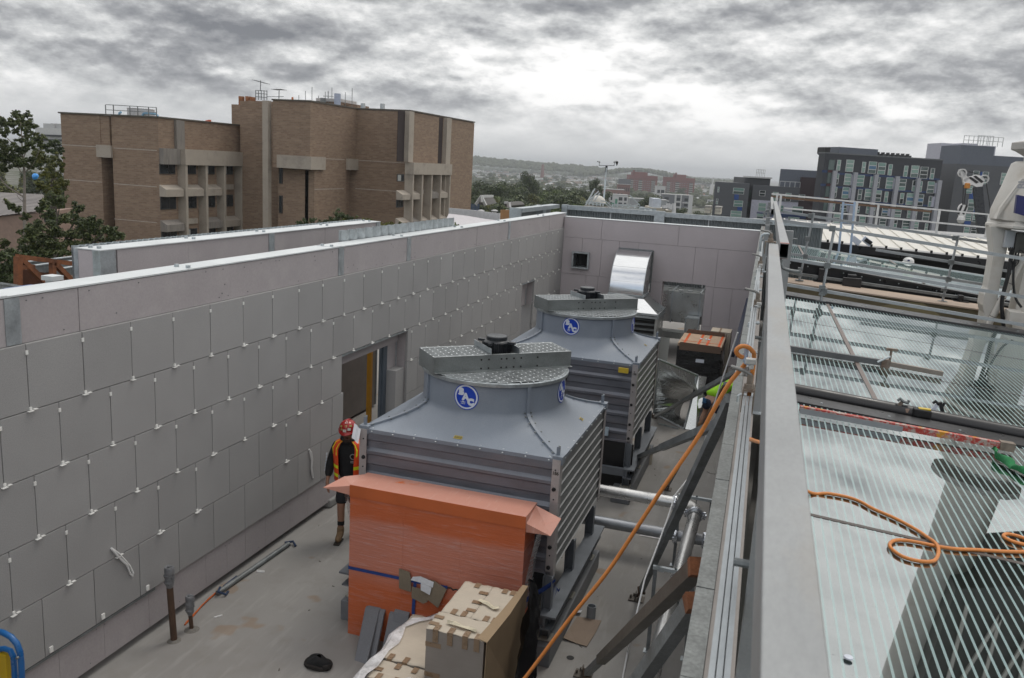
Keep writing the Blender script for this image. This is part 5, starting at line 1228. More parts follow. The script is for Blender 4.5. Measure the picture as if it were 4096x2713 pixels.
# far white guard rail and beige parapets
fr = thing('roof_guard_rail','white three bar guard rail with a rusty underside on the far roof','guard rail',(5,44,3.4))
def fl(q,D): return at(q,D)
wr_ = M('white rail',(.62,.62,.61),.5,.2)
for nm,a,c in (('rail',g3(700,62),h2(1890,402)),('rail',g3(900,290),h2(1890,612)),('rail',g3(1000,470),h2(1890,790))):
    p,q_ = at(a,40),at(c,40);d = q_-p;MB().bar(p,p+d*1.4,.07,.07).build(nm,wr_,fr)
    if a[1] < 780: MB().bar(p+Vector((0,.03,-.12)),p+d*.72+Vector((0,.03,-.12)),.1,.1).build('timber_toe',M('rusty timber',(.14,.085,.055),.8),fr)
for q_ in (g3(790,60),g3(850,80),g3(2070,190),h2(40,245),h2(1020,315),h2(1810,415)):
    p = at(q_,40);MB().box((p.x-.05,p.y-.05,3.3),(p.x+.05,p.y+.05,p.z+.03)).build('post',wr_,fr)
for i,(a,c,D,h_,lab) in enumerate(((g3(1950,585),h2(175,640),41,.55,'pale beige plant box left of the grey one on the far roof'),(h2(175,640),h2(780,700),41.2,.5,'grey plant box between two beige ones on the far roof'),(h2(785,705),h2(1460,775),41,.55,'pale beige plant box right of the grey one on the far roof'))):
    p,q_ = at(a,D),at(c,D);b = MB();b.prism([p,q_,q_-Vector((0,0,h_*2)),p-Vector((0,0,h_*2))],(.3,2.0,0));t_ = b.build('roof_plant_box',M('beige cladding',(.50,.47,.42),.7) if i != 1 else M('grey cladding',(.30,.31,.33),.7));t_['label'] = lab;t_['category'] = 'plant box'
    b = MB();b.bar(p+Vector((0,-.03,.03)),q_+Vector((0,-.03,.03)),.2,.05);b.build('capping',whitecap,t_)
p,q_ = at(g3(-60,470),31),at(g3(-60,470),31)
b = MB();p = at(g3(1130,520),44);b.prism([p,at(g3(1620,560),44),at(g3(1720,620),44),at(g3(1100,600),44)],(.2,1.5,0));o = b.build('low_roof_kerb',M('grey kerb',(.40,.39,.38),.7));o['label'] = 'low grey roof kerb left of the beige plant boxes';o['category'] = 'kerb'
b = MB();p = at(g3(1150,800),46);b.box((-2,38,2.2),(22,60,2.9));o = b.build('far_roof_block',M('far roof deck',(.33,.33,.33),.8));o['label'] = 'flat grey roof block under the far guard rail';o['category'] = 'building'
t_ = thing('pole_ladder','pale blue ladder of two poles behind the scaffold rails','ladder',(2,28,3))
for a,c in ((g3(1845,195),g3(1770,995)),(g3(2030,190),g3(1955,1020))): MB().tube([onY(a,28.2),onY(c,28.0)],.035,8).build('stile',M('pale blue pole',(.36,.46,.60),.5),t_)
for y_ in (230,520): p,q_ = onY(g3(1850-.08*y_+20,y_),28.2),onY(g3(2035-.08*y_+20,y_+15),28.2);MB().tube([p,q_],.025,6).build('rung',M('pale blue pole',(.36,.46,.60),.5),t_)
for i,(q_,lab) in enumerate(((g3(2045,810),'small white box on the eave of the cream roof'),(g3(2225,820),'white and black tool on the eave of the cream roof'))):
    p = onY(q_,29.9);b = MB();b.obox(p,Vector((.13,0,-.09)),Vector((0,.1,0)),Vector((.05,0,.08)));o = b.build('roof_tool',white,bev=.01);o['label'] = lab;o['category'] = 'tool'
    if i: b = MB();b.obox(p+Vector((.03,-.09,.0)),Vector((.10,0,-.06)),Vector((0,.03,0)),Vector((.03,0,.05)));b.build('black_grip',blackm,o)
# long props and tools lying on the glass
t_ = thing('telescopic_prop','grey telescopic prop with a wing nut lying across the glass roof','prop',(1.2,11.2,3.4))
pa,pm,pb = onG(c8(380,572),3.55),onG(c8(1150,690),3.55),onG(c8(1610,775),3.55)
MB().bar(pa+(pa-pm)*.3,pm,.07,.07).build('outer_tube',M('dark prop tube',(.12,.125,.13),.5,.5),t_);MB().bar(pm,pb,.055,.055).build('inner_tube',M('worn prop tube',(.26,.23,.20),.6,.4,.2,12),t_)
b = MB();b.bar(pm-(pb-pm)*.05,pm+(pb-pm)*.1,.10,.10);b.cyl(pm+Vector((.06,0,.05)),pm+Vector((.06,0,.17)),.014);b.box(pm+Vector((0,-.02,.16)),pm+Vector((.13,.02,.19)));b.build('collar',br,t_);b = MB();b.tube([pm+Vector((-.09,-.10,.02)),pm+Vector((.05,-.06,.10))],.013,8);b.build('pin',galv,t_)
def redmat():
    m,t,p = nt('flaking red paint');v = coords(t);n = noise(t,v,18,6,.7);y_ = noise(t,v,5,3)
    c = mixc(t,ramp(t,n,.46,.56),(.42,.045,.035),(.42,.36,.32));c = mixc(t,ramp(t,y_,.62,.66),c,(.55,.25,.02));t.links.new(c,p.inputs['Base Color']);p.inputs['Roughness'].default_value = .6;return m
t_ = thing('red_prop','scratched red and yellow steel bar lying along the black gutter','prop',(1.3,8.3,3.4))
pa,pb = onG(c6b(-300,548),3.56),onG(c6b(2100,985),3.56);MB().bar(pa,pb,.055,.055).build('bar',redmat(),t_)
d = (pb-pa).normalized();b = MB();b.bar(pb-d*.02,pb+d*.10,.075,.075);b.build('rusty_end',br,t_);b = MB();b.bar(pa-Vector((0,.034,.012)),pa+(pb-pa)*.52-Vector((0,.034,.012)),.012,.05);b.build('worn_edge',M('worn steel edge',(.30,.31,.33),.5,.5),t_)
for i,(q_,lab) in enumerate(((c6b(880,530),'rusty beam clamp behind the black gutter tube'),(c6b(1300,560),'white handled clamp behind the black gutter tube'))):
    p = onG(q_,3.55);t_ = thing('hand_clamp',lab,'clamp',tuple(p))
    b = MB();b.bar(p+Vector((-.06,0,-.07)),p+Vector((.02,0,.05)),.04,.03);b.build('jaw',br if i == 0 else white,t_)
    b = MB();b.tube([p+Vector((-.02,0,.06)),p+Vector((.0,0,.085)),p+Vector((.03,0,.06)),p+Vector((.075,0,.05)),p+Vector((.08,0,.08))],.016,8);b.build('screw',galvd if i == 0 else blackm,t_)
    if i: b = MB();b.obox(p+Vector((.06,.0,.03)),Vector((.02,0,-.05)),Vector((0,.02,0)),Vector((.015,0,.008)));b.build('black_pad',blackm,t_)
p = onG(c6b(1150,600),3.54);t_ = thing('drill_case','small black and yellow power tool behind the gutter tube','tool',tuple(p));b = MB();b.obox(p,(.085,0,-.006),(0,.05,0),(0,0,.04));b.build('body',blackm,t_,bev=.012);b = MB();b.obox(p+Vector((.02,0,.043)),(.055,0,0),(0,.03,0),(0,0,.005));b.build('yellow_panel',M('tool yellow',(.6,.42,.02),.4),t_)
p = onG(c6b(970,575),3.53);b = MB();b.lathe(p-Vector((0,0,.03)),[(.0,.0),(.04,0),(.04,.03),(.03,.055),(0.001,.06)],14);o = b.build('bolt_cap',M('brown cap',(.26,.18,.14),.6),smooth=True);o['label'] = 'small brown rounded cap between the clamp and the power tool';o['category'] = 'cap'
# green cloth
b = MB();random.seed(9);gc = [onG(c6b(*q),3.51) for q in ((2000,1080),(2060,1180),(2250,1270),(2368,1330),(2600,1400))]
rows = []
for i,c in enumerate(smoothpts(gc,6)):
    w = .055+.02*math.sin(i*.9);rows.append([c+Vector((.5*w*math.sin(a)*.3+.02*math.sin(i*.7+a),w*1.5*math.cos(a),.012+.045*max(0,math.sin(a*1.0))*(1+.35*math.sin(3*a+i*.5)))) for a in np.linspace(0,math.pi,13)])
b.grid(rows);o = b.build('green_cloth',M('green cloth',(.015,.17,.055),.85,0,.2,10,bmp=.4,bscale=25),smooth=True);o['label'] = 'crumpled green cloth lying on the glass roof at the right edge';o['category'] = 'cloth'
b = MB();p = onG(c24(715,1420),3.51);b.lathe(p,[(.022,0),(.02,.006),(0.001,.008)],12);o = b.build('white_blob',white);o['label'] = 'tiny white blob of sealant on the glass at the bottom edge';o['category'] = 'sealant'
b = MB();p = onY(c66(1010,1500),5.6);b.tube([p,p+Vector((.01,.2,.08)),p+Vector((.015,.35,.22))],.035,8);o = b.build('green_rag',M('bright green rag',(.03,.42,.09),.6));o['label'] = 'strip of bright green rag on the parapet edge';o['category'] = 'rag'
# ------------------------------------------------------------------ white crane pedestal at the right edge
t_ = thing('pedestal_crane','white crane pedestal on two legs with a blue square at the right edge','crane',(4.6,18,2.2))
cw = M('cream white crane paint',(.60,.575,.53),.38,0,.04,3,stain=(.42,.36,.28),samt=.5,sscale=2)
KX,KY = 4.72,18.3
b = MB();b.prism([(3.86,18,2.2),(4.02,18,2.2),(4.03,18,4.2),(4.06,18,4.95),(3.70,18,4.95),(3.83,18,4.45),(3.83,18,3.78),(3.79,18,3.65),(3.79,18,3.45),(3.84,18,3.3)],(0,.5,0));b.build('leg',cw,t_,bev=.012)
b = MB();b.prism([(4.32,18,2.2),(4.9,18,2.2),(4.9,18,4.9),(4.42,18,4.9),(4.36,18,3.9)],(0,.5,0));b.build('leg',cw,t_,bev=.012)
b = MB();b.cyl((3.93,17.95,3.05),(4.32,17.9,4.45),.058,n=16);br_ = b.build('ram',cw,t_,smooth=True)
b = MB()
for f in (.15,.42,.62): b.lathe(Vector((3.93,17.95,3.05)).lerp(Vector((4.32,17.9,4.45)),f),[(.06,-.004),(.063,-.004),(.063,.004),(.06,.004)],16,(.39,-.05,1.4))
b.build('hose_clips',blackm,br_)
b = MB();b.lathe((KX,KY,4.93),[(.01,0),(1.02,0),(1.06,.02),(1.06,.07),(1.02,.09),(1.02,.12),(.98,.13),(.99,.155),(.01,.155)],8);b.build('flange',cw,t_,bev=.01)
b = MB();b.lathe((KX,KY,5.085),[(1.0,0),(1.0,.18),(.88,.62),(.78,1.04),(.72,1.08),(.01,1.08)],20);b.build('housing',cw,t_,smooth=True)
b = MB();b.prism([(3.74,17.85,5.09),(3.78,17.85,5.3),(4.02,17.72,5.85),(4.06,17.72,5.85),(3.98,17.85,5.09)],(0,.25,0));b.build('gusset',cw,t_,bev=.006)
b = MB();b.lathe((KX,KY,6.16),[(.6,0),(.60,.10),(.78,.20),(.84,.22),(.84,.34),(.5,.42)],12);b.build('collar',M('grey white casting',(.42,.40,.38),.5),t_)
b = MB();b.lathe((KX+.02,KY,6.5),[(.52,0),(.50,.3),(.46,2.4),(.46,7)],20);b.build('mast',cw,t_,smooth=True)
b = MB();sqz = [onY(h2(2262,78),17.3),onY(h2(2600,150),17.3),onY(h2(2560,470),17.3),onY(h2(2225,372),17.3)]
b.prism([p for p in sqz],(0,.12,0));b.build('blue_square',M('navy enamel',(.018,.022,.12),.35),t_)
b = MB();puttext(b,'BI',.17,lambda x,y: onY(h1(2340,1440),17.28)+Vector((y*1.0+.0,0,x*-1.0)),.006,rot=math.pi);b.build('letters',M('grey lettering',(.33,.33,.35),.5),t_)
b = MB();b.box((3.95,17.86,4.58),(4.11,17.99,4.90));b.build('junction_box',M('grey junction box',(.42,.44,.46),.5),t_,bev=.006)
b = MB();b.box((4.12,17.8,4.5),(4.4,18.3,4.86));b.build('slew_motor',M('dark oily motor',(.06,.06,.055),.5,.3,.4,9),t_)
b = MB()
for k in range(4): b.tube(smoothpts([(4.05+.03*k,17.82,4.60),(4.06+.03*k,17.8,4.4-.05*k),(4.15+.02*k,17.75,4.35),(4.2,17.8,4.55),(4.3,17.8,4.5)]),.009,6)
b.tube(smoothpts([(4.10,17.85,4.55),(4.09,17.8,4.1),(4.06,17.8,3.6),(4.14,17.8,3.2),(4.22,17.9,3.0)]),.035,8);b.tube(smoothpts([(4.16,17.85,4.5),(4.17,17.8,4.1),(4.26,17.8,3.7),(4.4,17.8,3.5)]),.022,8)
b.build('hydraulic_hoses',blackm,t_,smooth=True)
b = MB();b.box((4.16,17.5,3.2),(4.42,17.95,3.44));b.build('bracket_box',cw,t_,bev=.01)
b = MB();b.box((4.15,17.6,2.2),(4.9,18.2,2.95));b.build('base_block',cw,t_)
# unseen dark block added on the mast to darken the near glass by reflection
b = MB();b.prism([(4.75,17.2,8.4),(8.2,17.2,6.9),(8.4,17.2,12.5),(4.75,17.2,12.8)],(0,2.6,0));b.build('reflection_block',M('dark reflection block',(.07,.072,.068),.6,0,.3,1.5),t_)
b = MB()
for k in range(6): b.bar((5.0+.6*k,17.1,8.6),(5.3+.6*k,17.1,12.4),.06,.06);b.bar((5.0+.6*k,17.1,12.4),(5.6+.6*k,17.1,8.6),.06,.06)
b.build('lattice',cw,t_)
# black boom crane farther off
t_ = thing('mobile_crane','black telescopic boom with a striped white head and hook block before the dark building','crane',(14,68,ZG))
D_ = 64
def Q(c,x,y,d=0): return at(c(x,y),D_+d)
wc_ = M('white crane head',(.62,.61,.60),.45); 
b = MB();pa,pb = Q(h1,1625,1480),Q(h2,1690,640);d = pb-pa;b.bar(pa,pa+d*3.2,.62,.5,(0,-1,0));b.build('boom',M('black boom',(.014,.016,.02),.3),t_)
b = MB();b.prism([Q(h1,*p) for p in ((1470,1320),(1640,1275),(1720,1320),(1740,1370),(1700,1470),(1620,1480),(1540,1440),(1480,1450),(1410,1445),(1395,1370))],(0,.5,0));b.prism([Q(h1,*p) for p in ((1335,1195),(1375,1190),(1480,1330),(1440,1400),(1395,1370))],(0,.4,0));b.build('boom_head',wc_,t_)
b = MB()
for x0 in (1475,1555): b.prism([Q(h1,*p)+Vector((0,-.03,0)) for p in ((x0,1322-(x0-1475)*.25),(x0+42,1308-(x0-1475)*.25),(x0+170,1395-(x0-1475)*.1),(x0+130,1420-(x0-1475)*.1))],(0,.02,0))
b.build('stripes',blackm,t_)
b = MB(); 
for c_ in ((1380,1250),(1735,1345)): p = Q(h1,*c_);b.lathe(p+Vector((0,-.1,0)),[(.24,0),(.32,0),(.32,.2),(.24,.2)],20,(0,1,0));b.bar(p-Vector((.25,0,0)),p+Vector((.25,0,0)),.06,.06)
each(b,'sheave',wc_,t_)
b = MB();p = Q(h2,1385,330);b.prism([Q(h2,*q) for q in ((1380,220),(1450,250),(1465,300),(1420,430),(1330,430),(1315,300),(1340,250))],(0,.4,0));b.lathe(Q(h2,1360,480)-Vector((0,0,.1)),[(.0,-.2),(.2,-.1),(.30,.1),(.24,.3),(.1,.4)],14);hb = b.build('hook_block',wc_,t_)
b = MB()
for x0 in (1340,1420): b.prism([Q(h2,*q)+Vector((0,-.03,0)) for q in ((x0+20,240),(x0+50,250),(x0-10,400),(x0-40,380))],(0,.02,0))
b.build('stripes',blackm,hb)
b = MB()
for a,c in (((1400,1440),(1385,1760)),((1450,1440),(1405,1760)),((1440,1210),(1640,1275)),((1755,1340),(1850,1950))): b.tube([Q(h1,*a),Q(h1,*c)],.035,6)
b.build('cables',blackm,t_)
b = MB();p = Q(h1,1460,1450);b.lathe(p-Vector((0,0,.25)),[(.01,0),(.22,.05),(.2,.4),(.05,.45)],10);b.build('orange_weight',M('orange cap',(.5,.2,.03),.5),t_)
MB().box((15,62,ZG),(22,70,ZG+3)).build('carrier',cw,t_)
# ------------------------------------------------------------------ brown brick building
c1 = cv(0,300,2.2402);c2 = cv(900,300,2.24)
def brick(name,lo,hi,mort):
    m,t,p = nt(name);v = coords(t)
    bt = t.nodes.new('ShaderNodeTexBrick');bt.inputs['Scale'].default_value = 1;bt.inputs['Brick Width'].default_value = .48;bt.inputs['Row Height'].default_value = .172;bt.inputs['Mortar Size'].default_value = .014;bt.inputs['Bias'].default_value = -.1
    sx = t.nodes.new('ShaderNodeSeparateXYZ');t.links.new(v,sx.inputs[0]);cb = t.nodes.new('ShaderNodeCombineXYZ');t.links.new(mathn(t,'ADD',sx.outputs[0],sx.outputs[1]),cb.inputs[0]);t.links.new(sx.outputs[2],cb.inputs[1]);t.links.new(cb.outputs[0],bt.inputs['Vector'])
    bt.inputs['Color1'].default_value = (*lo,1);bt.inputs['Color2'].default_value = (*hi,1);bt.inputs['Mortar'].default_value = (*mort,1)
    n = noise(t,coords(t,(1,1,4)),.6,6,.7);n2 = noise(t,coords(t,(.25,.25,2.5)),2,5,.7)
    c = mixc(t,ramp(t,n,.35,.7,0,.35),bt.outputs['Color'],[x*.62 for x in lo]);c = mixc(t,ramp(t,n2,.5,.7,0,.25),c,[min(1,x*1.35) for x in hi])
    t.links.new(c,p.inputs['Base Color']);p.inputs['Roughness'].default_value = .9;return m
brk = brick('brown brick',(.225,.150,.105),(.30,.215,.148),(.26,.21,.165));conc = M('precast concrete',(.37,.325,.275),.85,0,.06,1.2,fine=.08,fscale=30,stain=(.17,.15,.13),samt=.5,sscale=.8)
concd = M('stained concrete',(.22,.20,.18),.9,0,.15,1.5,(3,3,.4),stain=(.1,.09,.085),samt=.6);capb = M('brick coping',(.09,.08,.065),.7);wint = M('dark window glass',(.02,.024,.028),.08,0,.4,.8);winf = M('dark window frame',(.035,.035,.035),.5);blind = M('pale blind',(.30,.31,.30),.7,0,.15,1.2,(6,6,.2));whiteline = M('pale mortar line',(.42,.38,.34),.9)
bb = thing('brick_building','large brown brick building with precast window bays and stepped towers','building',(-55,78,ZG))
XB,YB = -56.75,67.37;ZL_ = 7.96;XC,YC = -46.11,76.58;YD = 86.21;XD = -39.64;ZT_ = 10.52
b = MB();xs0,xs1 = onY(c1(910,800),YB).x,onY(c1(1012,800),YB).x    # slot in the end wall
zc0,zc1 = onY(c1(950,740),YB).z,onY(c1(950,630),YB).z
b.box((-68.2,YB,ZG),(xs0,90,ZL_));b.box((xs1,YB,ZG),(XB,84.3,ZL_));b.box((xs0,YB+2.2,ZG),(xs1,84,ZL_));b.box((xs0-.4,YB+.0,zc1),(xs1-.35,YB+2.1,ZL_)) if False else b.box((xs0-.02,YB+.06,zc1),(xs1-.3,YB+2.1,ZL_-.02))
b.box((-56.0,79.0,ZG),(-50.4,99,ZT_-.02));b.box((-50.4,YC+.9,ZG),(XC-.7,92,ZT_));b.box((-50.4,YC,onY(c2(600,835),YC).z),(XC,92,ZT_));b.box((XC-1.1,YC+.9,ZG),(XC-.01,YC+7.5,ZT_-.05));b.box((XC-1,YD,ZG),(XD,106,ZT_-.03)) 
b.box((onY(c2(58,265),95).x,95,4),(onY(c2(205,265),95).x,98,onY(c2(100,265),95).z));b.box((onY(c2(205,265),94).x,94,4),(-50.2,97,onY(c2(250,232),94).z))
b.build('wall',brk,bb)
b = MB();b.box((xs0-.35,YB-.25,zc0),(xs1+.02,YB+1.2,zc1));b.build('concrete_hood',conc,bb)
b = MB();b.box((-68.4,YB-.12,ZL_),(XB+.12,YB+.5,ZL_+.14));b.box((XB-.5,YB+.5,ZL_),(XB+.12,84.4,ZL_+.14));b.box((-50.5,YC-.1,ZT_),(XC+.1,YC+.5,ZT_+.14));b.box((XC-.5,YC+.5,ZT_),(XC+.1,YD-.1,ZT_+.14));b.box((XC-.5,YD-.1,ZT_),(XD+.1,YD+.5,ZT_+.14));b.box((XD-.5,YD+.5,ZT_),(XD+.1,106,ZT_+.14));each(b,'coping',capb,bb)
b = MB()
for y_,xa,xb in ((625,545,890),(655,1018,1405),(935,555,915),(975,1020,1405),(1290,1020,1405)): p,q_ = onY(c1(xa,y_),YB),onY(c1(xb,y_+ (xb-xa)*.05),YB);z = p.z;b.box((p.x,YB-.012,z-.03),(q_.x,YB,z+.03))
for y_ in (745,1000): z = onX(c2(1200,y_),XC).z;z = onY(c2(1200,y_+20),YD).z;b.box((XC,YD-.012,z-.03),(XD,YD,z+.03));b.box((XC-.001,YC+.9,z-.03),(XC+.012,YD-2.6,z+.03))
b.build('pale_courses',whiteline,bb)
# window face of the left block (faces +X)
def bays(Xf,cr,pil,rows,band,hoods,fins,y_end):
    Ys = [onX(cr(x,900),Xf).y for x in pil];zz = lambda x,y: onX(cr(x,y),Xf).z
    zb0,zb1 = zz(*band[0]),zz(*band[1])
    b = MB()
    for y in Ys[1:]: b.box((Xf-.02,y-.16,ZG),(Xf+.95,y+.16,zb0))
    each(b,'concrete_fin',conc,bb)
    ya = Ys[1]-.25;b = MB();b.box((Xf+.01,ya,zb0),(Xf+1.05,Ys[-1]+.2,zb1));b.build('concrete_band',conc,bb)
    random.seed(int(-Xf))
    for i in range(len(Ys)-1):
        y0,y1 = Ys[i]+.16,Ys[i+1]-.16
        for r,(zt,zb) in enumerate(rows):
            w = MB();w.box((Xf+.02,y0+.05,zb),(Xf+.10,y1-.4,zt));f = w.build('window',winf,bb)
            g = MB();m_ = y0+.05+(y1-.45-y0)*.55
            g.box((Xf+.10,y0+.13,zb+.09),(Xf+.115,m_-.05,zt-.09));g.build('pane',blind if random.random() < .35 else wint,f);g = MB();g.box((Xf+.10,m_+.05,zb+.09),(Xf+.115,y1-.48,zt-.09));g.build('pane',wint,f)
        for (ht,hb,skip) in hoods:
            if i in skip: h = MB();h.box((Xf+.02,y0+.05,(ht+hb)/2),(Xf+.2,y1-.4,ht));h.build('sill',conc,bb);continue
            h = MB();h.prism([(Xf+.02,y0,ht),(Xf+.75,y0,ht-.38),(Xf+.80,y0,ht-.40),(Xf+.80,y0,hb),(Xf+.02,y0,hb)],(0,y1-y0-.12,0));h.build('precast_hood',conc if random.random() < .75 else concd,bb)
zL = lambda y,x=1480: onX(c1(x,y),XB).z
bays(XB,c1,[1412,1600,1783,1948,2108,2252,2390],[(zL(797),zL(888)),(zL(1088),zL(1205)),(zL(1395),zL(1520))],((1700,805),(1700,668)),[(zL(985),zL(1088),(3,)),(zL(1300),zL(1400),(1,5))],(),84)
b = MB();b.box((XB-.1,onX(c1(1560,500),XB).y,zL(660)),(XB+.3,onX(c1(1632,500),XB).y,ZL_-.05));b.build('concrete_fin',concd,bb)
b = MB();b.box((XB+.02,onX(c1(1425,700),XB).y,zL(800)),(XB+.5,onX(c1(1595,700),XB).y,zL(658)));b.build('stained_panel',concd,bb)
# window face of the right block
zR = lambda y,x=1640: onX(c2(x,y),XD).z
bays(XD,c2,[1530,1618,1703,1788,1872,1955],[(zR(890),zR(955)),(zR(1112),zR(1182)),(zR(1345),zR(1420))],((1760,890),(1760,788)),[(zR(1032),zR(1112),(2,)),(zR(1272),zR(1345),())],(),105)
b = MB()
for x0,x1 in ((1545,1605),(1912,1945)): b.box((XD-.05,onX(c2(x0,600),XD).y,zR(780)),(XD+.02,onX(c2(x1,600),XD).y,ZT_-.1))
b.build('dark_slot',M('painted recess shade',(.035,.025,.025),.9),bb)  # flat dark plates paint in the shade of the recessed slots
b = MB()
for x0,x1 in ((1608,1652),(1950,1990)): b.box((XD-.02,onX(c2(x0,600),XD).y,zR(780) if x0 < 1700 else ZG),(XD+.5,onX(c2(x1,600),XD).y,ZT_-.05))
each(b,'concrete_fin',conc,bb)
b = MB();zb0,zb1 = onY(c2(600,838),YC).z,onY(c2(600,722),YC).z;b.box((onY(c2(478,780),YC).x,YC-.3,zb0),(XC+.3,YC+2.6,zb1));b.build('concrete_band',conc,bb)
b = MB();b.box((XC-.1,YD-2.2,onX(c2(1050,850),XC).z),(XC+.35,YD-.02,onX(c2(1050,748),XC).z));b.build('concrete_band',conc,bb)
b = MB();b.box((onY(c2(345,600),YC).x,YC-.2,ZG),(onY(c2(395,600),YC).x,YC+.4,ZT_-.06));b.build('concrete_pier',conc,bb)
for y0,y1 in ((835,975),(1080,1240)):
    p,q_ = onY(c2(485,y0),YC+.85),onY(c2(515,y1),YC+.85);w = MB();w.box((p.x,YC+.80,q_.z),(q_.x,YC+.9,p.z));f = w.build('window',winf,bb);g = MB();g.box((p.x+.1,YC+.78,q_.z+.1),(q_.x-.1,YC+.8,p.z-.1));g.build('pane',wint,f)
# roof plant on the brick building
def onr(cr,x,y,Y): return onY(cr(x,y),Y)
t_ = thing('roof_cooling_tower','pale round cooling tower inside a pipe rail on the low brick roof','cooling tower',tuple(onr(c1,1175,370,72)))
p,q_ = onr(c1,1080,370,72),onr(c1,1275,300,72);cx = (p.x+q_.x)/2;r_ = (q_.x-p.x)/2
b = MB();b.lathe((cx,72+r_,ZL_),[(r_*.98,0),(r_*.96,1.0),(r_,q_.z-ZL_),(r_*.9,q_.z-ZL_+.02)],28);b.build('drum',M('pale fan drum',(.42,.44,.46),.5),t_,smooth=True)
b = MB();b.tube(smoothpts([onr(c1,1275,372,72.5),onr(c1,1290,348,72.5),onr(c1,1330,345,72.5),onr(c1,1395,352,72.5),onr(c1,1415,375,72.5)]),.12,8);b.tube([onr(c1,1065,370,72.5),onr(c1,1072,340,72.5),onr(c1,1085,335,72.5)],.12,8);b.build('blue_pipe',M('pale blue pipe',(.18,.36,.52),.5),t_,smooth=True)
t_ = thing('roof_guard_rail','thin pipe guard rail round the plant on the low brick roof','guard rail',(cx,70,ZL_))
for x in (948,1018,1165,1235,1332,1402): p = onr(c1,x,340,70);MB().bar((p.x,70,ZL_),(p.x,70,onr(c1,x,268+(x-948)*.055,70).z),.07).build('post',galvd,t_)
for y0 in (266,312): MB().bar(onr(c1,948,y0,70),onr(c1,1402,y0+27,70),.06).build('rail',galvd,t_)
for i,(x,y0) in enumerate(((148,193),(208,193),(248,200))):
    p = onr(c2,x,y0,96);b = MB();b.cyl((p.x,96,5),(p.x,96,p.z),.38,n=14);o = b.build('rusty_flue',M('rusty flue',(.30,.12,.05),.8,.1,.4,2,stain=(.4,.3,.22),samt=.6),smooth=True);o['label'] = ('leftmost and tallest','middle','rightmost')[i]+' of three rusty flues on the brick building';o['category'] = 'flue';o['group'] = 'rusty flues on the brick building'
for i,(xm,yt,yb,hw,lab) in enumerate(((317,50,140,55,'television aerial on the cage at the top of the brick tower'),(483,128,225,45,'lower television aerial beside the cage on the brick tower'))):
    t_ = thing('aerial',lab,'aerial',tuple(onr(c2,xm,yb,80)));p,q_ = onr(c2,xm,yb,80),onr(c2,xm+2,yt,80);MB().bar(p,q_,.06).build('mast',galvd,t_)
    b = MB();b.bar(onr(c2,xm-hw+(10 if i == 0 else 0),yt+(0 if i == 0 else 2),80),onr(c2,xm+hw,yt+(28 if i == 0 else 6),80),.07)
    for k in range(6): u = -hw+hw*2*k/5;c_ = onr(c2,xm+u*.9+(5 if i == 0 else 0),yt+(14+u*.25 if i == 0 else 4),80);b.bar(c_-Vector((0,.6,0)),c_+Vector((0,.6,0)),.04)
    b.build('boom',galvd,t_)
t_ = thing('access_cage','small open steel cage on the roof of the brick tower','cage',tuple(onr(c2,325,225,80)))
for x in (275,300,325,350,376): MB().bar(onr(c2,x,225,80),onr(c2,x,138,80),.06).build('bar',galvd,t_)
for y0 in (138,165,195): MB().bar(onr(c2,275,y0,80),onr(c2,378,y0+8,80),.06).build('hoop',galvd,t_)
MB().bar(onr(c2,378,195,80),onr(c2,525,195,80),.05).build('hand_rail',galvd,t_)
t_ = thing('plant_room','small brick plant room with aerials and a blue flue behind the tower parapet','plant room',(-44,92,ZT_))
p,q_ = onr(c2,825,235,93),onr(c2,1028,275,93);MB().box((p.x,93,ZT_-1),(q_.x,97,p.z)).build('wall',brk,t_);MB().box((p.x-.1,92.9,p.z),(q_.x+.1,97,p.z+.35)).build('parapet',M('pale parapet',(.45,.45,.45),.7),t_)
p = onr(c2,1008,168,92);b = MB();b.cyl((p.x,92,ZT_-1),(p.x,92,p.z),.38,n=14);b.build('blue_flue',M('blue grey flue',(.36,.42,.54),.5),t_,smooth=True);p = onr(c2,880,208,92);b = MB();b.cyl((p.x,92,ZT_-1),(p.x,92,p.z),.35,n=12);b.build('dark_flue',galvd,t_)
p = onr(c2,925,145,93);b = MB();b.bar((p.x,93,11),tuple(p),.07)
for k in range(4): b.bar((p.x-.7+.1*k,93,p.z-.6-.45*k),(p.x+.7-.1*k,93,p.z-.6-.45*k),.05)
for k in range(9): x = p.x-4+.9*k;b.bar((x,93,11),(x,93,12.3+.5*(k % 3)),.05)
b.build('aerials',galvd,t_)
for i,(x,y0) in enumerate(((1237,255),(1412,258))):
    p = onr(c2,x,y0,90);b = MB();b.cyl((p.x,90,ZT_-1),(p.x,90,p.z),.27,n=12);o = b.build('grey_flue',galv,smooth=True);o['label'] = ('left','right')[i]+' short grey flue on the parapet right of the brick plant room';o['category'] = 'flue'
p = onr(c2,605,210,80);b = MB();b.lathe((p.x,80,ZT_),[(.03,0),(.03,p.z-ZT_-.2),(.12,p.z-ZT_-.2),(.10,p.z-ZT_+.1),(.01,p.z-ZT_+.15)],10);o = b.build('warning_light',M('orange light',(.5,.15,.03),.4));o['label'] = 'tiny orange beacon on the brick tower parapet';o['category'] = 'beacon'
p = onr(c1,1867,415,80);b = MB();b.obox(p,(.25,0,.05),(0,.2,0),(0,0,.12));o = b.build('orange_cowl',M('orange cowl',(.5,.12,.06),.5),bev=.04);o['label'] = 'small orange cowl on the low brick roof';o['category'] = 'cowl'
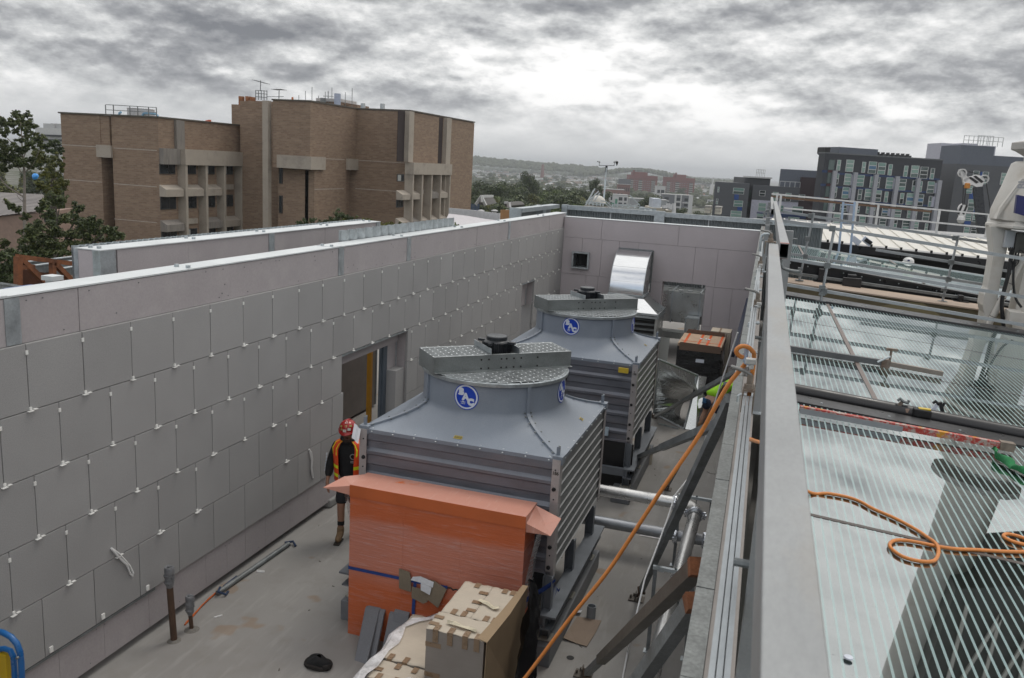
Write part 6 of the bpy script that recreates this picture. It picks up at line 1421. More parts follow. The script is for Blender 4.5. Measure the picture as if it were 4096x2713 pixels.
# white block at the far left
t_ = thing('office_block','white office block with dark window bands beyond the gum trees','building',(-190,240,ZG))
g9 = cv(0,420,4)
p,q_ = at(g9(560,360),320),at(g9(1500,400),320);b = MB();b.prism([p,q_,Vector((q_.x,q_.y,ZG)),Vector((p.x,p.y,ZG))],(-6,20,0));b.build('wall',M('white render',(.55,.55,.54),.7),t_)
for y0,y1 in ((470,500),(540,570),(620,650)):
    a,c = at(g9(600,y0),319.4),at(g9(1500,y0+28),319.4);dz = (y1-y0)/4/3379*320;b = MB();b.prism([a,c,c-Vector((0,0,dz)),a-Vector((0,0,dz))],(-.5,.4,0));b.build('window_band',wint,t_)
b = MB()
for x in (760,880): a = at(g9(x,350),322);b.box((a.x-2,a.y,a.z-3),(a.x+3,a.y+5,a.z+1.2))
b.build('roof_plant',M('roof plant',(.4,.4,.4),.6),t_)
def zgr(D): u = min(1,max(0,(D-330)/620));return ZG-17*u*u*(3-2*u)      # the land falls away beyond the near streets
# ------------------------------------------------------------------ dark student block on the right
i8 = cv(3250,560,4);g7 = cv(2912,560,4);g2 = cv(2300,620,4);g1 = cv(1780,600,4)
class Facade:    # a vertical plane through two surveyed points
    def __init__(s,qa,Da,qb,Db):
        a,c = at(qa,Da),at(qb,Db);s.a = a;d = c-a;d.z = 0;s.L = d.length;s.e = d.normalized();s.n = Vector((s.e.y,-s.e.x,0))
        if s.n.dot(Vector((0,0,HC))-a) < 0: s.n = -s.n
        s.z = a.z
    def hit(s,q):
        d = Vector(ray(*q));o = Vector((0,0,HC));t = (s.a-o).dot(s.n)/d.dot(s.n);return o+d*t
    def sz(s,q): p = s.hit(q);return (p-s.a).dot(s.e),p.z
    def P(s,u,z,off=0): return s.a+s.e*u+s.n*off+Vector((0,0,z-s.a.z))
    def block(s,mb,u0,u1,z0,z1,o0,o1):
        mb.add([s.P(u0,z0,o0),s.P(u1,z0,o0),s.P(u1,z0,o1),s.P(u0,z0,o1),s.P(u0,z1,o0),s.P(u1,z1,o0),s.P(u1,z1,o1),s.P(u0,z1,o1)],[(3,2,1,0),(4,5,6,7),(0,1,5,4),(1,2,6,5),(2,3,7,6),(3,0,4,7)]);return mb
    def rect(s,cr,x0,x1,y0,y1):    # picture rectangle to plane rectangle, measured at its middle
        xm,ym = (x0+x1)/2,(y0+y1)/2;u0 = s.sz(cr(x0,ym))[0];u1 = s.sz(cr(x1,ym))[0];z1 = s.sz(cr(xm,y0))[1];z0 = s.sz(cr(xm,y1))[1];return u0,u1,z0,z1
darkp = M('charcoal panel',(.026,.029,.038),.55,0,.15,.25);navy = M('navy band',(.010,.035,.115),.5);greyp = M('slate grey panel',(.085,.09,.10),.6,0,.1,.3,(1,1,6));pil = M('pale grey pilaster',(.33,.335,.37),.6);wframe = M('white window frame',(.50,.51,.51),.5)
teal = [M('green tinted glass',(.16,.27,.24),.12,0,.1,.4),M('pale green glass',(.23,.34,.30),.15,0,.1,.4),M('dim green glass',(.085,.12,.115),.1,0,.3,.4),M('dark tinted glass',(.03,.04,.04),.1,0,.3,.4)];bluep = M('blue opening sash',(.07,.16,.27),.4);redp = M('dark red panel',(.075,.016,.02),.6);lilac = M('pale lilac panel',(.46,.46,.54),.6)
F = Facade(i8(205,215),172,i8(2080,370),176)
db = thing('apartment_building','charcoal apartment building with blue bands and green tinted windows','building',tuple(F.P(F.L/2,ZG)))
Zt = F.z
MB_ = MB();F.block(MB_,0,F.L,ZG,Zt,-2.6,0);F.block(MB_,6,F.L,ZG,Zt-.01,-13,-2.601);MB_.build('wall',darkp,db)
b = MB();F.block(b,-.1,F.L+.1,Zt,Zt+.25,-2.7,.1);b.build('roof_edge',M('roof edge trim',(.12,.13,.14),.5),db)
random.seed(12)
def window(f,par,cr,x0,x1,y0,y1,k=2,kind=None):
    u0,u1,z0,z1 = f.rect(cr,x0,x1,y0,y1);b = MB();f.block(b,u0,u1,z0,z1,0,.12);w = b.build('window',wframe,par)
    g = (z1-z0)/k;c0 = kind if kind is not None else random.choice([0,0,1,1,2])
    for i in range(k):
        m_ = teal[c0 if random.random() < .6 else random.choice([0,1,2,3])]
        if k == 3 and i == 1 and random.random() < .25: m_ = bluep
        b = MB();f.block(b,u0+.13,u1-.13,z0+g*i+.10,z0+g*(i+1)-.06,.12,.15);b.build('pane',m_,w)
wl = '385 445 320 490|530 655 318 512|785 845 352 525|890 1020 348 540|1040 1165 365 552|1205 1270 390 568|1455 1520 412 590|1570 1695 410 603|1715 1840 430 620|1880 1945 452 630|360 415 538 708|505 615 540 725|700 820 562 745|915 975 585 765|1010 1070 597 768|1170 1285 600 785|1375 1490 625 808|1590 1650 650 825|1685 1750 660 835|1830 1945 665 855|330 385 752 920|470 580 755 938|720 785 788 960|830 955 785 970|975 1095 805 990|1145 1205 828 1000|1390 1455 850 1028|1495 1620 852 1045|1645 1770 870 1055|1850 1900 900 1070|305 355 985 1130|440 545 1000 1145|650 750 1030 1165|855 910 1040 1180|940 1000 1055 1195|1105 1205 1080 1215|1305 1415 1095 1240|1510 1570 1115 1255|1610 1665 1125 1270|1760 1870 1115 1290|325 435 1185 1365|735 840 1220 1400|1060 1170 1260 1400|1290 1350 1280 1400|1430 1550 1290 1430|1580 1690 1310 1450|1790 1840 1335 1470'
for s_ in wl.split('|'):
    x0,x1,y0,y1 = map(float,s_.split());window(F,db,i8,x0,x1,y0,y1,3 if x1-x0 > 90 else 2)
b = MB()
for x0,x1,y0,y1 in ((255,345,318,480),(235,315,525,690),(205,290,745,910),(175,255,985,1130)):
    F.block(b,*F.rect(i8,x0,x1,y0,y1),0,.1)
each(b,'corner_glazing',teal[2],db)
b = MB()
for x0,x1,y0,y1 in ((250,335,488,522),(225,300,702,740),(190,280,915,945)): F.block(b,*F.rect(i8,x0,x1,y0,y1),0,.09)
each(b,'red_panel',redp,db)
b = MB()
for (xa,ya,xb,yb,h_) in ((155,480,235,490,35),(365,498,2030,640,30),(130,698,210,704,35),(330,712,2000,858,28),(300,925,1960,1075,28),(40,905,120,915,30)):
    n = 12
    u0,z0 = F.sz(i8(xa,ya));u1,z1 = F.sz(i8(xb,yb));zz = (z0+z1)/2;dz = h_/4/3379*180;F.block(b,u0,u1,zz-dz,zz,0,.06)
each(b,'blue_band',navy,db)
b = MB()
for x,yt in ((347,492),(673,520),(1005,552),(1343,582),(1682,612),(2018,645)):
    u0,z1 = F.sz(i8(x,yt));F.block(b,u0-.42,u0+.42,ZG,z1,0,.7)
each(b,'pilaster',pil,db)
b = MB()
for x0,x1,y0,y1 in ((617,650,560,728),(665,700,570,740),(1287,1322,620,788),(1333,1372,630,800),(582,620,770,938),(1948,1990,690,855),(1900,1945,905,1075),(550,590,1020,1150),(1205,1250,1085,1220)): F.block(b,*F.rect(i8,x0,x1,y0,y1),0,.3)
each(b,'balcony_panel',lilac,db)
u0,u1,z0,z1 = F.rect(i8,215,1290,1170,1500);b = MB();u0 = F.sz(i8(260,1150))[0];F.block(b,u0,F.sz(i8(1270,1250))[0],ZG,F.sz(i8(700,1190))[1],0,.05);b.build('grey_base',greyp,db)
G_ = Facade(i8(440,112),177,i8(1050,162),179);b = MB();G_.block(b,0,G_.L,Zt,G_.z,-8,0);b.build('roof_plant_room',M('blue grey plant screen',(.11,.125,.155),.6),db)
b = MB(); 
for k in range(7): G_.block(b,G_.L+.3+k*1.2,G_.L+.5+k*1.2,Zt,G_.z-.5,-1,.0)
G_.block(b,G_.L,G_.L+9,Zt+.1,G_.z-.8,-4,-1);b.build('roof_equipment',M('dark equipment',(.05,.052,.055),.6),db)
b = MB();F.block(b,F.sz(i8(305,190))[0],F.sz(i8(400,200))[0],Zt,Zt+1.3,-6,-3);b.build('water_tank',blackm,db)
# glazed link and right wing
Lk = Facade(i8(2050,500),192,i8(2300,520),194);lk = thing('glazed_link','green glazed stair link between the two charcoal blocks','building',tuple(Lk.P(Lk.L/2,ZG)))
b = MB();Lk.block(b,-1,Lk.L+1,ZG,Lk.sz(i8(2180,440))[1],-8,0);b.build('wall',M('maroon black panel',(.035,.018,.022),.6),lk)
for k,(y0,y1) in enumerate(((505,665),(715,880),(925,1095),(1130,1310),(1340,1490))):
    dx = -30*k
    u0,u1,z0,z1 = Lk.rect(i8,2045+dx,2255+dx,y0,y1);b = MB();Lk.block(b,u0,u1,z0,z1,0,.08);w = b.build('window',M('black mullion',(.02,.022,.022),.5),lk)
    for i in range(4):
        for j in range(2): b = MB();du,dz = (u1-u0)/4,(z1-z0)/2;Lk.block(b,u0+du*i+.1,u0+du*(i+1)-.1,z0+dz*j+.1,z0+dz*(j+1)-.1,.08,.1);b.build('pane',(teal[1] if k < 2 and i < 3 else teal[2] if k < 3 else teal[3]),w)
Rw = Facade(h1(1290,1150),181,h1(2368,1180),181);rw = thing('apartment_wing','slate grey apartment wing behind the black crane boom','building',tuple(Rw.P(Rw.L/2,ZG)))
zr = Rw.sz(h1(1800,1130))[1];b = MB();Rw.block(b,0,Rw.L+20,ZG,zr,-14,0);b.build('wall',greyp,rw)
b = MB();Rw.block(b,Rw.sz(h1(1370,1100))[0],Rw.sz(h1(1900,1100))[0],zr,zr+4.0,-10,-1);Rw.block(b,Rw.sz(h1(1900,1100))[0],Rw.L+10,zr,zr+2.2,-10,-2);b.build('roof_screen',M('blue grey plant screen',(.11,.125,.155),.6),rw)
for cr,lst in ((h1,((1540,1640,1215,1420),(1690,1790,1230,1430),(1990,2120,1250,1440),(1430,1540,1455,1580))),(h2,((1465,1575,150,335),(1420,1520,385,495),(1535,1625,390,515),(1395,1490,595,735),(1505,1600,610,740),(1920,2000,190,330),(1660,1780,620,760)))):
    for r_ in lst: window(Rw,rw,cr,*r_,3)
b = MB()
for cr,r_ in ((h2,(1490,1590,50,145)),(h2,(1570,1625,180,360)),(h2,(1410,1510,500,570)),(h2,(1480,1620,760,810)),(h1,(2010,2120,1390,1460)),(h1,(1660,1690,1230,1400))): Rw.block(b,*Rw.rect(cr,*r_),0,.08)
each(b,'blue_panel',M('bright blue panel',(.012,.06,.24),.5),rw)
b = MB()
p0 = Rw.sz(h1(1370,1050))[0];p1 = Rw.sz(h1(2000,1050))[0]
for z in (zr+5.0,zr+5.9): Rw.block(b,p0,p1,z,z+.1,-.6,-.5)
for k in range(9): u = p0+(p1-p0)*k/8;Rw.block(b,u,u+.1,zr+4,zr+6,-.6,-.5)
b.build('roof_rail',wframe,rw)
Wt = Facade(h1(1395,770),196,h1(1940,810),196);wt = thing('lift_tower','white lift tower with a black slot on the slate apartment wing','tower',tuple(Wt.P(Wt.L/2,zr)))
b = MB();zq = Wt.z;Wt.block(b,0,Wt.sz(h1(1610,900))[0],zr-4,zq,-7,0);Wt.block(b,Wt.sz(h1(1690,900))[0],Wt.L,zr-4,zq-.3,-6.5,-.4);Wt.block(b,-4.5,0,zr-6,zq-.2,-8,-1.0);b.build('wall',M('white lilac panel',(.47,.47,.53),.6),wt)
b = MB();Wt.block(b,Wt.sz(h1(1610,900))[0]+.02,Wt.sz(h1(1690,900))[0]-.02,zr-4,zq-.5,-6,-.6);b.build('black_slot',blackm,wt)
b = MB();q0 = Wt.sz(h1(1650,760))[0];q1 = Wt.sz(h1(1900,760))[0]
for z in (zq+.7,zq+1.9): Wt.block(b,q0,q1,z,z+.1,-1,-.9)
for k in range(6): u = q0+(q1-q0)*k/5;Wt.block(b,u,u+.1,zq-.3,zq+2,-1,-.9)
b.build('roof_rail',wframe,wt)
# lower wings left of it
A = Facade((2861,727),205,(2999,738.5),203);aw = thing('apartment_wing','slate grey block with narrow windows left of the charcoal apartments','building',tuple(A.P(A.L/2,ZG)))
b = MB();A.block(b,0,A.L,ZG,A.z,-14,0);b.build('wall',greyp,aw)
b = MB();A.block(b,-.3,.9,ZG,A.z+.0,-14,-.02) if False else None
for cr,r_ in ((g7,(80,260,770,870)),(g7,(90,240,970,1070)),(g7,(40,220,1135,1235)),(g2,(2280,2310,510,600)),(g2,(2255,2290,700,790))): window(A,aw,cr,*r_,2)
b = MB()
for r_ in ((100,172,872,958),(150,225,1068,1130),(60,130,1235,1290)): A.block(b,*A.rect(g7,*r_),0,.08)
each(b,'blue_panel',M('bright blue panel',(.012,.06,.24),.5),aw)
Bq = Facade(g7(360,605),206,g7(690,640),206);bw = thing('stair_block','dark stair block with a roof rail between the low grey wings','building',tuple(Bq.P(Bq.L/2,ZG)))
b = MB();Bq.block(b,-1.2,Bq.L,ZG,Bq.z,-12,-.6);b.build('wall',M('dark slate',(.05,.053,.06),.6),bw);b = MB();Bq.block(b,-.3,Bq.L+.2,Bq.z,Bq.z+.35,-6,0);b.build('roof_edge',wframe,bw)
b = MB()
for z in (1.2,2.0): Bq.block(b,1.5,Bq.L-1.5,Bq.z+z,Bq.z+z+.1,-1,-.9)
for k in range(6): u = 1.5+(Bq.L-3)*k/5;Bq.block(b,u,u+.1,Bq.z+.3,Bq.z+2.1,-1,-.9)
b.build('roof_rail',wframe,bw)
b = MB();Bq.block(b,*Bq.rect(g7,345,378,800,930),-.6,-.5);Bq.block(b,*Bq.rect(g7,320,355,985,1070),-.6,-.5);each(b,'stair_window',teal[2],bw)
Cq = Facade(g7(405,722),204,g7(1470,812),200);cw_ = thing('apartment_wing','long low wing, slate above and pale lilac below with a thin blue line','building',tuple(Cq.P(Cq.L/2,ZG)))
zm = Cq.sz(g7(850,985))[1];b = MB();Cq.block(b,0,Cq.L,zm,Cq.z,-12,0);b.build('wall',greyp,cw_);b = MB();Cq.block(b,0,Cq.L-4.5,ZG,zm-.01,-12,-.02);b.build('lower_wall',lilac,cw_)
b = MB();Cq.block(b,Cq.L-4.5,Cq.L+1,ZG,zm+6,-12,.02);b.build('dark_bay',M('maroon black panel',(.035,.018,.022),.6),cw_)
for r_ in ((500,600,810,900),(710,805,835,985),(915,1010,850,985),(1130,1230,870,970),(480,610,1010,1140),(1020,1200,1065,1175),(800,890,1045,1150),(455,570,1180,1265),(960,1140,1235,1300)): window(Cq,cw_,g7,*r_,2)
b = MB();u0,z0 = Cq.sz(g7(360,1135));u1,z1 = Cq.sz(g7(1250,1225));Cq.block(b,u0+1.5,u1,(z0+z1)/2-.8,(z0+z1)/2,-.02,.1);b.build('blue_line',navy,cw_)
b = MB();Cq.block(b,6,Cq.L,Cq.z+1.2,Cq.z+1.35,-.6,-.45)
for k in range(9): u = 6+(Cq.L-6)*k/8;Cq.block(b,u,u+.15,Cq.z,Cq.z+1.3,-.6,-.45)
b.build('roof_rail',wframe,cw_)
b = MB();Cq.block(b,6,Cq.L+1,Cq.z-.2,Cq.z+4.2,-12,-5);b.build('roof_screen',M('blue grey plant screen',(.11,.125,.155),.6),cw_);b = MB();Cq.block(b,22,33,Cq.z+4.2,Cq.z+5.2,-11,-6);b.build('black_plant',blackm,cw_)
# ------------------------------------------------------------------ red brick towers
redb = M('red brick',(.165,.042,.035),.85,0,.08,.1);balc = M('pale balcony',(.34,.33,.31),.8);pw_ = M('pale window strip',(.30,.28,.28),.5)
def redtower(qa,qb,D,cols,wins,rows,y0,dy,lab,ph):
    f = Facade(qa,D,qb,D*1.006);t = thing('red_tower_block',lab,'tower block',tuple(f.P(f.L/2,zgr(D))),'red brick tower blocks in the distance')
    b = MB();f.block(b,0,f.L,zgr(D),f.z,-18,0);b.build('wall',redb,t)
    b = MB();f.block(b,f.L*ph[0],f.L*ph[1],f.z,f.z+4.6,-14,-3);f.block(b,f.L*ph[0],f.L*ph[0]+1.8,f.z,f.z+7,-6,-3);b.build('roof_house',redb,t)
    b = MB();f.block(b,-.3,f.L+.3,f.z-5,f.z-4.6,-.2,.6);b.build('roof_band',M('dark red shade',(.1,.03,.03),.8),t)
    for (a,c) in cols:
        b = MB()
        for r in range(rows): z = f.z-8-r*3.0;f.block(b,f.L*a,f.L*c,z-1.25,z,-.5,1.5)
        b.build('balcony_stack',balc,t);b = MB();f.block(b,f.L*a+.3,f.L*c-.3,f.z-8-rows*3.0,f.z-6.5,0,.1);b.build('balcony_shadow',M('painted loggia shade',(.05,.045,.045),.8),t)  # dark sheet behind the balconies stands in for their shade
    b = MB()
    for a in wins:
        for r in range(rows): z = f.z-7.6-r*3.0;f.block(b,f.L*a-.9,f.L*a+.9,z-1.1,z,-.2,.15)
    b.build('window_rows',pw_,t)
    b = MB()
    for a in wins:
        for r in range(rows): z = f.z-7.7-r*3.0;f.block(b,f.L*a-.1,f.L*a+.8,z-.95,z-.1,.15,.2)
    b.build('window_glass',wint,t);return t
redtower((2522,699.5),(2631,708),1250,((.0,.13),(.31,.45),(.78,.92)),(.19,.26,.50,.57,.65,.72),13,0,0,'nearer red brick tower block left of its twin',(.12,.65))
redtower((2669,708.5),(2780.5,717),1260,((.0,.13),(.31,.45),(.80,.94)),(.19,.26,.50,.57,.65,.74),12,0,0,'right hand red brick tower block behind the grey flats',(.32,.70))
def simplebuilding(cr,x0,y0,x1,y1,yb,D,wallm,lab,name='flats',cat='building',wr=(),depth=12,extra=None):
    f = Facade(cr(x0,y0),D,cr(x1,y1),D*1.0);zb = zgr(D);t = thing(name,lab,cat,tuple(f.P(f.L/2,zb)))
    b = MB();f.block(b,0,f.L,zb,f.z,-depth,0);b.build('wall',wallm,t);b = MB();f.block(b,-.3,f.L+.3,f.z,f.z+.5,-depth,.3);b.build('roof',M('pale flat roof',(.42,.42,.42),.7),t)
    b = MB()
    for a,c,rz0,rz1 in wr: f.block(b,f.L*a,f.L*c,f.z-rz1,f.z-rz0,0,.12)
    if len(b.v): each(b,'window',wint,t)
    if extra:
        for a,c,e0,e1,m_,nm in extra: b = MB();f.block(b,f.L*a,f.L*c,f.z-e1,f.z-e0,0,.6);b.build(nm,m_,t)
    return t
wgrid = lambda us,zs: [(a,c,z0,z1) for a,c in us for z0,z1 in zs]
whm = M('white wall',(.50,.50,.50),.7);dkg = M('mid grey wall',(.13,.135,.15),.7);grn = M('green panel',(.05,.22,.14),.6)
simplebuilding(g2,505,632,850,655,780,640,whm,'white and grey flats with green panels left of the red towers',wr=wgrid(((.03,.12),(.2,.28),(.58,.75),(.83,.95)),((1.5,4),(5.5,8))),extra=((.22,.38,6,13,grn,'green_panel'),(.42,.52,3,14,grn,'green_panel'),(-.1,.22,4.4,5,whm,'slab_edge')))
simplebuilding(g2,1420,632,1890,650,830,640,dkg,'charcoal and white flats in front of the right hand red tower',wr=wgrid(((.03,.18),(.45,.58),(.72,.84)),((2,4),(6,8),(10,12),(14,16))),extra=((.38,.44,0,22,whm,'white_fin'),(.58,.62,0,22,whm,'white_fin'),(.86,1.0,0,22,whm,'white_panel'),(.44,.58,4.5,5.4,whm,'balcony'),(.44,.58,8.5,9.4,whm,'balcony'),(.44,.58,12.5,13.4,whm,'balcony'),(.66,.86,5,5.8,whm,'balcony'),(.66,.86,9,9.8,whm,'balcony'),(0,.2,4.5,5.2,whm,'balcony'),(0,.2,8.5,9.2,whm,'balcony')))
simplebuilding(g2,690,470,885,500,600,900,M('old red brick',(.17,.075,.06),.85),'old brick warehouse with arched windows left of the first red tower','warehouse',wr=wgrid(tuple((.05+.16*k,.13+.16*k) for k in range(6)),((3,7),(11,15),(19,23))),extra=((0,1,-6,-.6,dkg,'attic'),))
simplebuilding(g2,330,540,790,590,640,800,M('faded brick',(.21,.11,.09),.85),'long low faded brick works before the warehouse','warehouse',wr=wgrid(tuple((.05+.12*k,.1+.12*k) for k in range(8)),((3,6),)))
simplebuilding(g2,880,700,1480,750,800,600,M('grey shed',(.27,.28,.29),.6),'wide grey shed with roller doors below the red towers','shed',wr=((.22,.33,4,10),(.35,.46,4,10)))
simplebuilding(g2,1310,505,1450,520,600,800,whm,'white block seen between the two red towers',wr=((.1,.4,3,6),(.5,.9,3,6)))
simplebuilding(g1,800,470,1070,520,560,1900,M('sky blue wall',(.14,.32,.48),.6),'sky blue factory with a black sign box among the trees','factory',wr=((.1,.9,3,5),),extra=((.38,.66,-11,0,blackm,'sign_box'),(.16,.38,-6,0,M('sky blue wall',(.14,.32,.48),.6),'roof_room')))
simplebuilding(g1,790,560,1100,600,660,1200,M('pale shed wall',(.42,.45,.48),.6),'pale shed among trees below the blue factory','shed')
simplebuilding(g1,1520,630,1650,640,720,1150,whm,'white flats at the left end of the terrace cluster',wr=((.1,.4,3,5),(.6,.9,3,5)))
simplebuilding(g1,1930,645,2120,660,760,1150,whm,'white flats with dark balconies in the terrace cluster',wr=wgrid(((.1,.25),(.4,.55),(.7,.85)),((2,4),(6,8))))
simplebuilding(g1,2170,700,2330,712,780,1150,M('pale grey flats',(.38,.39,.41),.7),'pale grey flats at the right end of the terrace cluster',wr=wgrid(((.1,.3),(.45,.6),(.75,.9)),((2,4),(6,8))))
# chimney stacks and masts
t_ = thing('chimney_stack','tall tapering red brick chimney stack over the suburb','chimney',tuple(at((2167,735),2000)));p,q_ = at((2167,740),2000),at((2171,658),2000);b = MB();b.lathe((p.x,p.y,ZG-30),[(5.8,0),(2.9,q_.z-ZG+28),(3.3,q_.z-ZG+28.5),(3.2,q_.z-ZG+30)],16);b.build('shaft',M('chimney brick',(.17,.06,.045),.85),t_,smooth=True);MB().bar((q_.x-1.2,q_.y,q_.z),(q_.x-1.2,q_.y,q_.z+6),.8).build('mast',galvd,t_)
p,q_ = at((1857,668),3600),at((1858,641),3600);b = MB();b.lathe((p.x,p.y,ZG),[(4,0),(2.4,q_.z-ZG)],12);o = b.build('chimney_stack',M('hazy chimney',(.25,.18,.16),.85));o['label'] = 'small distant chimney stack left of the tall red one';o['category'] = 'chimney'
t_ = thing('wind_mast','thin mast with spinning cup gauges beyond the far screen','mast',tuple(at(g2(460,740),62)));p,q_ = at(g2(458,742),62),at(g2(506,172),62);MB().bar(p,p.lerp(q_,.62),.12).build('lower_tube',galv,t_);MB().bar(p.lerp(q_,.62),q_,.075).build('upper_tube',galv,t_)
b = MB();dv = Vector(CR)*.55;b.bar(q_-dv,q_+dv,.05)
for s_ in (-1,1): c_ = q_+dv*s_;b.bar(c_,c_+Vector((0,0,.22)),.04);b.lathe(c_+Vector((0,0,.2)),[(.01,0),(.09,.05),(.01,.12)],8);b.lathe(c_+Vector(CR)*.12*s_+Vector((0,0,.25)),[(.01,0),(.07,.05),(.01,.1)],8)
b.build('cup_gauges',galvd,t_);MB().bar(q_-Vector((0,0,.5)),q_,.14).build('head',blackm,t_)
t_ = thing('lattice_mast','slender white lattice mast left of the slate grey block','mast',tuple(at(g2(2175,620),900)));MB().bar(at(g2(2172,640),900),at(g2(2200,470),900),3.2).build('lower_tube',whm,t_);MB().bar(at(g2(2200,470),900),at(g2(2218,365),900),1.2).build('upper_tube',whm,t_)
b = MB();b.bar(at(g2(60,240),300),at(g2(60,240),300),1) if False else None
for k,x in enumerate((68,152,188,240,300,312,345,445,520,546,600,655)):
    D = 1500;p,q_ = at(g2(x-4,470+8*(k % 3)),D),at(g2(x+3,350+12*(k % 2)+x*.02),D);b = MB();b.bar(p-Vector((0,0,12)),q_,.55);b.bar(q_-Vector(CR)*1.3,q_+Vector(CR)*1.3,.9);o = b.build('light_pole',M('grey pole',(.42,.42,.42),.6));o['label'] = 'tall thin floodlight pole on the hazy sports ground';o['category'] = 'light pole';o['group'] = 'floodlight poles on the sports ground'
# bird
p = at(g2(667,150),90);b = MB();b.add([p,p+Vector((.1,.3,.28)),p+Vector((.05,-.1,.32)),p+Vector((.0,.1,-.2)),p+Vector((.12,.0,.05)),p+Vector((-.14,-.1,.22))],[(0,1,4),(0,2,1),(0,4,3),(0,5,2),(3,5,0)]);o = b.build('bird',blackm);o['label'] = 'small dark bird flying right of the wind mast';o['category'] = 'bird'
# roofs just beyond the screen
struct('near_roof',MB().prism([at(g2(170,790),60),at(g2(640,830),60),at(g2(1130,870),60),at(g2(1200,960),56),at(g2(100,850),56)],(0,0,-2.5)),M('dark concrete roof',(.14,.135,.12),.85))
t_ = thing('roof_steelwork','tangle of thin steel rails and stays on the concrete roof beyond the screen','steelwork',tuple(at(g2(400,800),60)));random.seed(14)
for a,c in (((175,740),(400,770)),((175,770),(400,800)),((180,780),(320,540)),((200,760),(380,580)),((220,740),(300,560)),((310,730),(400,610)),((240,780),(330,620)),((410,735),(500,745)),((410,770),(500,785)),((500,745),(620,860)),((490,780),(590,870)),((590,800),(1130,840)),((590,830),(1130,875)),((620,790),(900,800)),((870,640),(1040,810)),((640,815),(820,800)),((830,835),(1010,800)),((1120,870),(1215,790))): MB().bar(at(g2(*a),59),at(g2(*c),59),.07).build('rail',galv,t_)
for x in (180,230,290,350,410,450,600,680,760,850,960,1040,1130): MB().bar(at(g2(x,740+x*.08),59),at(g2(x-3,790+x*.07),59),.07).build('post',galv,t_)
p = at(g2(355,770),60);b = MB();b.lathe(p,[(.62,0),(.55,.28),(.3,.48),(.01,.55)],16);o = b.build('roof_dome',M('pale dome',(.55,.53,.48),.6),smooth=True);o['label'] = 'pale dome vent on the concrete roof beyond the screen';o['category'] = 'vent'
t_ = thing('rooftop_plant','beige rooftop plant unit with white flue pipes above the screen rail','plant unit',tuple(at(g2(1350,940),52)))
f = Facade(g2(1225,845),52,g2(1450,865),52);b = MB();f.block(b,0,f.L,-3,f.z,-3,0);b.build('casing',M('beige casing',(.50,.46,.38),.6),t_);b = MB();f.block(b,f.L,f.L*1.45,-3,f.z-.1,-3,.02);b.build('side_casing',M('pale beige casing',(.44,.41,.35),.6),t_);f.block(b,0,0,0,0,0,0);b = MB();f.block(b,.1,f.L*.7,f.z,f.z+.55,-2,-.3);b.build('louvred_top',M('pale blue louvre',(.48,.52,.58),.5),t_)
b = MB()
for x,y0,y1 in ((1490,780,860),(1525,795,880),(1580,780,940),(1420,810,860),(1450,825,860)): b.cyl(at(g2(x,y1),51.5),at(g2(x+3,y0),51.5),.13,n=10)
each(b,'flue_pipe',whm,t_)
p = at(g2(1165,880),52);b = MB();b.bar(at(g2(1120,905),52),at(g2(1120,865),52),.14);b.bar(at(g2(1120,862),52),at(g2(1210,870),52),.14);b.bar(at(g2(1205,905),52),at(g2(1205,868),52),.14);b.box(p+Vector((-.5,.1,-1)),p+Vector((.5,.6,.1)));o = b.build('duct_loop',galv);o['label'] = 'white duct loop left of the beige rooftop plant';o['category'] = 'duct'
for i,(x0,x1,y0,y1) in enumerate(((2070,2170,820,930),(2232,2338,832,950))):
    t_ = thing('roof_fan_unit',('left','right')[i]+' cream fan unit on a steel stand before the slate grey block','fan unit',tuple(at(g2(x0,y1),62)),'cream fan units on the roof');p,q_ = at(g2(x0,y1),62),at(g2(x1,y0),62);MB().box((p.x,p.y,p.z),(q_.x,p.y+1.4,q_.z)).build('casing',M('cream casing',(.52,.49,.42),.6),t_,bev=.03)
    b = MB();b.box((p.x-.03,p.y-.03,q_.z-.1),(q_.x+.03,p.y+1.45,q_.z+.02));b.box((p.x-.02,p.y-.02,(p.z+q_.z)/2-.05),(q_.x+.02,p.y,(p.z+q_.z)/2));b.build('trim',M('grey trim',(.3,.29,.27),.6),t_);b = MB()
    for x in (p.x+.05,q_.x-.1): b.box((x,p.y,p.z-1.6),(x+.06,p.y+.06,p.z));b.box((x,p.y+1.2,p.z-1.6),(x+.06,p.y+1.26,p.z))
    b.box((p.x-.3,p.y,p.z-1.2),(q_.x+.2,p.y+1.3,p.z-.9));b.build('stand',galvd,t_)
o = MB().box((-2,58,-3),(9,66,at(g2(2200,985),62).z-.7)).build('roof_block',M('brown roof kerb',(.22,.19,.165),.85));o['label'] = 'brown kerbed roof block carrying the cream fan units';o['category'] = 'building'
# pale curved roof beyond the left wall
b = MB();A0,A1 = onZ(g1(95,1030),.6),onZ(g1(620,1095),.6)
b.prism([onZ(g1(60,1020),.4),onZ(g1(250,1040),.4),onZ(g1(420,1065),.4),onZ(g1(620,1100),.4),onZ(g1(1000,1150),.4),onZ(g1(700,1260),.4),onZ(g1(-80,1330),.4)],(0,0,-.6));struct('membrane_roof',b,M('pale grey membrane',(.50,.48,.50),.7))
cp = [onZ(g1(x,y),.4) for x,y in ((60,1000),(170,1010),(380,1030),(500,1048),(640,1065),(860,1090),(1010,1085))]
o = MB();o.grid([[p+Vector((0,0,h)) for p in cp] for h in (-.6,.45)]);o = o.build('membrane_parapet',M('pale parapet strip',(.52,.52,.53),.6));s_ = o.modifiers.new('t','SOLIDIFY');s_.thickness = .2;o['label'] = 'low pale curved parapet at the back of the grey membrane roof';o['category'] = 'parapet'
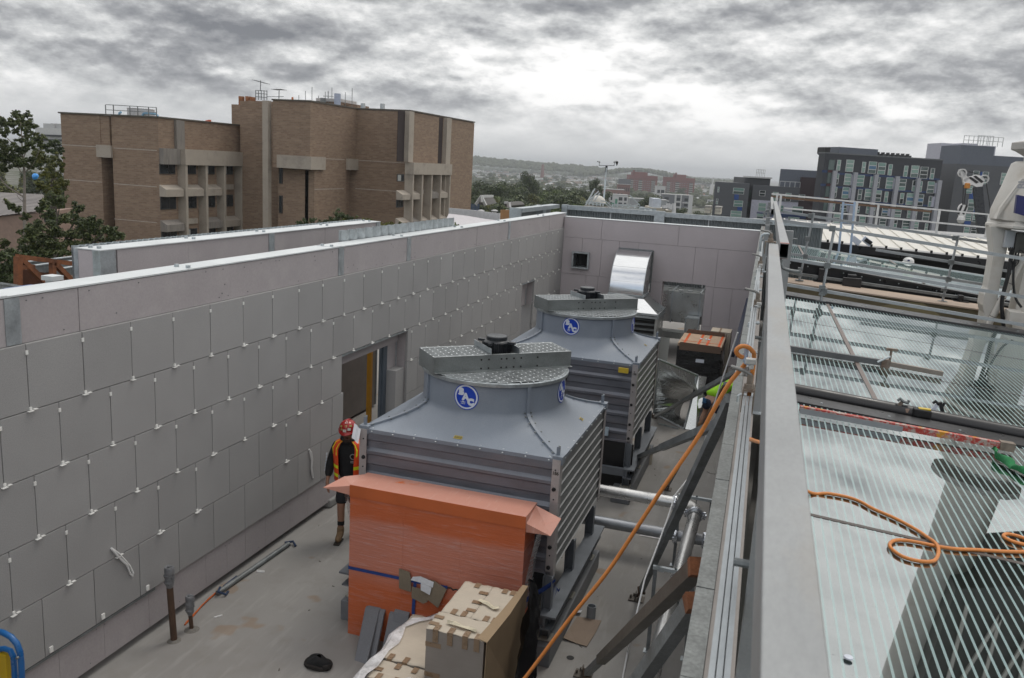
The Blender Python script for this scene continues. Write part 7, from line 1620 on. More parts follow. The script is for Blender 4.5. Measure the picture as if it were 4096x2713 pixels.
p,q_ = onZ(g1(870,1125),.4),onZ(g1(1005,1125),.4);b = MB();b.bar(p+Vector((0,.3,.5)),q_+Vector((0,.3,.5)),.1,.9);o = b.build('orange_timber',M('orange timber',(.30,.16,.07),.8));o['label'] = 'short orange brown timber upstand at the end of the membrane roof';o['category'] = 'timber'
for i,x in enumerate((575,790,995)):
    p = at(g1(x,1012),95);b = MB();b.lathe(p-Vector((0,0,.3)),[(.18,-.4),(.20,.3),(.28,.42),(.40,.52),(.40,.6),(.1,.7)],12);o = b.build('roof_vent',whm,smooth=True);o['label'] = ('left','middle','right')[i]+' white mushroom vent behind the curved parapet';o['category'] = 'vent';o['group'] = 'white mushroom vents'
t_ = thing('blue_screen_box','blue mesh enclosure with pinkish flues beyond the membrane roof','enclosure',tuple(at(g1(350,1000),70)));bm_ = M('blue grey mesh',(.15,.20,.28),.6,0,.1,2); 
f = Facade(g1(190,850),130,g1(545,872),130);b = MB();f.block(b,0,f.L,f.z-1.8,f.z-.1,-.1,0);b.build('mesh_panel',M('blue haze mesh',(.20,.24,.30),.7),t_)
b = MB()
for k in range(7): f.block(b,f.L*k/6-.06,f.L*k/6+.06,f.z-1.8,f.z,0,.1)
for k in (0,.5,.9,1.4): f.block(b,-.3,f.L,f.z-k-.08,f.z-k,.1,.16)
each(b,'frame_bar',M('blue frame',(.10,.16,.27),.6),t_)
b = MB()
for x,y0 in ((283,712),(300,712),(338,625),(354,622)): b.cyl(at(g1(x-6,960),131),at(g1(x+3,y0),131),.26,n=8)
b.build('flues',M('pinkish flue',(.35,.24,.23),.6),t_)
# church like roof, gable and dark roofs among the trees
t_ = thing('steep_roof_house','steep dark roof with a pale verge at the corner of the brick building','house',tuple(at(g1(150,900),125)));b = MB();b.prism([at(g1(-60,200),125),at(g1(125,450),125),at(g1(275,700),125),at(g1(235,745),125),at(g1(-60,760),125)],(-4,12,0));b.build('roof',M('dark slate roof',(.06,.05,.055),.8),t_);MB().bar(at(g1(40,300),124.5),at(g1(278,708),124.5),.35).build('verge',M('pale verge',(.55,.42,.28),.7),t_);b = MB();b.prism([at(g1(-60,755),125.2),at(g1(180,755),125.2),at(g1(150,1000),125.2),at(g1(-60,1000),125.2)],(-4,12,0));b.build('wall',M('pink brick',(.25,.13,.10),.85),t_)
t_ = thing('gabled_roof','dark gabled roof with pale bargeboards above the curved roof','house',tuple(at(g1(600,880),130)));b = MB();a_,c_,d_ = at(g1(490,880),130),at(g1(580,745),130),at(g1(650,890),130);e_ = at(g1(760,740),142);b.add([a_,c_,d_,e_,at(g1(830,850),142)],[(0,2,1),(1,2,4,3)]);b.build('roof',M('grey slate roof',(.10,.095,.09),.8),t_)
for p,q_ in ((a_,c_),(c_,d_),(c_,e_),(at(g1(580,745),129.5),at(g1(585,840),129.5))): MB().bar(p,q_,.4).build('bargeboard',whm,t_)
t_ = thing('gabled_roof','small pale gable end peeping over the ribbed screen corner','house',tuple(at(g1(1000,900),110)));b = MB();b.prism([at(g1(945,840),110),at(g1(1015,845),110),at(g1(1065,890),110),at(g1(1030,930),110),at(g1(960,900),110)],(0,6,0));b.build('roof',M('grey slate roof',(.10,.095,.09),.8),t_);MB().bar(at(g1(1015,845),109.8),at(g1(1030,925),109.8),.4).build('bargeboard',whm,t_);MB().bar(at(g1(945,840),109.8),at(g1(1015,845),109.8),.3).build('ridge',whm,t_)
# tiled roof of the house behind the gums, and the rusty frame by the far left
t_ = thing('tiled_roof_house','low house with a grey tiled roof glimpsed through the gum trees','house',tuple(at((90,900),62)));b = MB();rows = []
def tiles():
    m,t,p = nt('grey roof tiles');w = t.nodes.new('ShaderNodeTexWave');w.bands_direction = 'Z';w.inputs['Scale'].default_value = 5;t.links.new(coords(t),w.inputs['Vector']);n = noise(t,coords(t),3,4);c = mixc(t,ramp(t,w.outputs['Fac'],.2,.5),(.06,.055,.055),(.27,.25,.24));t.links.new(c,p.inputs['Base Color']);p.inputs['Roughness'].default_value = .9;return m
b.add([at((-60,870),66),at((178,785),74),at((172,778),74),at((20,770),74),at((-90,765),74),at((150,845),66)],[(0,5,1,2,3,4)]);b.build('roof',tiles(),t_)
b = MB();p,q_ = at((-60,872),66.3),at((190,850),66.3);b.prism([p,q_,Vector((q_.x,q_.y,ZG)),Vector((p.x,p.y,ZG))],(-3,6,0));b.build('wall',M('pink render',(.30,.21,.17),.85),t_)
b = MB();p,q_ = at((176,872),65.9),at((196,890),65.9);b.box((p.x,p.y,q_.z),(q_.x,p.y+.1,p.z));b.build('window',wint,t_)
g0 = cv(0,780,4)
t_ = thing('rusty_steel_frame','rust brown steel frame with galvanised purlins at the left edge behind the wall','steel frame',tuple(onX(g0(300,1400),-20)))
X_ = -20.0
def R_(x,y,X=X_): return onX(g0(x,y),X)
for a,c,w in (((270,985),(1330,1120),.13),((290,985),(290,1700),.16),((840,1060),(850,1700),.14),((310,1000),(750,1430),.14),((860,1080),(1150,1380),.14),((290,1160),(540,1150),.12)): MB().bar(R_(*a),R_(*c),w).build('member',rust,t_)
p = R_(300,1180,-20.6);q_ = R_(1330,1340,-20.6);b = MB();b.add([p,q_,Vector((q_.x,q_.y,-3)),Vector((p.x,p.y,-3))],[(0,1,2,3)]);b.build('plate_girder',M('dark rust plate',(.085,.032,.015),.85,0,.3,3),t_)
for a,c,X in (((340,1080),(850,1025),-22.4),((540,1130),(1000,1070),-21.6),((880,1020),(1330,970),-22.8),((880,1090),(1330,1035),-22.1),((880,1190),(1330,1125),-21.4),((1190,1250),(1330,1225),-21.1)):
    p,q_ = R_(*a,X),R_(*c,X);MB().bar(p-Vector((0,0,.13)),q_-Vector((0,0,.13)),.03,.26).build('purlin',galvd,t_);MB().bar(p,q_,.14,.03).build('purlin_flange',galv,t_)
b = MB();p,q_ = R_(-120,1395,-17.0),R_(300,1460,-17.0);b.bar(p,q_,.2,.05);b.bar(p-Vector((0,0,.2)),q_-Vector((0,0,.26)),.03,.4);o = b.build('gutter_tray',galv);o['label'] = 'grey sheet metal gutter tray below the rusty frame';o['category'] = 'gutter'
p = onX(g0(840,1360),-7.6);b = MB();b.box((p.x-.05,p.y-.05,p.z-.5),(p.x+.05,p.y+.05,p.z));b.box((p.x-.08,p.y-.075,p.z),(p.x+.08,p.y+.075,p.z+.05));o = b.build('capped_post',whitecap);o['label'] = 'small pale capped post behind the long wall capping';o['category'] = 'post'
p = R_(370,1475,-8.6);b = MB();b.box((p.x-.1,p.y-.2,p.z-.3),(p.x+.1,p.y+.2,p.z));o = b.build('blue_tub',M('blue tub',(.03,.08,.22),.5));o['label'] = 'edge of a blue tub just above the wall capping at the left';o['category'] = 'tub'
b = MB();p = at(g9(560,1140),110);b.lathe(p,[(.01,-.3),(.3,-.2),(.45,-.1),(.3,.2),(.01,.3)],12,(.2,-.8,.5));o = b.build('blue_tarpaulin',M('bright blue tarpaulin',(.05,.30,.75),.4));o['label'] = 'bright blue tarpaulin glimpsed through the gum trees';o['category'] = 'tarpaulin'
# ------------------------------------------------------------------ trees
def leaf_mat(name,lo,mid,hi):
    m,t,p = nt(name);g = t.nodes.new('ShaderNodeNewGeometry');n = noise(t,coords(t),.55,3,.5)
    cr = t.nodes.new('ShaderNodeValToRGB');e = cr.color_ramp.elements;e[0].position = .1;e[0].color = (*lo,1);e[1].position = .95;e[1].color = (*hi,1);k = e.new(.55);k.color = (*mid,1)
    t.links.new(mathn(t,'ADD',mathn(t,'MULTIPLY',g.outputs['Random Per Island'],.6),ramp(t,n,.3,.7,0,.4)),cr.inputs[0])
    t.links.new(cr.outputs[0],p.inputs['Base Color']);p.inputs['Roughness'].default_value = .5;p.inputs['Specular IOR Level'].default_value = .3
    p.inputs['Subsurface Weight'].default_value = 0
    return m
lf_gum = leaf_mat('gum leaves',(.022,.034,.010),(.055,.075,.022),(.12,.13,.04))
lf_dark = leaf_mat('dark leaves',(.020,.034,.010),(.048,.07,.022),(.095,.115,.035))
lf_olive = leaf_mat('olive leaves',(.035,.045,.008),(.085,.095,.016),(.17,.165,.035))
lf_green = leaf_mat('fresh leaves',(.03,.05,.010),(.075,.11,.022),(.14,.18,.04))
bark = M('pale grey bark',(.20,.175,.15),.9,0,.2,3);barkd = M('dark bark',(.06,.05,.04),.9,0,.2,3)
def leaves(clumps,per,leaf,seed,flat=.75,shell=.55):
    rng = np.random.default_rng(seed);V = [];F = []
    for c,r in clumps:
        n = int(per*r*r)
        d = rng.normal(size=(n,3));d /= np.linalg.norm(d,axis=1)[:,None]
        rr = r*(shell+(1-shell)*rng.random(n))**.8*np.where(rng.random(n) < .2,rng.random(n),1)
        p = np.array(c)+d*rr[:,None]*np.array([1,1,flat])
        nr = d+rng.normal(size=(n,3))*.8;nr[:,2] += .5;nr /= np.linalg.norm(nr,axis=1)[:,None]
        a = rng.normal(size=(n,3));a -= nr*(a*nr).sum(1)[:,None];a /= np.linalg.norm(a,axis=1)[:,None];b = np.cross(nr,a)
        l = leaf*(.6+.8*rng.random(n))[:,None]
        q = np.stack([p-a*l*.5,p+b*l*.28+a*l*.05,p+a*l*.5,p-b*l*.28-a*l*.02],1).reshape(-1,3)
        o = sum(len(x) for x in V);V.append(q);F.append((np.arange(n*4).reshape(n,4)+o))
    return np.concatenate(V),np.concatenate(F)
def crownobj(name,mat_,parent,clumps,per,leaf,seed,flat=.75,shell=.55,frac=0):
    if frac:
        rg = random.Random(seed);cl2 = []
        for c,r in clumps:
            cl2.append((c,r*.72))
            for k in range(frac): d = Vector((rg.gauss(0,1),rg.gauss(0,1),rg.gauss(0,.8))).normalized()*r*rg.uniform(.5,1.0);cl2.append((tuple(Vector(c)+d),r*rg.uniform(.28,.5)))
        clumps = cl2
    v,f = leaves(clumps,per,leaf,seed,flat,shell);mb = MB();mb.v = [tuple(x) for x in v];mb.f = [tuple(x) for x in f.tolist()];mb.mi = [0]*len(mb.f)
    return mb.build(name,mat_,parent)
def limbs(mb,base,tips,r0):
    base = Vector(base)
    for tp in tips:
        tp = Vector(tp);k = base.lerp(tp,.45);k.z += (tp-base).length*.06;mb.tube(smoothpts([base,k,tp],4),[r0*(1-.85*i/8) for i in range(9)],7)
# tall gum on the far left: crown measured clump by clump
def pxclumps(cr,lst,D,s=4.0,dj=2.5,seed=0):
    rng = random.Random(seed);out = []
    for x,y,r in lst: d = D+rng.uniform(-dj,dj);out.append((tuple(at(cr(x,y),d)),r/s/3379*d))
    return out
t_ = thing('gum_tree','tall open gum tree with a pale forked trunk at the left edge','tree',tuple(at(g9(400,3000),52)))
tl = [(250,180,105),(420,165,85),(330,300,120),(170,300,100),(60,290,110),(480,300,100),(560,340,65),(-60,330,140),(420,400,95),(100,420,100),(250,420,80),(600,560,85),(690,520,70),(500,620,110),(650,640,75),(560,470,70),(330,560,75),(430,520,70),(20,640,110),(150,680,110),(-80,760,170),(110,860,150),(-40,980,140),(330,730,110),(420,690,80),(60,1020,100),(380,900,110),(290,960,90),(520,870,70),(460,980,80),(230,860,120),(50,750,90)]
crownobj('crown',lf_gum,t_,pxclumps(g9,tl,52,dj=2.0,seed=1),1656,.15,11,frac=6,shell=.3)
b = MB();TP = lambda x,y,d=52: at(g9(x,y),d)
b.tube(smoothpts([TP(400,2600),TP(395,1800),TP(390,1400),TP(388,1080),TP(360,800),TP(345,500),TP(330,280)],4),[.115-.004*i for i in range(25)],10)
for pts,r_ in (([(388,1480),(250,1390),(100,1290),(0,1160),(-60,1000)],.12),([(388,1080),(460,1030),(540,930),(640,700)],.09),([(385,1100),(320,1050),(260,900),(140,700)],.08),([(370,880),(460,640),(600,500)],.07),([(365,850),(200,620),(60,480)],.07),([(390,1560),(300,1490),(270,1430)],.05),([(350,560),(440,380),(470,250)],.05),([(392,1780),(250,1700),(30,1540)],.08)): P_ = smoothpts([TP(*q) for q in pts],3);b.tube(P_,[r_*.5*(1-.7*i/len(P_)) for i in range(len(P_))],7)
b.build('trunk',bark,t_,smooth=True)
t_ = thing('gum_tree','broad bushy gum tree in front of the lower left corner of the brick building','tree',tuple(at(g0(1000,2600),46)))
tl = [(860,100,150),(980,60,120),(700,150,110),(1230,230,130),(1080,330,120),(760,330,160),(950,400,150),(1200,420,150),(1400,430,130),(1560,470,120),(1500,560,130),(1700,540,120),(1840,600,110),(1950,670,80),(1780,700,120),(1600,700,130),(1350,620,160),(1150,620,160),(900,600,180),(650,520,150),(480,560,150),(450,700,160),(700,730,180),(950,800,180),(1200,790,150),(1400,770,130),(600,880,170),(400,880,150),(800,930,150),(1020,920,130),(330,1040,140),(560,1020,110),(1250,880,110),(140,900,130),(180,1100,130),(60,760,120),(420,330,80),(200,170,90),(130,120,70),(290,230,80)]
crownobj('crown',lf_gum,t_,pxclumps(g0,tl,46,dj=2.2,seed=2),1872,.14,12,frac=6,shell=.3)
b = MB();q = lambda x,y: at(g0(x,y),46.5);limbs(b,q(760,1500),[q(900,450),q(1250,500),q(1650,640),q(620,620),q(450,800),q(950,200),q(1250,300)],.16);b.tube([q(760,2600),q(760,1500)],[.3,.2],10);b.build('trunk',barkd,t_,smooth=True)
t_ = thing('dark_tree','dark dense tree low at the left edge behind the rusty frame','tree',tuple(at(g0(50,2600),40)))
tl = [(-60,1150,200),(120,1200,160),(60,1320,150),(240,1250,110),(-40,1000,160),(180,1380,100),(300,950,110),(480,950,90),(120,1010,120)]
crownobj('crown',lf_dark,t_,pxclumps(g0,tl,40,dj=1.5,seed=3),1728,.13,13,frac=6,shell=.3);b = MB();q = lambda x,y: at(g0(x,y),40);b.tube([q(80,2600),q(80,1300)],[.25,.12],8);b.build('trunk',barkd,t_)
t_ = thing('yellow_green_tree','yellowish leafed tree against the left end of the brick building','tree',tuple(at(g9(880,2600),62)))
tl = [(900,860,110),(960,950,110),(800,1000,130),(900,1110,130),(720,1080,100),(940,1250,120),(820,1240,110),(720,1330,110),(600,1250,90),(880,1360,110),(640,830,140),(760,870,120),(580,960,120),(860,740,100),(960,720,90),(860,610,90),(760,660,90)]
crownobj('crown',lf_olive,t_,pxclumps(g9,tl[:11],62,dj=2,seed=4),1080,.17,14,frac=6,shell=.3);crownobj('upper_foliage',lf_dark,t_,pxclumps(g9,tl[11:]+tl[10:11],70,dj=2,seed=5),936,.17,15,frac=6,shell=.3);b = MB();q = lambda x,y: at(g9(x,y),62);b.tube([q(860,2600),q(860,1200),q(860,900)],[.3,.2,.05],8);b.build('trunk',barkd,t_)
# trees in front of the brick towers, over the second wall
for nm,lm,D,lst,lab,sd in (('round_tree',lf_dark,48,[(1040,1255,55),(1000,1290,60),(1090,1280,55),(960,1310,50),(900,1320,50),(850,1330,45),(1130,1300,40),(720,1320,45),(660,1335,35),(780,1310,40)],'dark green rounded tree in front of the brick tower',21),
    ('olive_tree',lf_olive,40,[(1180,1305,45),(1050,1325,50),(1250,1300,45),(980,1340,40),(1300,1310,35)],'yellow olive treetop just over the second wall',22),
    ('olive_tree',lf_olive,34,[(1420,1350,60),(1480,1345,70),(1550,1370,60),(1400,1410,50),(1500,1430,60),(1600,1410,55),(1650,1400,40)],'yellow olive tree between the two wall ends',23),
    ('leafy_tree',lf_green,34,[(1760,1400,45),(1830,1370,50),(1900,1370,45),(1850,1420,50),(1980,1380,40),(2030,1360,40),(2070,1350,28),(1950,1420,40)],'fresh green treetop at the foot of the right brick block',24)):
    t_ = thing(nm,lab,'tree',tuple(at(c2(lst[0][0],lst[0][1]+900),D)));crownobj('crown',lm,t_,pxclumps(c2,lst,D,2.24,1.2,sd),2160,.10,sd,frac=6,shell=.3);q = lambda x,y: at(c2(x,y),D);b = MB();b.tube([q(lst[0][0],lst[0][1]+900),q(lst[0][0],lst[0][1]+40)],[.25,.06],8);b.build('trunk',barkd,t_)
# ------------------------------------------------------------------ mid-distance trees: a few shapes, copied
def proto(nm,lm,seed,H,R,flat,per,leaf,lab):
    rng = random.Random(seed);t = thing(nm,lab,'tree',(0,0,0),'trees across the suburb');cl_ = []
    for k in range(16):
        a = rng.uniform(0,6.28);u = rng.random()**.6;z = rng.uniform(.35,.95);w = math.sin(min(1,(z-.2)/.8)*math.pi)**.5*R
        cl_.append(((math.cos(a)*u*w*.75,math.sin(a)*u*w*.75,z*H-.05*H),R*rng.uniform(.28,.45)))
    crownobj('crown',lm,t,cl_,per,leaf,seed,flat);b = MB();b.tube([(0,0,0),(.1,0,H*.75)],[R*.07,R*.02],7);b.build('trunk',barkd,t);return t
protos = [proto('round_tree',lf_dark,41,11,5.0,.8,75,.62,'dark round tree in the middle distance'),proto('leafy_tree',lf_green,42,9,5.2,.8,75,.62,'mid green spreading tree in the middle distance'),proto('olive_tree',lf_olive,43,8,4.6,.85,75,.62,'yellow green tree in the middle distance'),proto('tall_tree',lf_dark,44,15,4.2,1.1,75,.62,'tall dark tree rising over the roofs')]
tlabels = [p['label'] for p in protos]
random.seed(77);used = [False]*4
def ground(x,D): p = at((x,700),D);return p.x,p.y
def plant(k,x,D,s,lab=None,grp='trees across the suburb',sz=1.0):
    X_,Y_ = ground(x,D);o = protos[k];z = zgr(D)-.2
    if not used[k]: used[k] = True;o.location = (X_,Y_,z);o.scale = (s,s,s)
    else: o = dup(o,(X_,Y_,z),lab or tlabels[k],grp,random.uniform(0,6.28),(s*random.uniform(.9,1.2),s*random.uniform(.9,1.2),s*sz*random.uniform(.9,1.1)))
    if lab: o['label'] = lab
    return o
for p in protos: plant(protos.index(p),random.uniform(1850,2800),random.uniform(260,420),1.0)
for i in range(46): plant(random.choice([1,2,2,1,0]),random.uniform(1815,2330),random.uniform(115,210),random.uniform(.78,1.12))
for i in range(60): plant(random.choice([0,1,2,0]),random.uniform(1815,2330),210*math.exp(random.uniform(0,.75)),random.uniform(.8,1.15))
for i in range(24): plant(random.choice([0,0,1,2]),random.uniform(2330,2870),random.uniform(170,330),random.uniform(.5,.75))
for i in range(150): plant(random.choice([0,1,1,2,2,0]),random.uniform(1815,2900),850*math.exp(random.uniform(0,.95)),random.uniform(.9,1.5))
for i in range(26): plant(random.choice([1,2,0]),random.uniform(2080,2420),random.uniform(300,480),random.uniform(.7,1.0))
for x,D,s_ in ((2110,380,.9),(2135,372,.95),(2090,390,.9),(2150,366,.8)): plant(0,x,D,s_,None)
plant(0,2120,345,.95,'largest dark tree standing above the others left of centre',sz=1.55)
plant(0,2072,420,.85,'second large dark tree just left of the largest one',sz=1.4)
for x,D,s_ in ((2680,120,.8),(2720,118,.85),(2650,125,.75),(2760,125,.75),(2800,122,.7)): plant(0,x,D,s_)
# gardens and streets on either side that other viewpoints would see
for i in range(30): plant(random.choice([0,1,2]),random.uniform(-400,900),random.uniform(95,300),random.uniform(.8,1.2))
# ------------------------------------------------------------------ houses
def house(nm,lab,wm,rm,w,d,h,rh):
    t = thing(nm,lab,'house',(0,0,0),'houses across the suburb');MB().box((-w/2,-d/2,0),(w/2,d/2,h)).build('wall',wm,t)
    b = MB()
    if rh > 0: b.add([(-w/2-.4,-d/2-.4,h),(w/2+.4,-d/2-.4,h),(w/2+.4,d/2+.4,h),(-w/2-.4,d/2+.4,h),(-w/4,0,h+rh),(w/4,0,h+rh)],[(0,1,5,4),(1,2,5),(2,3,4,5),(3,0,4),(3,2,1,0)])
    else: b.box((-w/2-.2,-d/2-.2,h),(w/2+.2,d/2+.2,h+.5))
    b.build('roof',rm,t);b = MB()
    for k in range(3):
        for z in ([1.2] if h < 4.5 else [1.2,4.2]): b.box((-w/2+.8+k*w*.32,-d/2-.05,z),(-w/2+.8+k*w*.32+1.5,-d/2,z+1.4))
    each(b,'window',wint,t);return t
terr = M('terracotta tiles',(.20,.085,.055),.85,0,.15,.4);greyroof = M('grey iron roof',(.36,.37,.38),.6,0,.1,.3);palew = M('pale house wall',(.52,.50,.46),.8,0,.08,.2);pinkw = M('pinkish house wall',(.34,.25,.21),.8)
hp = [house('white_house','white flat roofed terrace house',whm,greyroof,9,10,6,0),house('tiled_house','low house with a terracotta roof',palew,terr,13,11,3.6,2.6),house('iron_roof_house','low house with a pale iron roof',pinkw,greyroof,14,11,3.6,2.4),house('white_shed','long pale shed',whm,M('white roof',(.6,.6,.6),.6),26,14,5,1.6)]
hl = [h['label']+' in the far suburb' for h in hp];hu = [False]*4
for h,l in zip(hp,hl): h['label'] = l
def build_house(k,x,D,s=1.0,lab=None):
    X_,Y_ = ground(x,D);z = zgr(D);o = hp[k];rz = random.choice([0,.2,.1,1.57,-.15])+.3
    if not hu[k]: hu[k] = True;o.location = (X_,Y_,z);o.rotation_euler = (0,0,rz)
    else: o = dup(o,(X_,Y_,z),lab or hl[k],'houses across the suburb',rz,s)
random.seed(88)
for i in range(70): build_house(random.choice([0,0,0,2]),random.uniform(2150,2370),1020*math.exp(random.uniform(0,.4)))
for i in range(110): build_house(random.choice([0,1,2,2,3]),random.uniform(1815,2560),880*math.exp(random.uniform(0,1.1)))
for i in range(60): build_house(random.choice([0,1,2,0]),random.uniform(2600,2880),900*math.exp(random.uniform(0,1.0)))
# farther roofs and woodland read as one mass each
def inst(rng,n,fn):
    mb = MB()
    for i in range(n): fn(mb,i)
    return mb
random.seed(99)
b = MB();b.cm = 0
for i in range(900):
    D = random.choice([random.uniform(1500,3200),random.uniform(1900,2500),random.uniform(3000,6500)]);X_,Y_ = ground(random.uniform(1700,2950),D);w = random.uniform(8,22)*(1+D/6000);b.cm = random.choice([0,0,1,2]);b.box((X_-w/2,Y_-6,ZG-17),(X_+w/2,Y_+6,ZG-17+random.uniform(5,8)))
o = b.build('distant_rooftops',[M('hazy white roofs',(.55,.55,.54),.7),M('hazy warm roofs',(.36,.27,.22),.8),M('hazy grey roofs',(.33,.34,.35),.7)],kind='stuff');o['label'] = 'mass of pale distant rooftops toward the hills';o['category'] = 'rooftops'
def treemass(n,fD,xr,hgt,seed,z0=lambda x,D: ZG-17):
    rng = np.random.default_rng(seed);V = [];F = [];o = 0
    ico = np.array([(math.cos(a)*math.cos(e),math.sin(a)*math.cos(e),math.sin(e)) for e in (-.3,.35,1.0) for a in np.linspace(0,2*math.pi,8)[:-1]]+[(0,0,1.1)])
    fc = [(i*7+k,i*7+(k+1) % 7,(i+1)*7+(k+1) % 7,(i+1)*7+k) for i in range(2) for k in range(7)]+[(14+k,14+(k+1) % 7,21) for k in range(7)]
    for i in range(n):
        D = fD(rng);x = rng.uniform(*xr);p = at((x,700),D);r = hgt*rng.uniform(.5,1.0);sc = np.array([r,r,r*rng.uniform(.6,1.1)])*(1+.35*(rng.random((22,1))-.5))
        V += (ico*sc+np.array([p.x,p.y,z0(x,D)+r*.55])).tolist();F += [tuple(o+j for j in f) for f in fc];o += 22
    mb = MB();mb.v = V;mb.f = F;mb.mi = [0]*len(F);return mb
def bl_mat(name,lo,hi):
    m,t,p = nt(name);g = t.nodes.new('ShaderNodeNewGeometry');n = noise(t,coords(t),.25,4,.7);c = mixc(t,mathn(t,'ADD',mathn(t,'MULTIPLY',g.outputs['Random Per Island'],.5),ramp(t,n,.3,.7,0,.5)),lo,hi);t.links.new(c,p.inputs['Base Color']);p.inputs['Roughness'].default_value = .9;return m
wm_ = bl_mat('far woodland',(.018,.028,.012),(.075,.085,.035))
for n_,fD,xr,h_,sd,z0,nm,lab in ((1500,lambda r: 900*math.exp(r.uniform(0,1.0)),(1750,2950),6.5,5,lambda x,D: zgr(D),'suburb_treetops','mass of treetops across the flat suburb'),
    (1500,lambda r: r.uniform(2500,2750),(1600,2420),10,6,lambda x,D: ZG-17+max(0,(41-(x-1817)*.022))*(.55+.45*math.sin((D-2500)/250*math.pi/2)),'wooded_ridge','wooded ridge in front of the hazy hills'),
    (1100,lambda r: r.uniform(2300,2700),(2300,2960),10,7,lambda x,D: ZG-17+22*math.exp(-((x-2560)/160)**2)+8,'wooded_ridge','wooded rise behind the red tower blocks'),
    (2200,lambda r: r.uniform(3000,6500),(1600,3000),13,8,lambda x,D: ZG-17,'distant_treetops','distant haze softened treetops toward the hills')):
    o = treemass(n_,fD,xr,h_,sd,z0).build(nm,wm_,kind='stuff');o['label'] = lab;o['category'] = 'woodland'
# ground and hills
gm,gt,gp = nt('suburb ground');gv = coords(gt);c = mixc(gt,ramp(gt,noise(gt,gv,.02,6,.6),.4,.6),(.05,.06,.028),(.13,.125,.11));gt.links.new(mixc(gt,ramp(gt,noise(gt,gv,.11,4,.7),.55,.65),c,(.19,.18,.17)),gp.inputs['Base Color']);gp.inputs['Roughness'].default_value = .95
struct('city_ground',MB().grid([[(x,y,zgr(y/math.cos(.3))-.3) for x in (-14000,14000)] for y in (-3000,0,300,380,460,540,620,700,780,860,920,980,14000)]),gm)
def hills(D,prof,name,lo,hi,seed,back):
    rng = random.Random(seed);rows = [[],[],[]];xs = np.linspace(200,3900,260);h = np.interp(xs,[p[0] for p in prof],[p[1] for p in prof]);ph = [rng.uniform(0,6) for _ in range(5)]
    for x,hh in zip(xs,h):
        hh = hh+1.0*math.sin(x*.021+ph[0])+.6*math.sin(x*.057+ph[1])+.4*math.sin(x*.17+ph[2])+rng.uniform(-.35,.35)
        y0 = 740+.0565*(x-3093);top = at((x,y0-hh),D);f = Vector((top.x,top.y,ZG-5));fr = (f-Vector((0,0,f.z)))*(1-back/D)
        rows[0].append((fr.x,fr.y,ZG-22));rows[1].append(tuple((Vector((fr.x,fr.y,ZG-17))*.45+Vector(top)*.55+Vector((0,0,rng.uniform(-4,4))))));rows[2].append(tuple(top))
    m,t,p = nt(name+' slopes');v = coords(t);n = noise(t,v,.006,8,.75);c = mixc(t,ramp(t,n,.4,.6),lo,hi);sp_ = noise(t,coords(t,(1,1,3)),.035,3,.6);c = mixc(t,ramp(t,sp_,.63,.68,0,.7),c,(.38,.36,.33));t.links.new(c,p.inputs['Base Color']);p.inputs['Roughness'].default_value = .95
    b = MB();b.grid(rows);struct(name,b,m)
hills(8500,[(200,24),(1600,22),(1817,18),(2100,17),(2372,16.5),(2525,10),(2637,6),(2850,1.5),(3100,1),(3900,4)],'far_hills',(.03,.045,.03),(.09,.10,.07),3,1400)
hills(6200,[(200,14),(1700,9),(1900,8),(2200,3),(2500,-4),(2700,-2),(2900,-6),(3900,-4)],'near_hills',(.025,.04,.022),(.08,.09,.05),4,900)
# ------------------------------------------------------------------ the air
hm = bpy.data.materials.new('haze');hm.use_nodes = True;ht = hm.node_tree;ht.nodes.remove(ht.nodes['Principled BSDF'])
pv = ht.nodes.new('ShaderNodeVolumePrincipled');pv.inputs['Color'].default_value = (.86,.90,.95,1);pv.inputs['Density'].default_value = 1.9e-4;pv.inputs['Anisotropy'].default_value = .35
ht.links.new(pv.outputs[0],ht.nodes['Material Output'].inputs['Volume'])
o = MB().box((-14500,-3200,ZG-24),(14500,14500,90)).build('haze',hm,kind='stuff');o['label'] = 'pale damp haze that veils the far suburb and hills';o['category'] = 'haze'
# ------------------------------------------------------------------ people
def skinfig(name,pts,edges,mat_,parent,sub=2):
    """pts: name -> (position, rx, ry); grown into one smooth surface"""
    ks = list(pts);me = bpy.data.meshes.new(name);me.from_pydata([tuple(pts[k][0]) for k in ks],[(ks.index(a),ks.index(c)) for a,c in edges],[])
    o = bpy.data.objects.new(name,me);COL.objects.link(o)
    s = o.modifiers.new('skin','SKIN');s.use_smooth_shade = True;s.branch_smoothing = .4
    for i,k in enumerate(ks): sv = me.skin_vertices[0].data[i];sv.radius = (pts[k][1],pts[k][2]);sv.use_root = (i == 0)
    d = o.modifiers.new('sub','SUBSURF');d.levels = sub;d.render_levels = sub
    dg = bpy.context.evaluated_depsgraph_get();dg.update()
    m2 = bpy.data.meshes.new_from_object(o.evaluated_get(dg));vs = [v.co.copy() for v in m2.vertices];fs = [tuple(p.vertices) for p in m2.polygons]
    bpy.data.objects.remove(o);bpy.data.meshes.remove(me);bpy.data.meshes.remove(m2)
    b = MB();b.add(vs,fs);return b.build(name,mat_,parent,smooth=True)
skin = M('skin',(.30,.155,.10),.55,0,.06,20);skinp = M('light skin',(.40,.23,.16),.55,0,.06,20)
hood = M('black hoodie',(.012,.012,.014),.9,0,.2,12,bmp=.3,bscale=18);orv = M('fluoro orange vest',(.80,.075,.01),.6,0,.08,10,bmp=.25,bscale=14);lime = M('reflective lime tape',(.78,.82,.02),.45);denim = M('navy shorts',(.02,.03,.06),.85,0,.2,20);bootm = M('tan work boot',(.20,.125,.065),.7,0,.25,25,stain=(.08,.05,.03),samt=.6,sscale=9);shortm = M('dark shorts',(.018,.018,.022),.9);sock = M('black sock',(.012,.012,.012),.9)
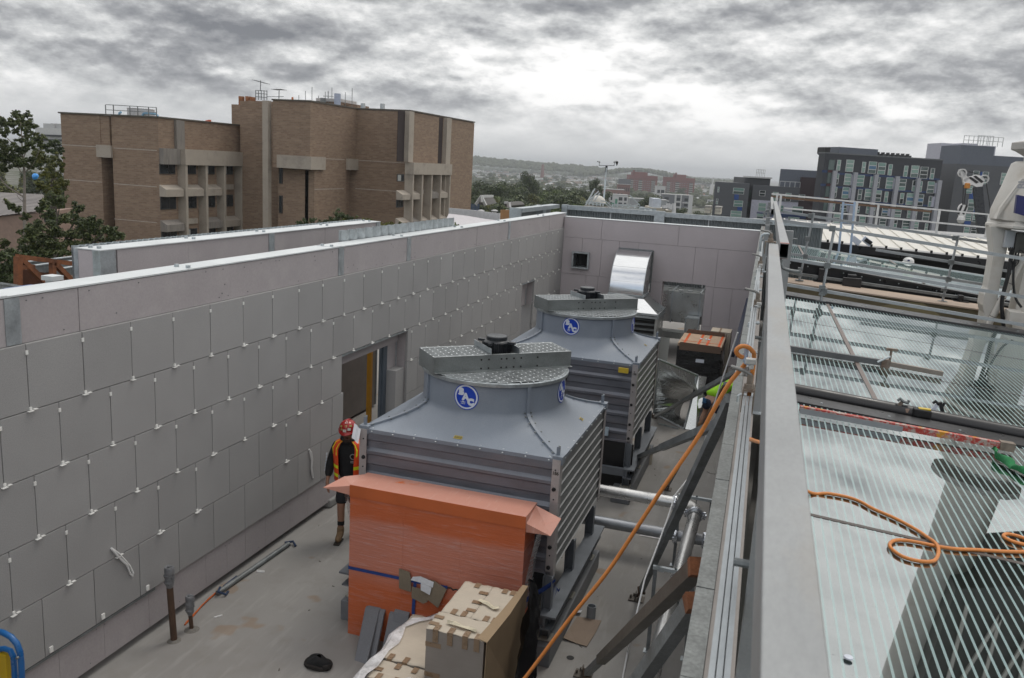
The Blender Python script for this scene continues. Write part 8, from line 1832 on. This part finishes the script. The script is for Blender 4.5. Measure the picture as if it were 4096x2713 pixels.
class Fr:   # a person's own frame: x to their left, y forward, z up
    def __init__(s,base,ang): s.o = Vector(base);s.x = Vector((math.cos(ang),math.sin(ang),0));s.y = Vector((math.sin(ang),-math.cos(ang),0))
    def __call__(s,x,y,z): return s.o+s.x*x+s.y*y+Vector((0,0,z))
def fingers(pts,edges,f,side,wrist,palm_dir,out_dir,curl_dir):
    w = Vector(wrist);d = palm_dir.normalized();o = out_dir.normalized();c = curl_dir.normalized()
    pts[side+'palm'] = (w+d*.055,.036,.020);edges.append((side+'wrist',side+'palm'));pts[side+'palm2'] = (w+d*.085,.034,.017);edges.append((side+'palm',side+'palm2'))
    for i,(off,ln) in enumerate(((.030,.070),(.010,.080),(-.010,.074),(-.029,.058))):
        k = side+'f%d' % i;p0 = w+d*.105+o*off;pts[k+'a'] = (p0,.0095,.0095);p1 = p0+d*ln*.5+c*.012;pts[k+'b'] = (p1,.009,.009);pts[k+'c'] = (p1+d*ln*.38+c*.030,.0075,.0075);edges += [(side+'palm2',k+'a'),(k+'a',k+'b'),(k+'b',k+'c')]
    pts[side+'t0'] = (w+d*.05+o*.045+c*.01,.011,.011);pts[side+'t1'] = (w+d*.085+o*.058+c*.022,.0095,.0095);pts[side+'t2'] = (w+d*.108+o*.058+c*.034,.008,.008);edges += [(side+'palm',side+'t0'),(side+'t0',side+'t1'),(side+'t1',side+'t2')]
def head(mb_pts,f,c,tilt):   # head joints: c is the skull centre
    pass
def helmet(parent,c,up,fwd,r,mat_,name='helmet'):
    up = up.normalized();fwd = (fwd-up*fwd.dot(up)).normalized();rt = fwd.cross(up);b = MB();rows = []
    for e in np.linspace(0,math.pi/2*.985,9): rows.append([c+(fwd*math.cos(a)*1.18+rt*math.sin(a))*r*math.cos(e)*(1+.0*e)+up*r*.95*math.sin(e) for a in np.linspace(0,2*math.pi,33)])
    b.grid(rows);rim = [c+(fwd*math.cos(a)*(1.24+.30*max(0,math.cos(a))**2)+rt*math.sin(a)*1.10)*r-up*(.012+.016*max(0,math.cos(a))) for a in np.linspace(0,2*math.pi,33)];b.grid([rim,rows[0]]);b.grid([[p-up*.008 for p in rim],rim])
    for k in (-.34,0,.34): b.tube([c+(fwd*math.cos(e)*1.18*math.cos(k*.5)+rt*math.sin(k)*math.cos(e)*.6)*r+up*(r*.95*abs(math.sin(e))+.002)+rt*k*r*.35*abs(math.sin(e)) for e in np.linspace(.25,math.pi-.35,12)],.008,5)
    return b.build(name,mat_,parent,smooth=True)
# ---- man walking toward the camera between the wall and the tower
m1 = thing('person','man in red stickered helmet and orange hi vis vest walking between wall and tower','person',(-5.66,10.55,0))
f = Fr((-5.66,10.55,0),rad(12))
H_ = 1.0;E = [];Pn = {}
Pn['pelvis'] = (f(0,0,.95),.14,.11)
Pn['belly'] = (f(0,.0,1.12),.145,.11);Pn['chest'] = (f(0,.01,1.32),.165,.12);Pn['shoulders'] = (f(0,.02,1.45),.13,.09);Pn['neck'] = (f(0,.055,1.545),.058,.058);Pn['jaw'] = (f(0,.115,1.605),.060,.068);Pn['skull'] = (f(0,.125,1.69),.078,.092);Pn['crown'] = (f(0,.115,1.755),.06,.07)
E += [('pelvis','belly'),('belly','chest'),('chest','shoulders'),('shoulders','neck'),('neck','jaw'),('jaw','skull'),('skull','crown')]
for s,sx,sw in (('l',1,.05),('r',-1,.08)):
    Pn[s+'sh'] = (f(sx*.19,.0,1.44),.065,.065);Pn[s+'el'] = (f(sx*.275,-.02+sw*.3,1.17),.047,.047);Pn[s+'wrist'] = (f(sx*.285,.06+sw,.93),.030,.027);E += [('shoulders',s+'sh'),(s+'sh',s+'el'),(s+'el',s+'wrist')]
    fingers(Pn,E,f,s,f(sx*.285,.06+sw,.93),f(sx*.28,.09+sw,.80)-f(sx*.285,.06+sw,.93),f.y*1.0-f.x*sx*.3,-f.x*sx+f.y*.2)
for s,sx,kn,an,toe in (('l',1,(.10,.08,.52),(.10,-.16,.12),(.10,-.04,.045)),('r',-1,(-.09,.10,.50),(-.085,.12,.09),(-.085,.27,.04))):
    Pn[s+'hip'] = (f(sx*.09,.0,.90),.095,.095);Pn[s+'kn'] = (f(*kn),.060,.060);Pn[s+'ca'] = (f((kn[0]+an[0])/2,(kn[1]+an[1])/2-.02,(kn[2]+an[2])/2+.05),.058,.058);Pn[s+'an'] = (f(*an),.038,.04);Pn[s+'toe'] = (f(*toe),.035,.03);E += [('pelvis',s+'hip'),(s+'hip',s+'kn'),(s+'kn',s+'ca'),(s+'ca',s+'an'),(s+'an',s+'toe')]
skinfig('body',Pn,E,skin,m1)
# face
b = MB();fw = (f.y*.82+Vector((0,0,-.5))).normalized();hc = Pn['skull'][0];upn = (Vector((0,0,1))+f.y*.22).normalized()
b.tube([hc+f.y*.075+Vector((0,0,.0)),hc+f.y*.118-Vector((0,0,.045)),hc+f.y*.088-Vector((0,0,.055))],[.010,.016,.008],8);b.build('nose',skin,m1,smooth=True)
b = MB()
for sx in (-1,1): b.lathe(hc+f.y*.082+f.x*.031*sx-Vector((0,0,.006)),[(.001,0),(.012,.004),(.001,.008)],8,tuple(f.y));b.bar(hc+f.y*.088+f.x*.015*sx+Vector((0,0,.012)),hc+f.y*.08+f.x*.05*sx+Vector((0,0,.012)),.010,.012)
b.build('eyes',M('eye shade',(.03,.02,.015),.4),m1);b = MB();jc = Pn['jaw'][0]
b.tube([jc+f.y*.068+f.x*x-Vector((0,0,.004)) for x in (-.026,0,.026)],.007,6);b.build('mouth',M('lips',(.20,.07,.05),.5),m1)
b = MB();b.grid([[jc+f.y*(.060*math.cos(a)+.012)+f.x*(.066*math.sin(a))+Vector((0,0,z)) for a in np.linspace(-1.5,1.5,13)] for z in (-.055,-.03,-.012)]);b.tube([jc+f.y*.072+f.x*x+Vector((0,0,.012)) for x in (-.03,0,.03)],.006,6);b.build('beard',M('dark stubble',(.05,.03,.022),.9),m1)
b = MB()
for sx in (-1,1): b.obox(hc+f.x*.083*sx-f.y*.005-Vector((0,0,.02)),f.x*.008,f.y*.018,Vector((0,0,.030)))
b.build('ears',skin,m1,bev=.006)
hr = helmet(m1,hc+Vector((0,0,.062))-f.y*.012,upn,f.y,.122,M('glossy red helmet',(.33,.012,.012),.2,0,.15,12))
b = MB()
for (a,e,s_,mm) in ((-.5,.35,.022,0),(.05,.2,.024,0),(.45,.3,.016,1),(-.1,.75,.02,1),(.7,.6,.018,1),(-.8,.7,.018,1),(.0,1.15,.016,0)):
    rt = f.y.cross(upn).normalized();fw_ = (f.y-upn*f.y.dot(upn)).normalized();n_ = (fw_*math.cos(a)*math.cos(e)*1.1+rt*math.sin(a)*math.cos(e)+upn*math.sin(e)).normalized();c_ = hc+Vector((0,0,.062))-f.y*.012+Vector((fw_*math.cos(a)*1.18*math.cos(e)+rt*math.sin(a)*math.cos(e)+upn*.95*math.sin(e)))*.1245;x_,y_,_ = rotm(n_);b.cm = mm
    b.obox(c_,x_*s_,y_*s_*.8,n_*.002)
b.build('helmet_stickers',[M('white sticker',(.65,.63,.58),.4),M('gold sticker',(.38,.30,.10),.4)],hr)
# hoodie, hood, vest
P2 = {'waist': (f(0,-.005,.90),.175,.135),'belly': (f(0,.0,1.12),.172,.14),'chest': (f(0,.01,1.32),.192,.148),'sho': (f(0,.015,1.455),.14,.10),'col': (f(0,.045,1.56),.088,.085)}
E2 = [('waist','belly'),('belly','chest'),('chest','sho'),('sho','col')]
for s,sx,sw in (('l',1,.05),('r',-1,.08)): P2[s+'sh'] = (f(sx*.195,.0,1.44),.085,.085);P2[s+'el'] = (f(sx*.28,-.02+sw*.3,1.17),.068,.068);P2[s+'fa'] = (f(sx*.285,.02+sw*.6,1.04),.064,.064);P2[s+'cu'] = (f(sx*.285,.05+sw*.9,.965),.046,.046);E2 += [('sho',s+'sh'),(s+'sh',s+'el'),(s+'el',s+'fa'),(s+'fa',s+'cu')]
hd = skinfig('hoodie',P2,E2,hood,m1)
b = MB();b.tube([f(.10*math.cos(a),.035+.095*math.sin(a)-.02,1.56+.035*math.cos(a+1.57)) for a in np.linspace(0,2*math.pi,17)[:-1]],.04,10,closed=True);b.build('hood',hood,m1,smooth=True)
b = MB()
for k in range(6): b.obox(f(-.345-.006*(k > 2),.0+.008*k,1.28-.045*k),f.x*.004,f.y*.022,Vector((0,0,.016)))
b.build('sleeve_letters',white,m1);b = MB();b.lathe(f(.095,.163,1.33),[(.032,0),(.045,.002),(.032,.003)],16,tuple(f.y)); 
for k in range(2): b.obox(f(.095,.164,1.26-.02*k),f.x*.035,f.y*.001,Vector((0,0,.006)))
b.build('chest_logo',M('grey print',(.25,.25,.25),.7),m1)
# vest: shell open at the front
def shell(z,rx,ry,cy,a0,a1,n=22): return [f(rx*math.sin(a),cy-ry*math.cos(a)*1.0,z) for a in np.linspace(a0,a1,n)]
prof = [(.93,.215,.20,.0),(1.05,.217,.205,.0),(1.2,.222,.205,.005),(1.33,.235,.20,.01),(1.42,.245,.175,.015),(1.50,.20,.14,.02),(1.545,.125,.115,.03)]
b = MB();A0 = 2.62
b.grid([shell(z,rx,ry,cy,-A0+.0*max(0,z-1.2),A0) for z,rx,ry,cy in prof]);vest = b.build('vest',orv,m1,smooth=True);sd_ = vest.modifiers.new('cloth','SOLIDIFY');sd_.thickness = .006
b = MB()
def band(z0,z1):
    rows = []
    for z in (z0,z1): rx = np.interp(z,[p[0] for p in prof],[p[1] for p in prof]);ry = np.interp(z,[p[0] for p in prof],[p[2] for p in prof]);cy = np.interp(z,[p[0] for p in prof],[p[3] for p in prof]);rows.append([f((rx+.007)*math.sin(a),cy-(ry+.007)*math.cos(a),z) for a in np.linspace(-A0,A0,26)])
    b.grid(rows)
band(1.005,1.055);band(1.135,1.185)
for sx in (-1,1):
    rows = []
    for z,rx,ry,cy in prof[3:]:
        a = [A0-.10,A0-.62] if z < 1.48 else [A0-.05,A0-.7];rows.append([f(sx*(rx+.008)*math.sin(q),cy-(ry+.008)*math.cos(q),z+.003) for q in a])
    b.grid(rows)
b.build('reflective_tape',lime,m1)
P3 = {'hips': (f(0,0,.93),.155,.125),'seat': (f(0,-.01,.88),.15,.125)};E3 = [('hips','seat')]
for s,sx,kn in (('l',1,(.10,.075,.56)),('r',-1,(-.09,.09,.54))): P3[s+'th'] = (f(sx*.095,.02,.80),.105,.105);P3[s+'k'] = (f(*kn),.094,.094);E3 += [('seat',s+'th'),(s+'th',s+'k')]
skinfig('shorts',P3,E3,shortm,m1)
for s,an,toe in (('l',(.10,-.16,.12),(.10,-.02,.05)),('r',(-.085,.12,.10),(-.085,.28,.045))):
    a_,t2 = Vector(an),Vector(toe);P4 = {'top': (f(a_.x,a_.y-.01,a_.z+.13),.058,.062),'ank': (f(a_.x,a_.y,a_.z),.056,.066),'mid': (f((a_.x+t2.x)/2,(a_.y+t2.y)/2,(a_.z+t2.z)/2+.005),.05,.048),'toe': (f(*t2),.052,.044)}
    bt = skinfig('boot',P4,[('top','ank'),('ank','mid'),('mid','toe')],bootm,m1);b = MB();b.obox(f((a_.x+t2.x)/2,(a_.y+t2.y)/2+.01,.014+max(0,a_.z-.11)),f.x*.046,f.y*.115,Vector((0,0,.010)));b.build('sole',M('boot sole',(.03,.025,.02),.8),bt,bev=.008)
    MB().tube([f(a_.x,a_.y-.015,a_.z+.14),f(a_.x,a_.y-.02,a_.z+.20)],.052,14).build('sock',sock,m1,smooth=True)
# ---- worker in lime shirt bending by the right wall, seen from behind
m2 = thing('person','worker in a lime shirt and white helmet bending beside the cone duct with back turned','person',(-.92,18.6,0))
f = Fr((-1.0,18.5,0),rad(143))       # facing away to the right
limeS = M('fluoro lime shirt',(.34,.72,.02),.7,0,.10,9,bmp=.5,bscale=11)
Pn = {'pelvis': (f(0,-.14,.80),.15,.12),'belly': (f(.02,.02,.92),.15,.12),'chest': (f(.0,.24,1.05),.165,.125),'shoulders': (f(-.03,.36,1.12),.13,.09),'neck': (f(-.04,.46,1.16),.058,.058),'jaw': (f(-.05,.55,1.15),.062,.066),'skull': (f(-.055,.60,1.21),.08,.09),'crown': (f(-.06,.63,1.27),.06,.065)}
E = [('pelvis','belly'),('belly','chest'),('chest','shoulders'),('shoulders','neck'),('neck','jaw'),('jaw','skull'),('skull','crown')]
arms = {'l': ((.20,.34,1.07),(.30,.46,.83),(.22,.62,.68)),'r': ((-.24,.34,1.08),(-.30,.30,.82),(-.26,.46,.64))}
for s,sx in (('l',1),('r',-1)):
    a,e_,w_ = arms[s];Pn[s+'sh'] = (f(*a),.065,.065);Pn[s+'el'] = (f(*e_),.047,.047);Pn[s+'wrist'] = (f(*w_),.03,.027);E += [('shoulders',s+'sh'),(s+'sh',s+'el'),(s+'el',s+'wrist')];fingers(Pn,E,f,s,f(*w_),f(*w_)-f(*e_),f.y,-f.x*sx-Vector((0,0,.3)))
    Pn[s+'hip'] = (f(sx*.10,-.14,.77),.098,.098)
legs = {'l': ((.17,-.06,.47),(.16,-.20,.10),(.17,-.05,.045)),'r': ((-.12,.06,.46),(-.12,-.04,.10),(-.12,.11,.045))}
for s,sx in (('l',1),('r',-1)):
    k,a,t3 = legs[s];Pn[s+'kn'] = (f(*k),.062,.062);Pn[s+'ca'] = (f((k[0]+a[0])/2,(k[1]+a[1])/2-.025,(k[2]+a[2])/2+.04),.06,.06);Pn[s+'an'] = (f(*a),.04,.042);Pn[s+'toe'] = (f(*t3),.035,.03);E += [('pelvis',s+'hip'),(s+'hip',s+'kn'),(s+'kn',s+'ca'),(s+'ca',s+'an'),(s+'an',s+'toe')]
skinfig('body',Pn,E,skinp,m2)
P2 = {'waist': (f(0,-.12,.82),.20,.17),'belly': (f(.02,.02,.93),.21,.175),'chest': (f(.0,.24,1.05),.23,.185),'sho': (f(-.03,.36,1.12),.17,.125),'col': (f(-.04,.42,1.15),.078,.072)};E2 = [('waist','belly'),('belly','chest'),('chest','sho'),('sho','col')]
for s in 'lr': a,e_,w_ = map(Vector,arms[s]);P2[s+'sh'] = (f(*a),.088,.088);P2[s+'el'] = (f(*e_),.070,.070);P2[s+'cu'] = (f(*(e_.lerp(w_,.75))),.05,.05);E2 += [('sho',s+'sh'),(s+'sh',s+'el'),(s+'el',s+'cu')]
skinfig('shirt',P2,E2,limeS,m2)
P3 = {'hips': (f(0,-.13,.82),.16,.135),'seat': (f(0,-.17,.76),.165,.14)};E3 = [('hips','seat')]
for s,sx in (('l',1),('r',-1)): k,a,t3 = map(Vector,legs[s]);P3[s+'th'] = (f(sx*.11,-.13,.68),.112,.112);P3[s+'k'] = (f(k.x,k.y-.005,k.z+.06),.098,.098);E3 += [('seat',s+'th'),(s+'th',s+'k')]
skinfig('shorts',P3,E3,denim,m2)
for s in 'lr':
    k,a_,t2 = map(Vector,legs[s]);P4 = {'top': (f(a_.x,a_.y-.01,a_.z+.15),.062,.066),'ank': (f(*a_),.058,.068),'mid': (f(*((a_+t2)/2)),.052,.05),'toe': (f(*t2),.054,.045)};bt = skinfig('boot',P4,[('top','ank'),('ank','mid'),('mid','toe')],bootm,m2);b = MB();c_ = (a_+t2)/2;b.obox(f(c_.x,c_.y,.014),f.x*.046,f.y*.115,Vector((0,0,.010)));b.build('sole',M('boot sole',(.03,.025,.02),.8),bt,bev=.008)
hc = Pn['skull'][0]
helmet(m2,hc+Vector((0,0,.035)),(Vector((0,0,.85))+f.y*.55),f.y,.12,M('white helmet',(.68,.68,.66),.3,0,.03,5))
b = MB();b.lathe(hc-f.y*.0+Vector((0,0,-.035)),[(.07,-.02),(.084,.02),(.088,.05)],16);b.build('hair',M('dark hair',(.03,.02,.015),.8),m2)
b = MB()
for sx in (-1,1): b.obox(hc+f.x*.085*sx-Vector((0,0,.02)),f.x*.008,f.y*.018,Vector((0,0,.030)))
b.build('ears',skinp,m2,bev=.006);b = MB();b.tube([hc+f.y*.085-Vector((0,0,.03)),hc+f.y*.12-Vector((0,0,.05)),hc+f.y*.09-Vector((0,0,.06))],[.01,.016,.008],8)
for sx in (-1,1): b.lathe(hc+f.y*.085+f.x*.03*sx-Vector((0,0,.02)),[(.001,0),(.012,.004),(.001,.008)],8,tuple(f.y))
b.build('face',skinp,m2)
b = MB();b.obox(f(.0,-.33,.80),f.x*.05,f.y*.012,Vector((0,0,.05)));b.tube([f(.03,-.33,.82),f(.05,-.34,.74),f(.04,-.33,.70)],.009,6);b.build('tool_pouch',M('blue tool',(.03,.12,.26),.5),m2)
# ---- worker whose helmet shows behind the second glass roof
hp_ = onY(h2(548,1150),28.3)
m3 = thing('person','worker behind the second glass roof of whom only a white helmet shows','person',(hp_.x,28.3,1.5))
f = Fr((hp_.x,28.3,hp_.z-1.72),rad(-80))
Pn = {'pelvis': (f(0,0,.95),.14,.11),'chest': (f(0,0,1.32),.165,.12),'shoulders': (f(0,0,1.45),.13,.09),'neck': (f(0,.02,1.54),.058,.058),'jaw': (f(0,.05,1.60),.06,.066),'skull': (f(0,.05,1.68),.08,.092),'crown': (f(0,.04,1.74),.06,.07)};E = [('pelvis','chest'),('chest','shoulders'),('shoulders','neck'),('neck','jaw'),('jaw','skull'),('skull','crown')]
for s,sx in (('l',1),('r',-1)):
    Pn[s+'sh'] = (f(sx*.19,0,1.44),.065,.065);Pn[s+'el'] = (f(sx*.27,.02,1.16),.047,.047);Pn[s+'wrist'] = (f(sx*.24,.22,1.05),.03,.027);E += [('shoulders',s+'sh'),(s+'sh',s+'el'),(s+'el',s+'wrist')];fingers(Pn,E,f,s,f(sx*.24,.22,1.05),f.y,-f.x*sx,Vector((0,0,-1)))
    Pn[s+'hip'] = (f(sx*.09,0,.9),.095,.095);Pn[s+'kn'] = (f(sx*.1,.03,.5),.06,.06);Pn[s+'an'] = (f(sx*.1,-.02,.1),.04,.042);Pn[s+'toe'] = (f(sx*.1,.13,.045),.035,.03);E += [('pelvis',s+'hip'),(s+'hip',s+'kn'),(s+'kn',s+'an'),(s+'an',s+'toe')]
skinfig('body',Pn,E,skin,m3)
P2 = {'w': (f(0,0,.9),.17,.135),'c': (f(0,0,1.32),.19,.148),'s': (f(0,0,1.455),.14,.1)};E2 = [('w','c'),('c','s')]
for s,sx in (('l',1),('r',-1)): P2[s+'a'] = (f(sx*.195,0,1.44),.085,.085);P2[s+'e'] = (f(sx*.275,.02,1.16),.068,.068);E2 += [('s',s+'a'),(s+'a',s+'e')]
skinfig('shirt',P2,E2,limeS,m3);P3 = {'h': (f(0,0,.93),.155,.125)};E3 = []
for s,sx in (('l',1),('r',-1)): P3[s+'t'] = (f(sx*.095,.02,.8),.105,.105);P3[s+'k'] = (f(sx*.1,.02,.2),.08,.08);E3 += [('h',s+'t'),(s+'t',s+'k')]
skinfig('trousers',P3,E3,denim,m3)
hh = helmet(m3,Pn['skull'][0]+Vector((0,0,.04)),Vector((0,0,1)),f.y,.135,M('white helmet',(.68,.68,.66),.3,0,.03,5));b = MB();b.obox(Pn['skull'][0]+Vector((-.02,-.15,.09)),(.03,.0,.0),(0,.004,.002),(0,-.0,.02));b.build('badge',M('navy badge',(.03,.04,.16),.5),hh)
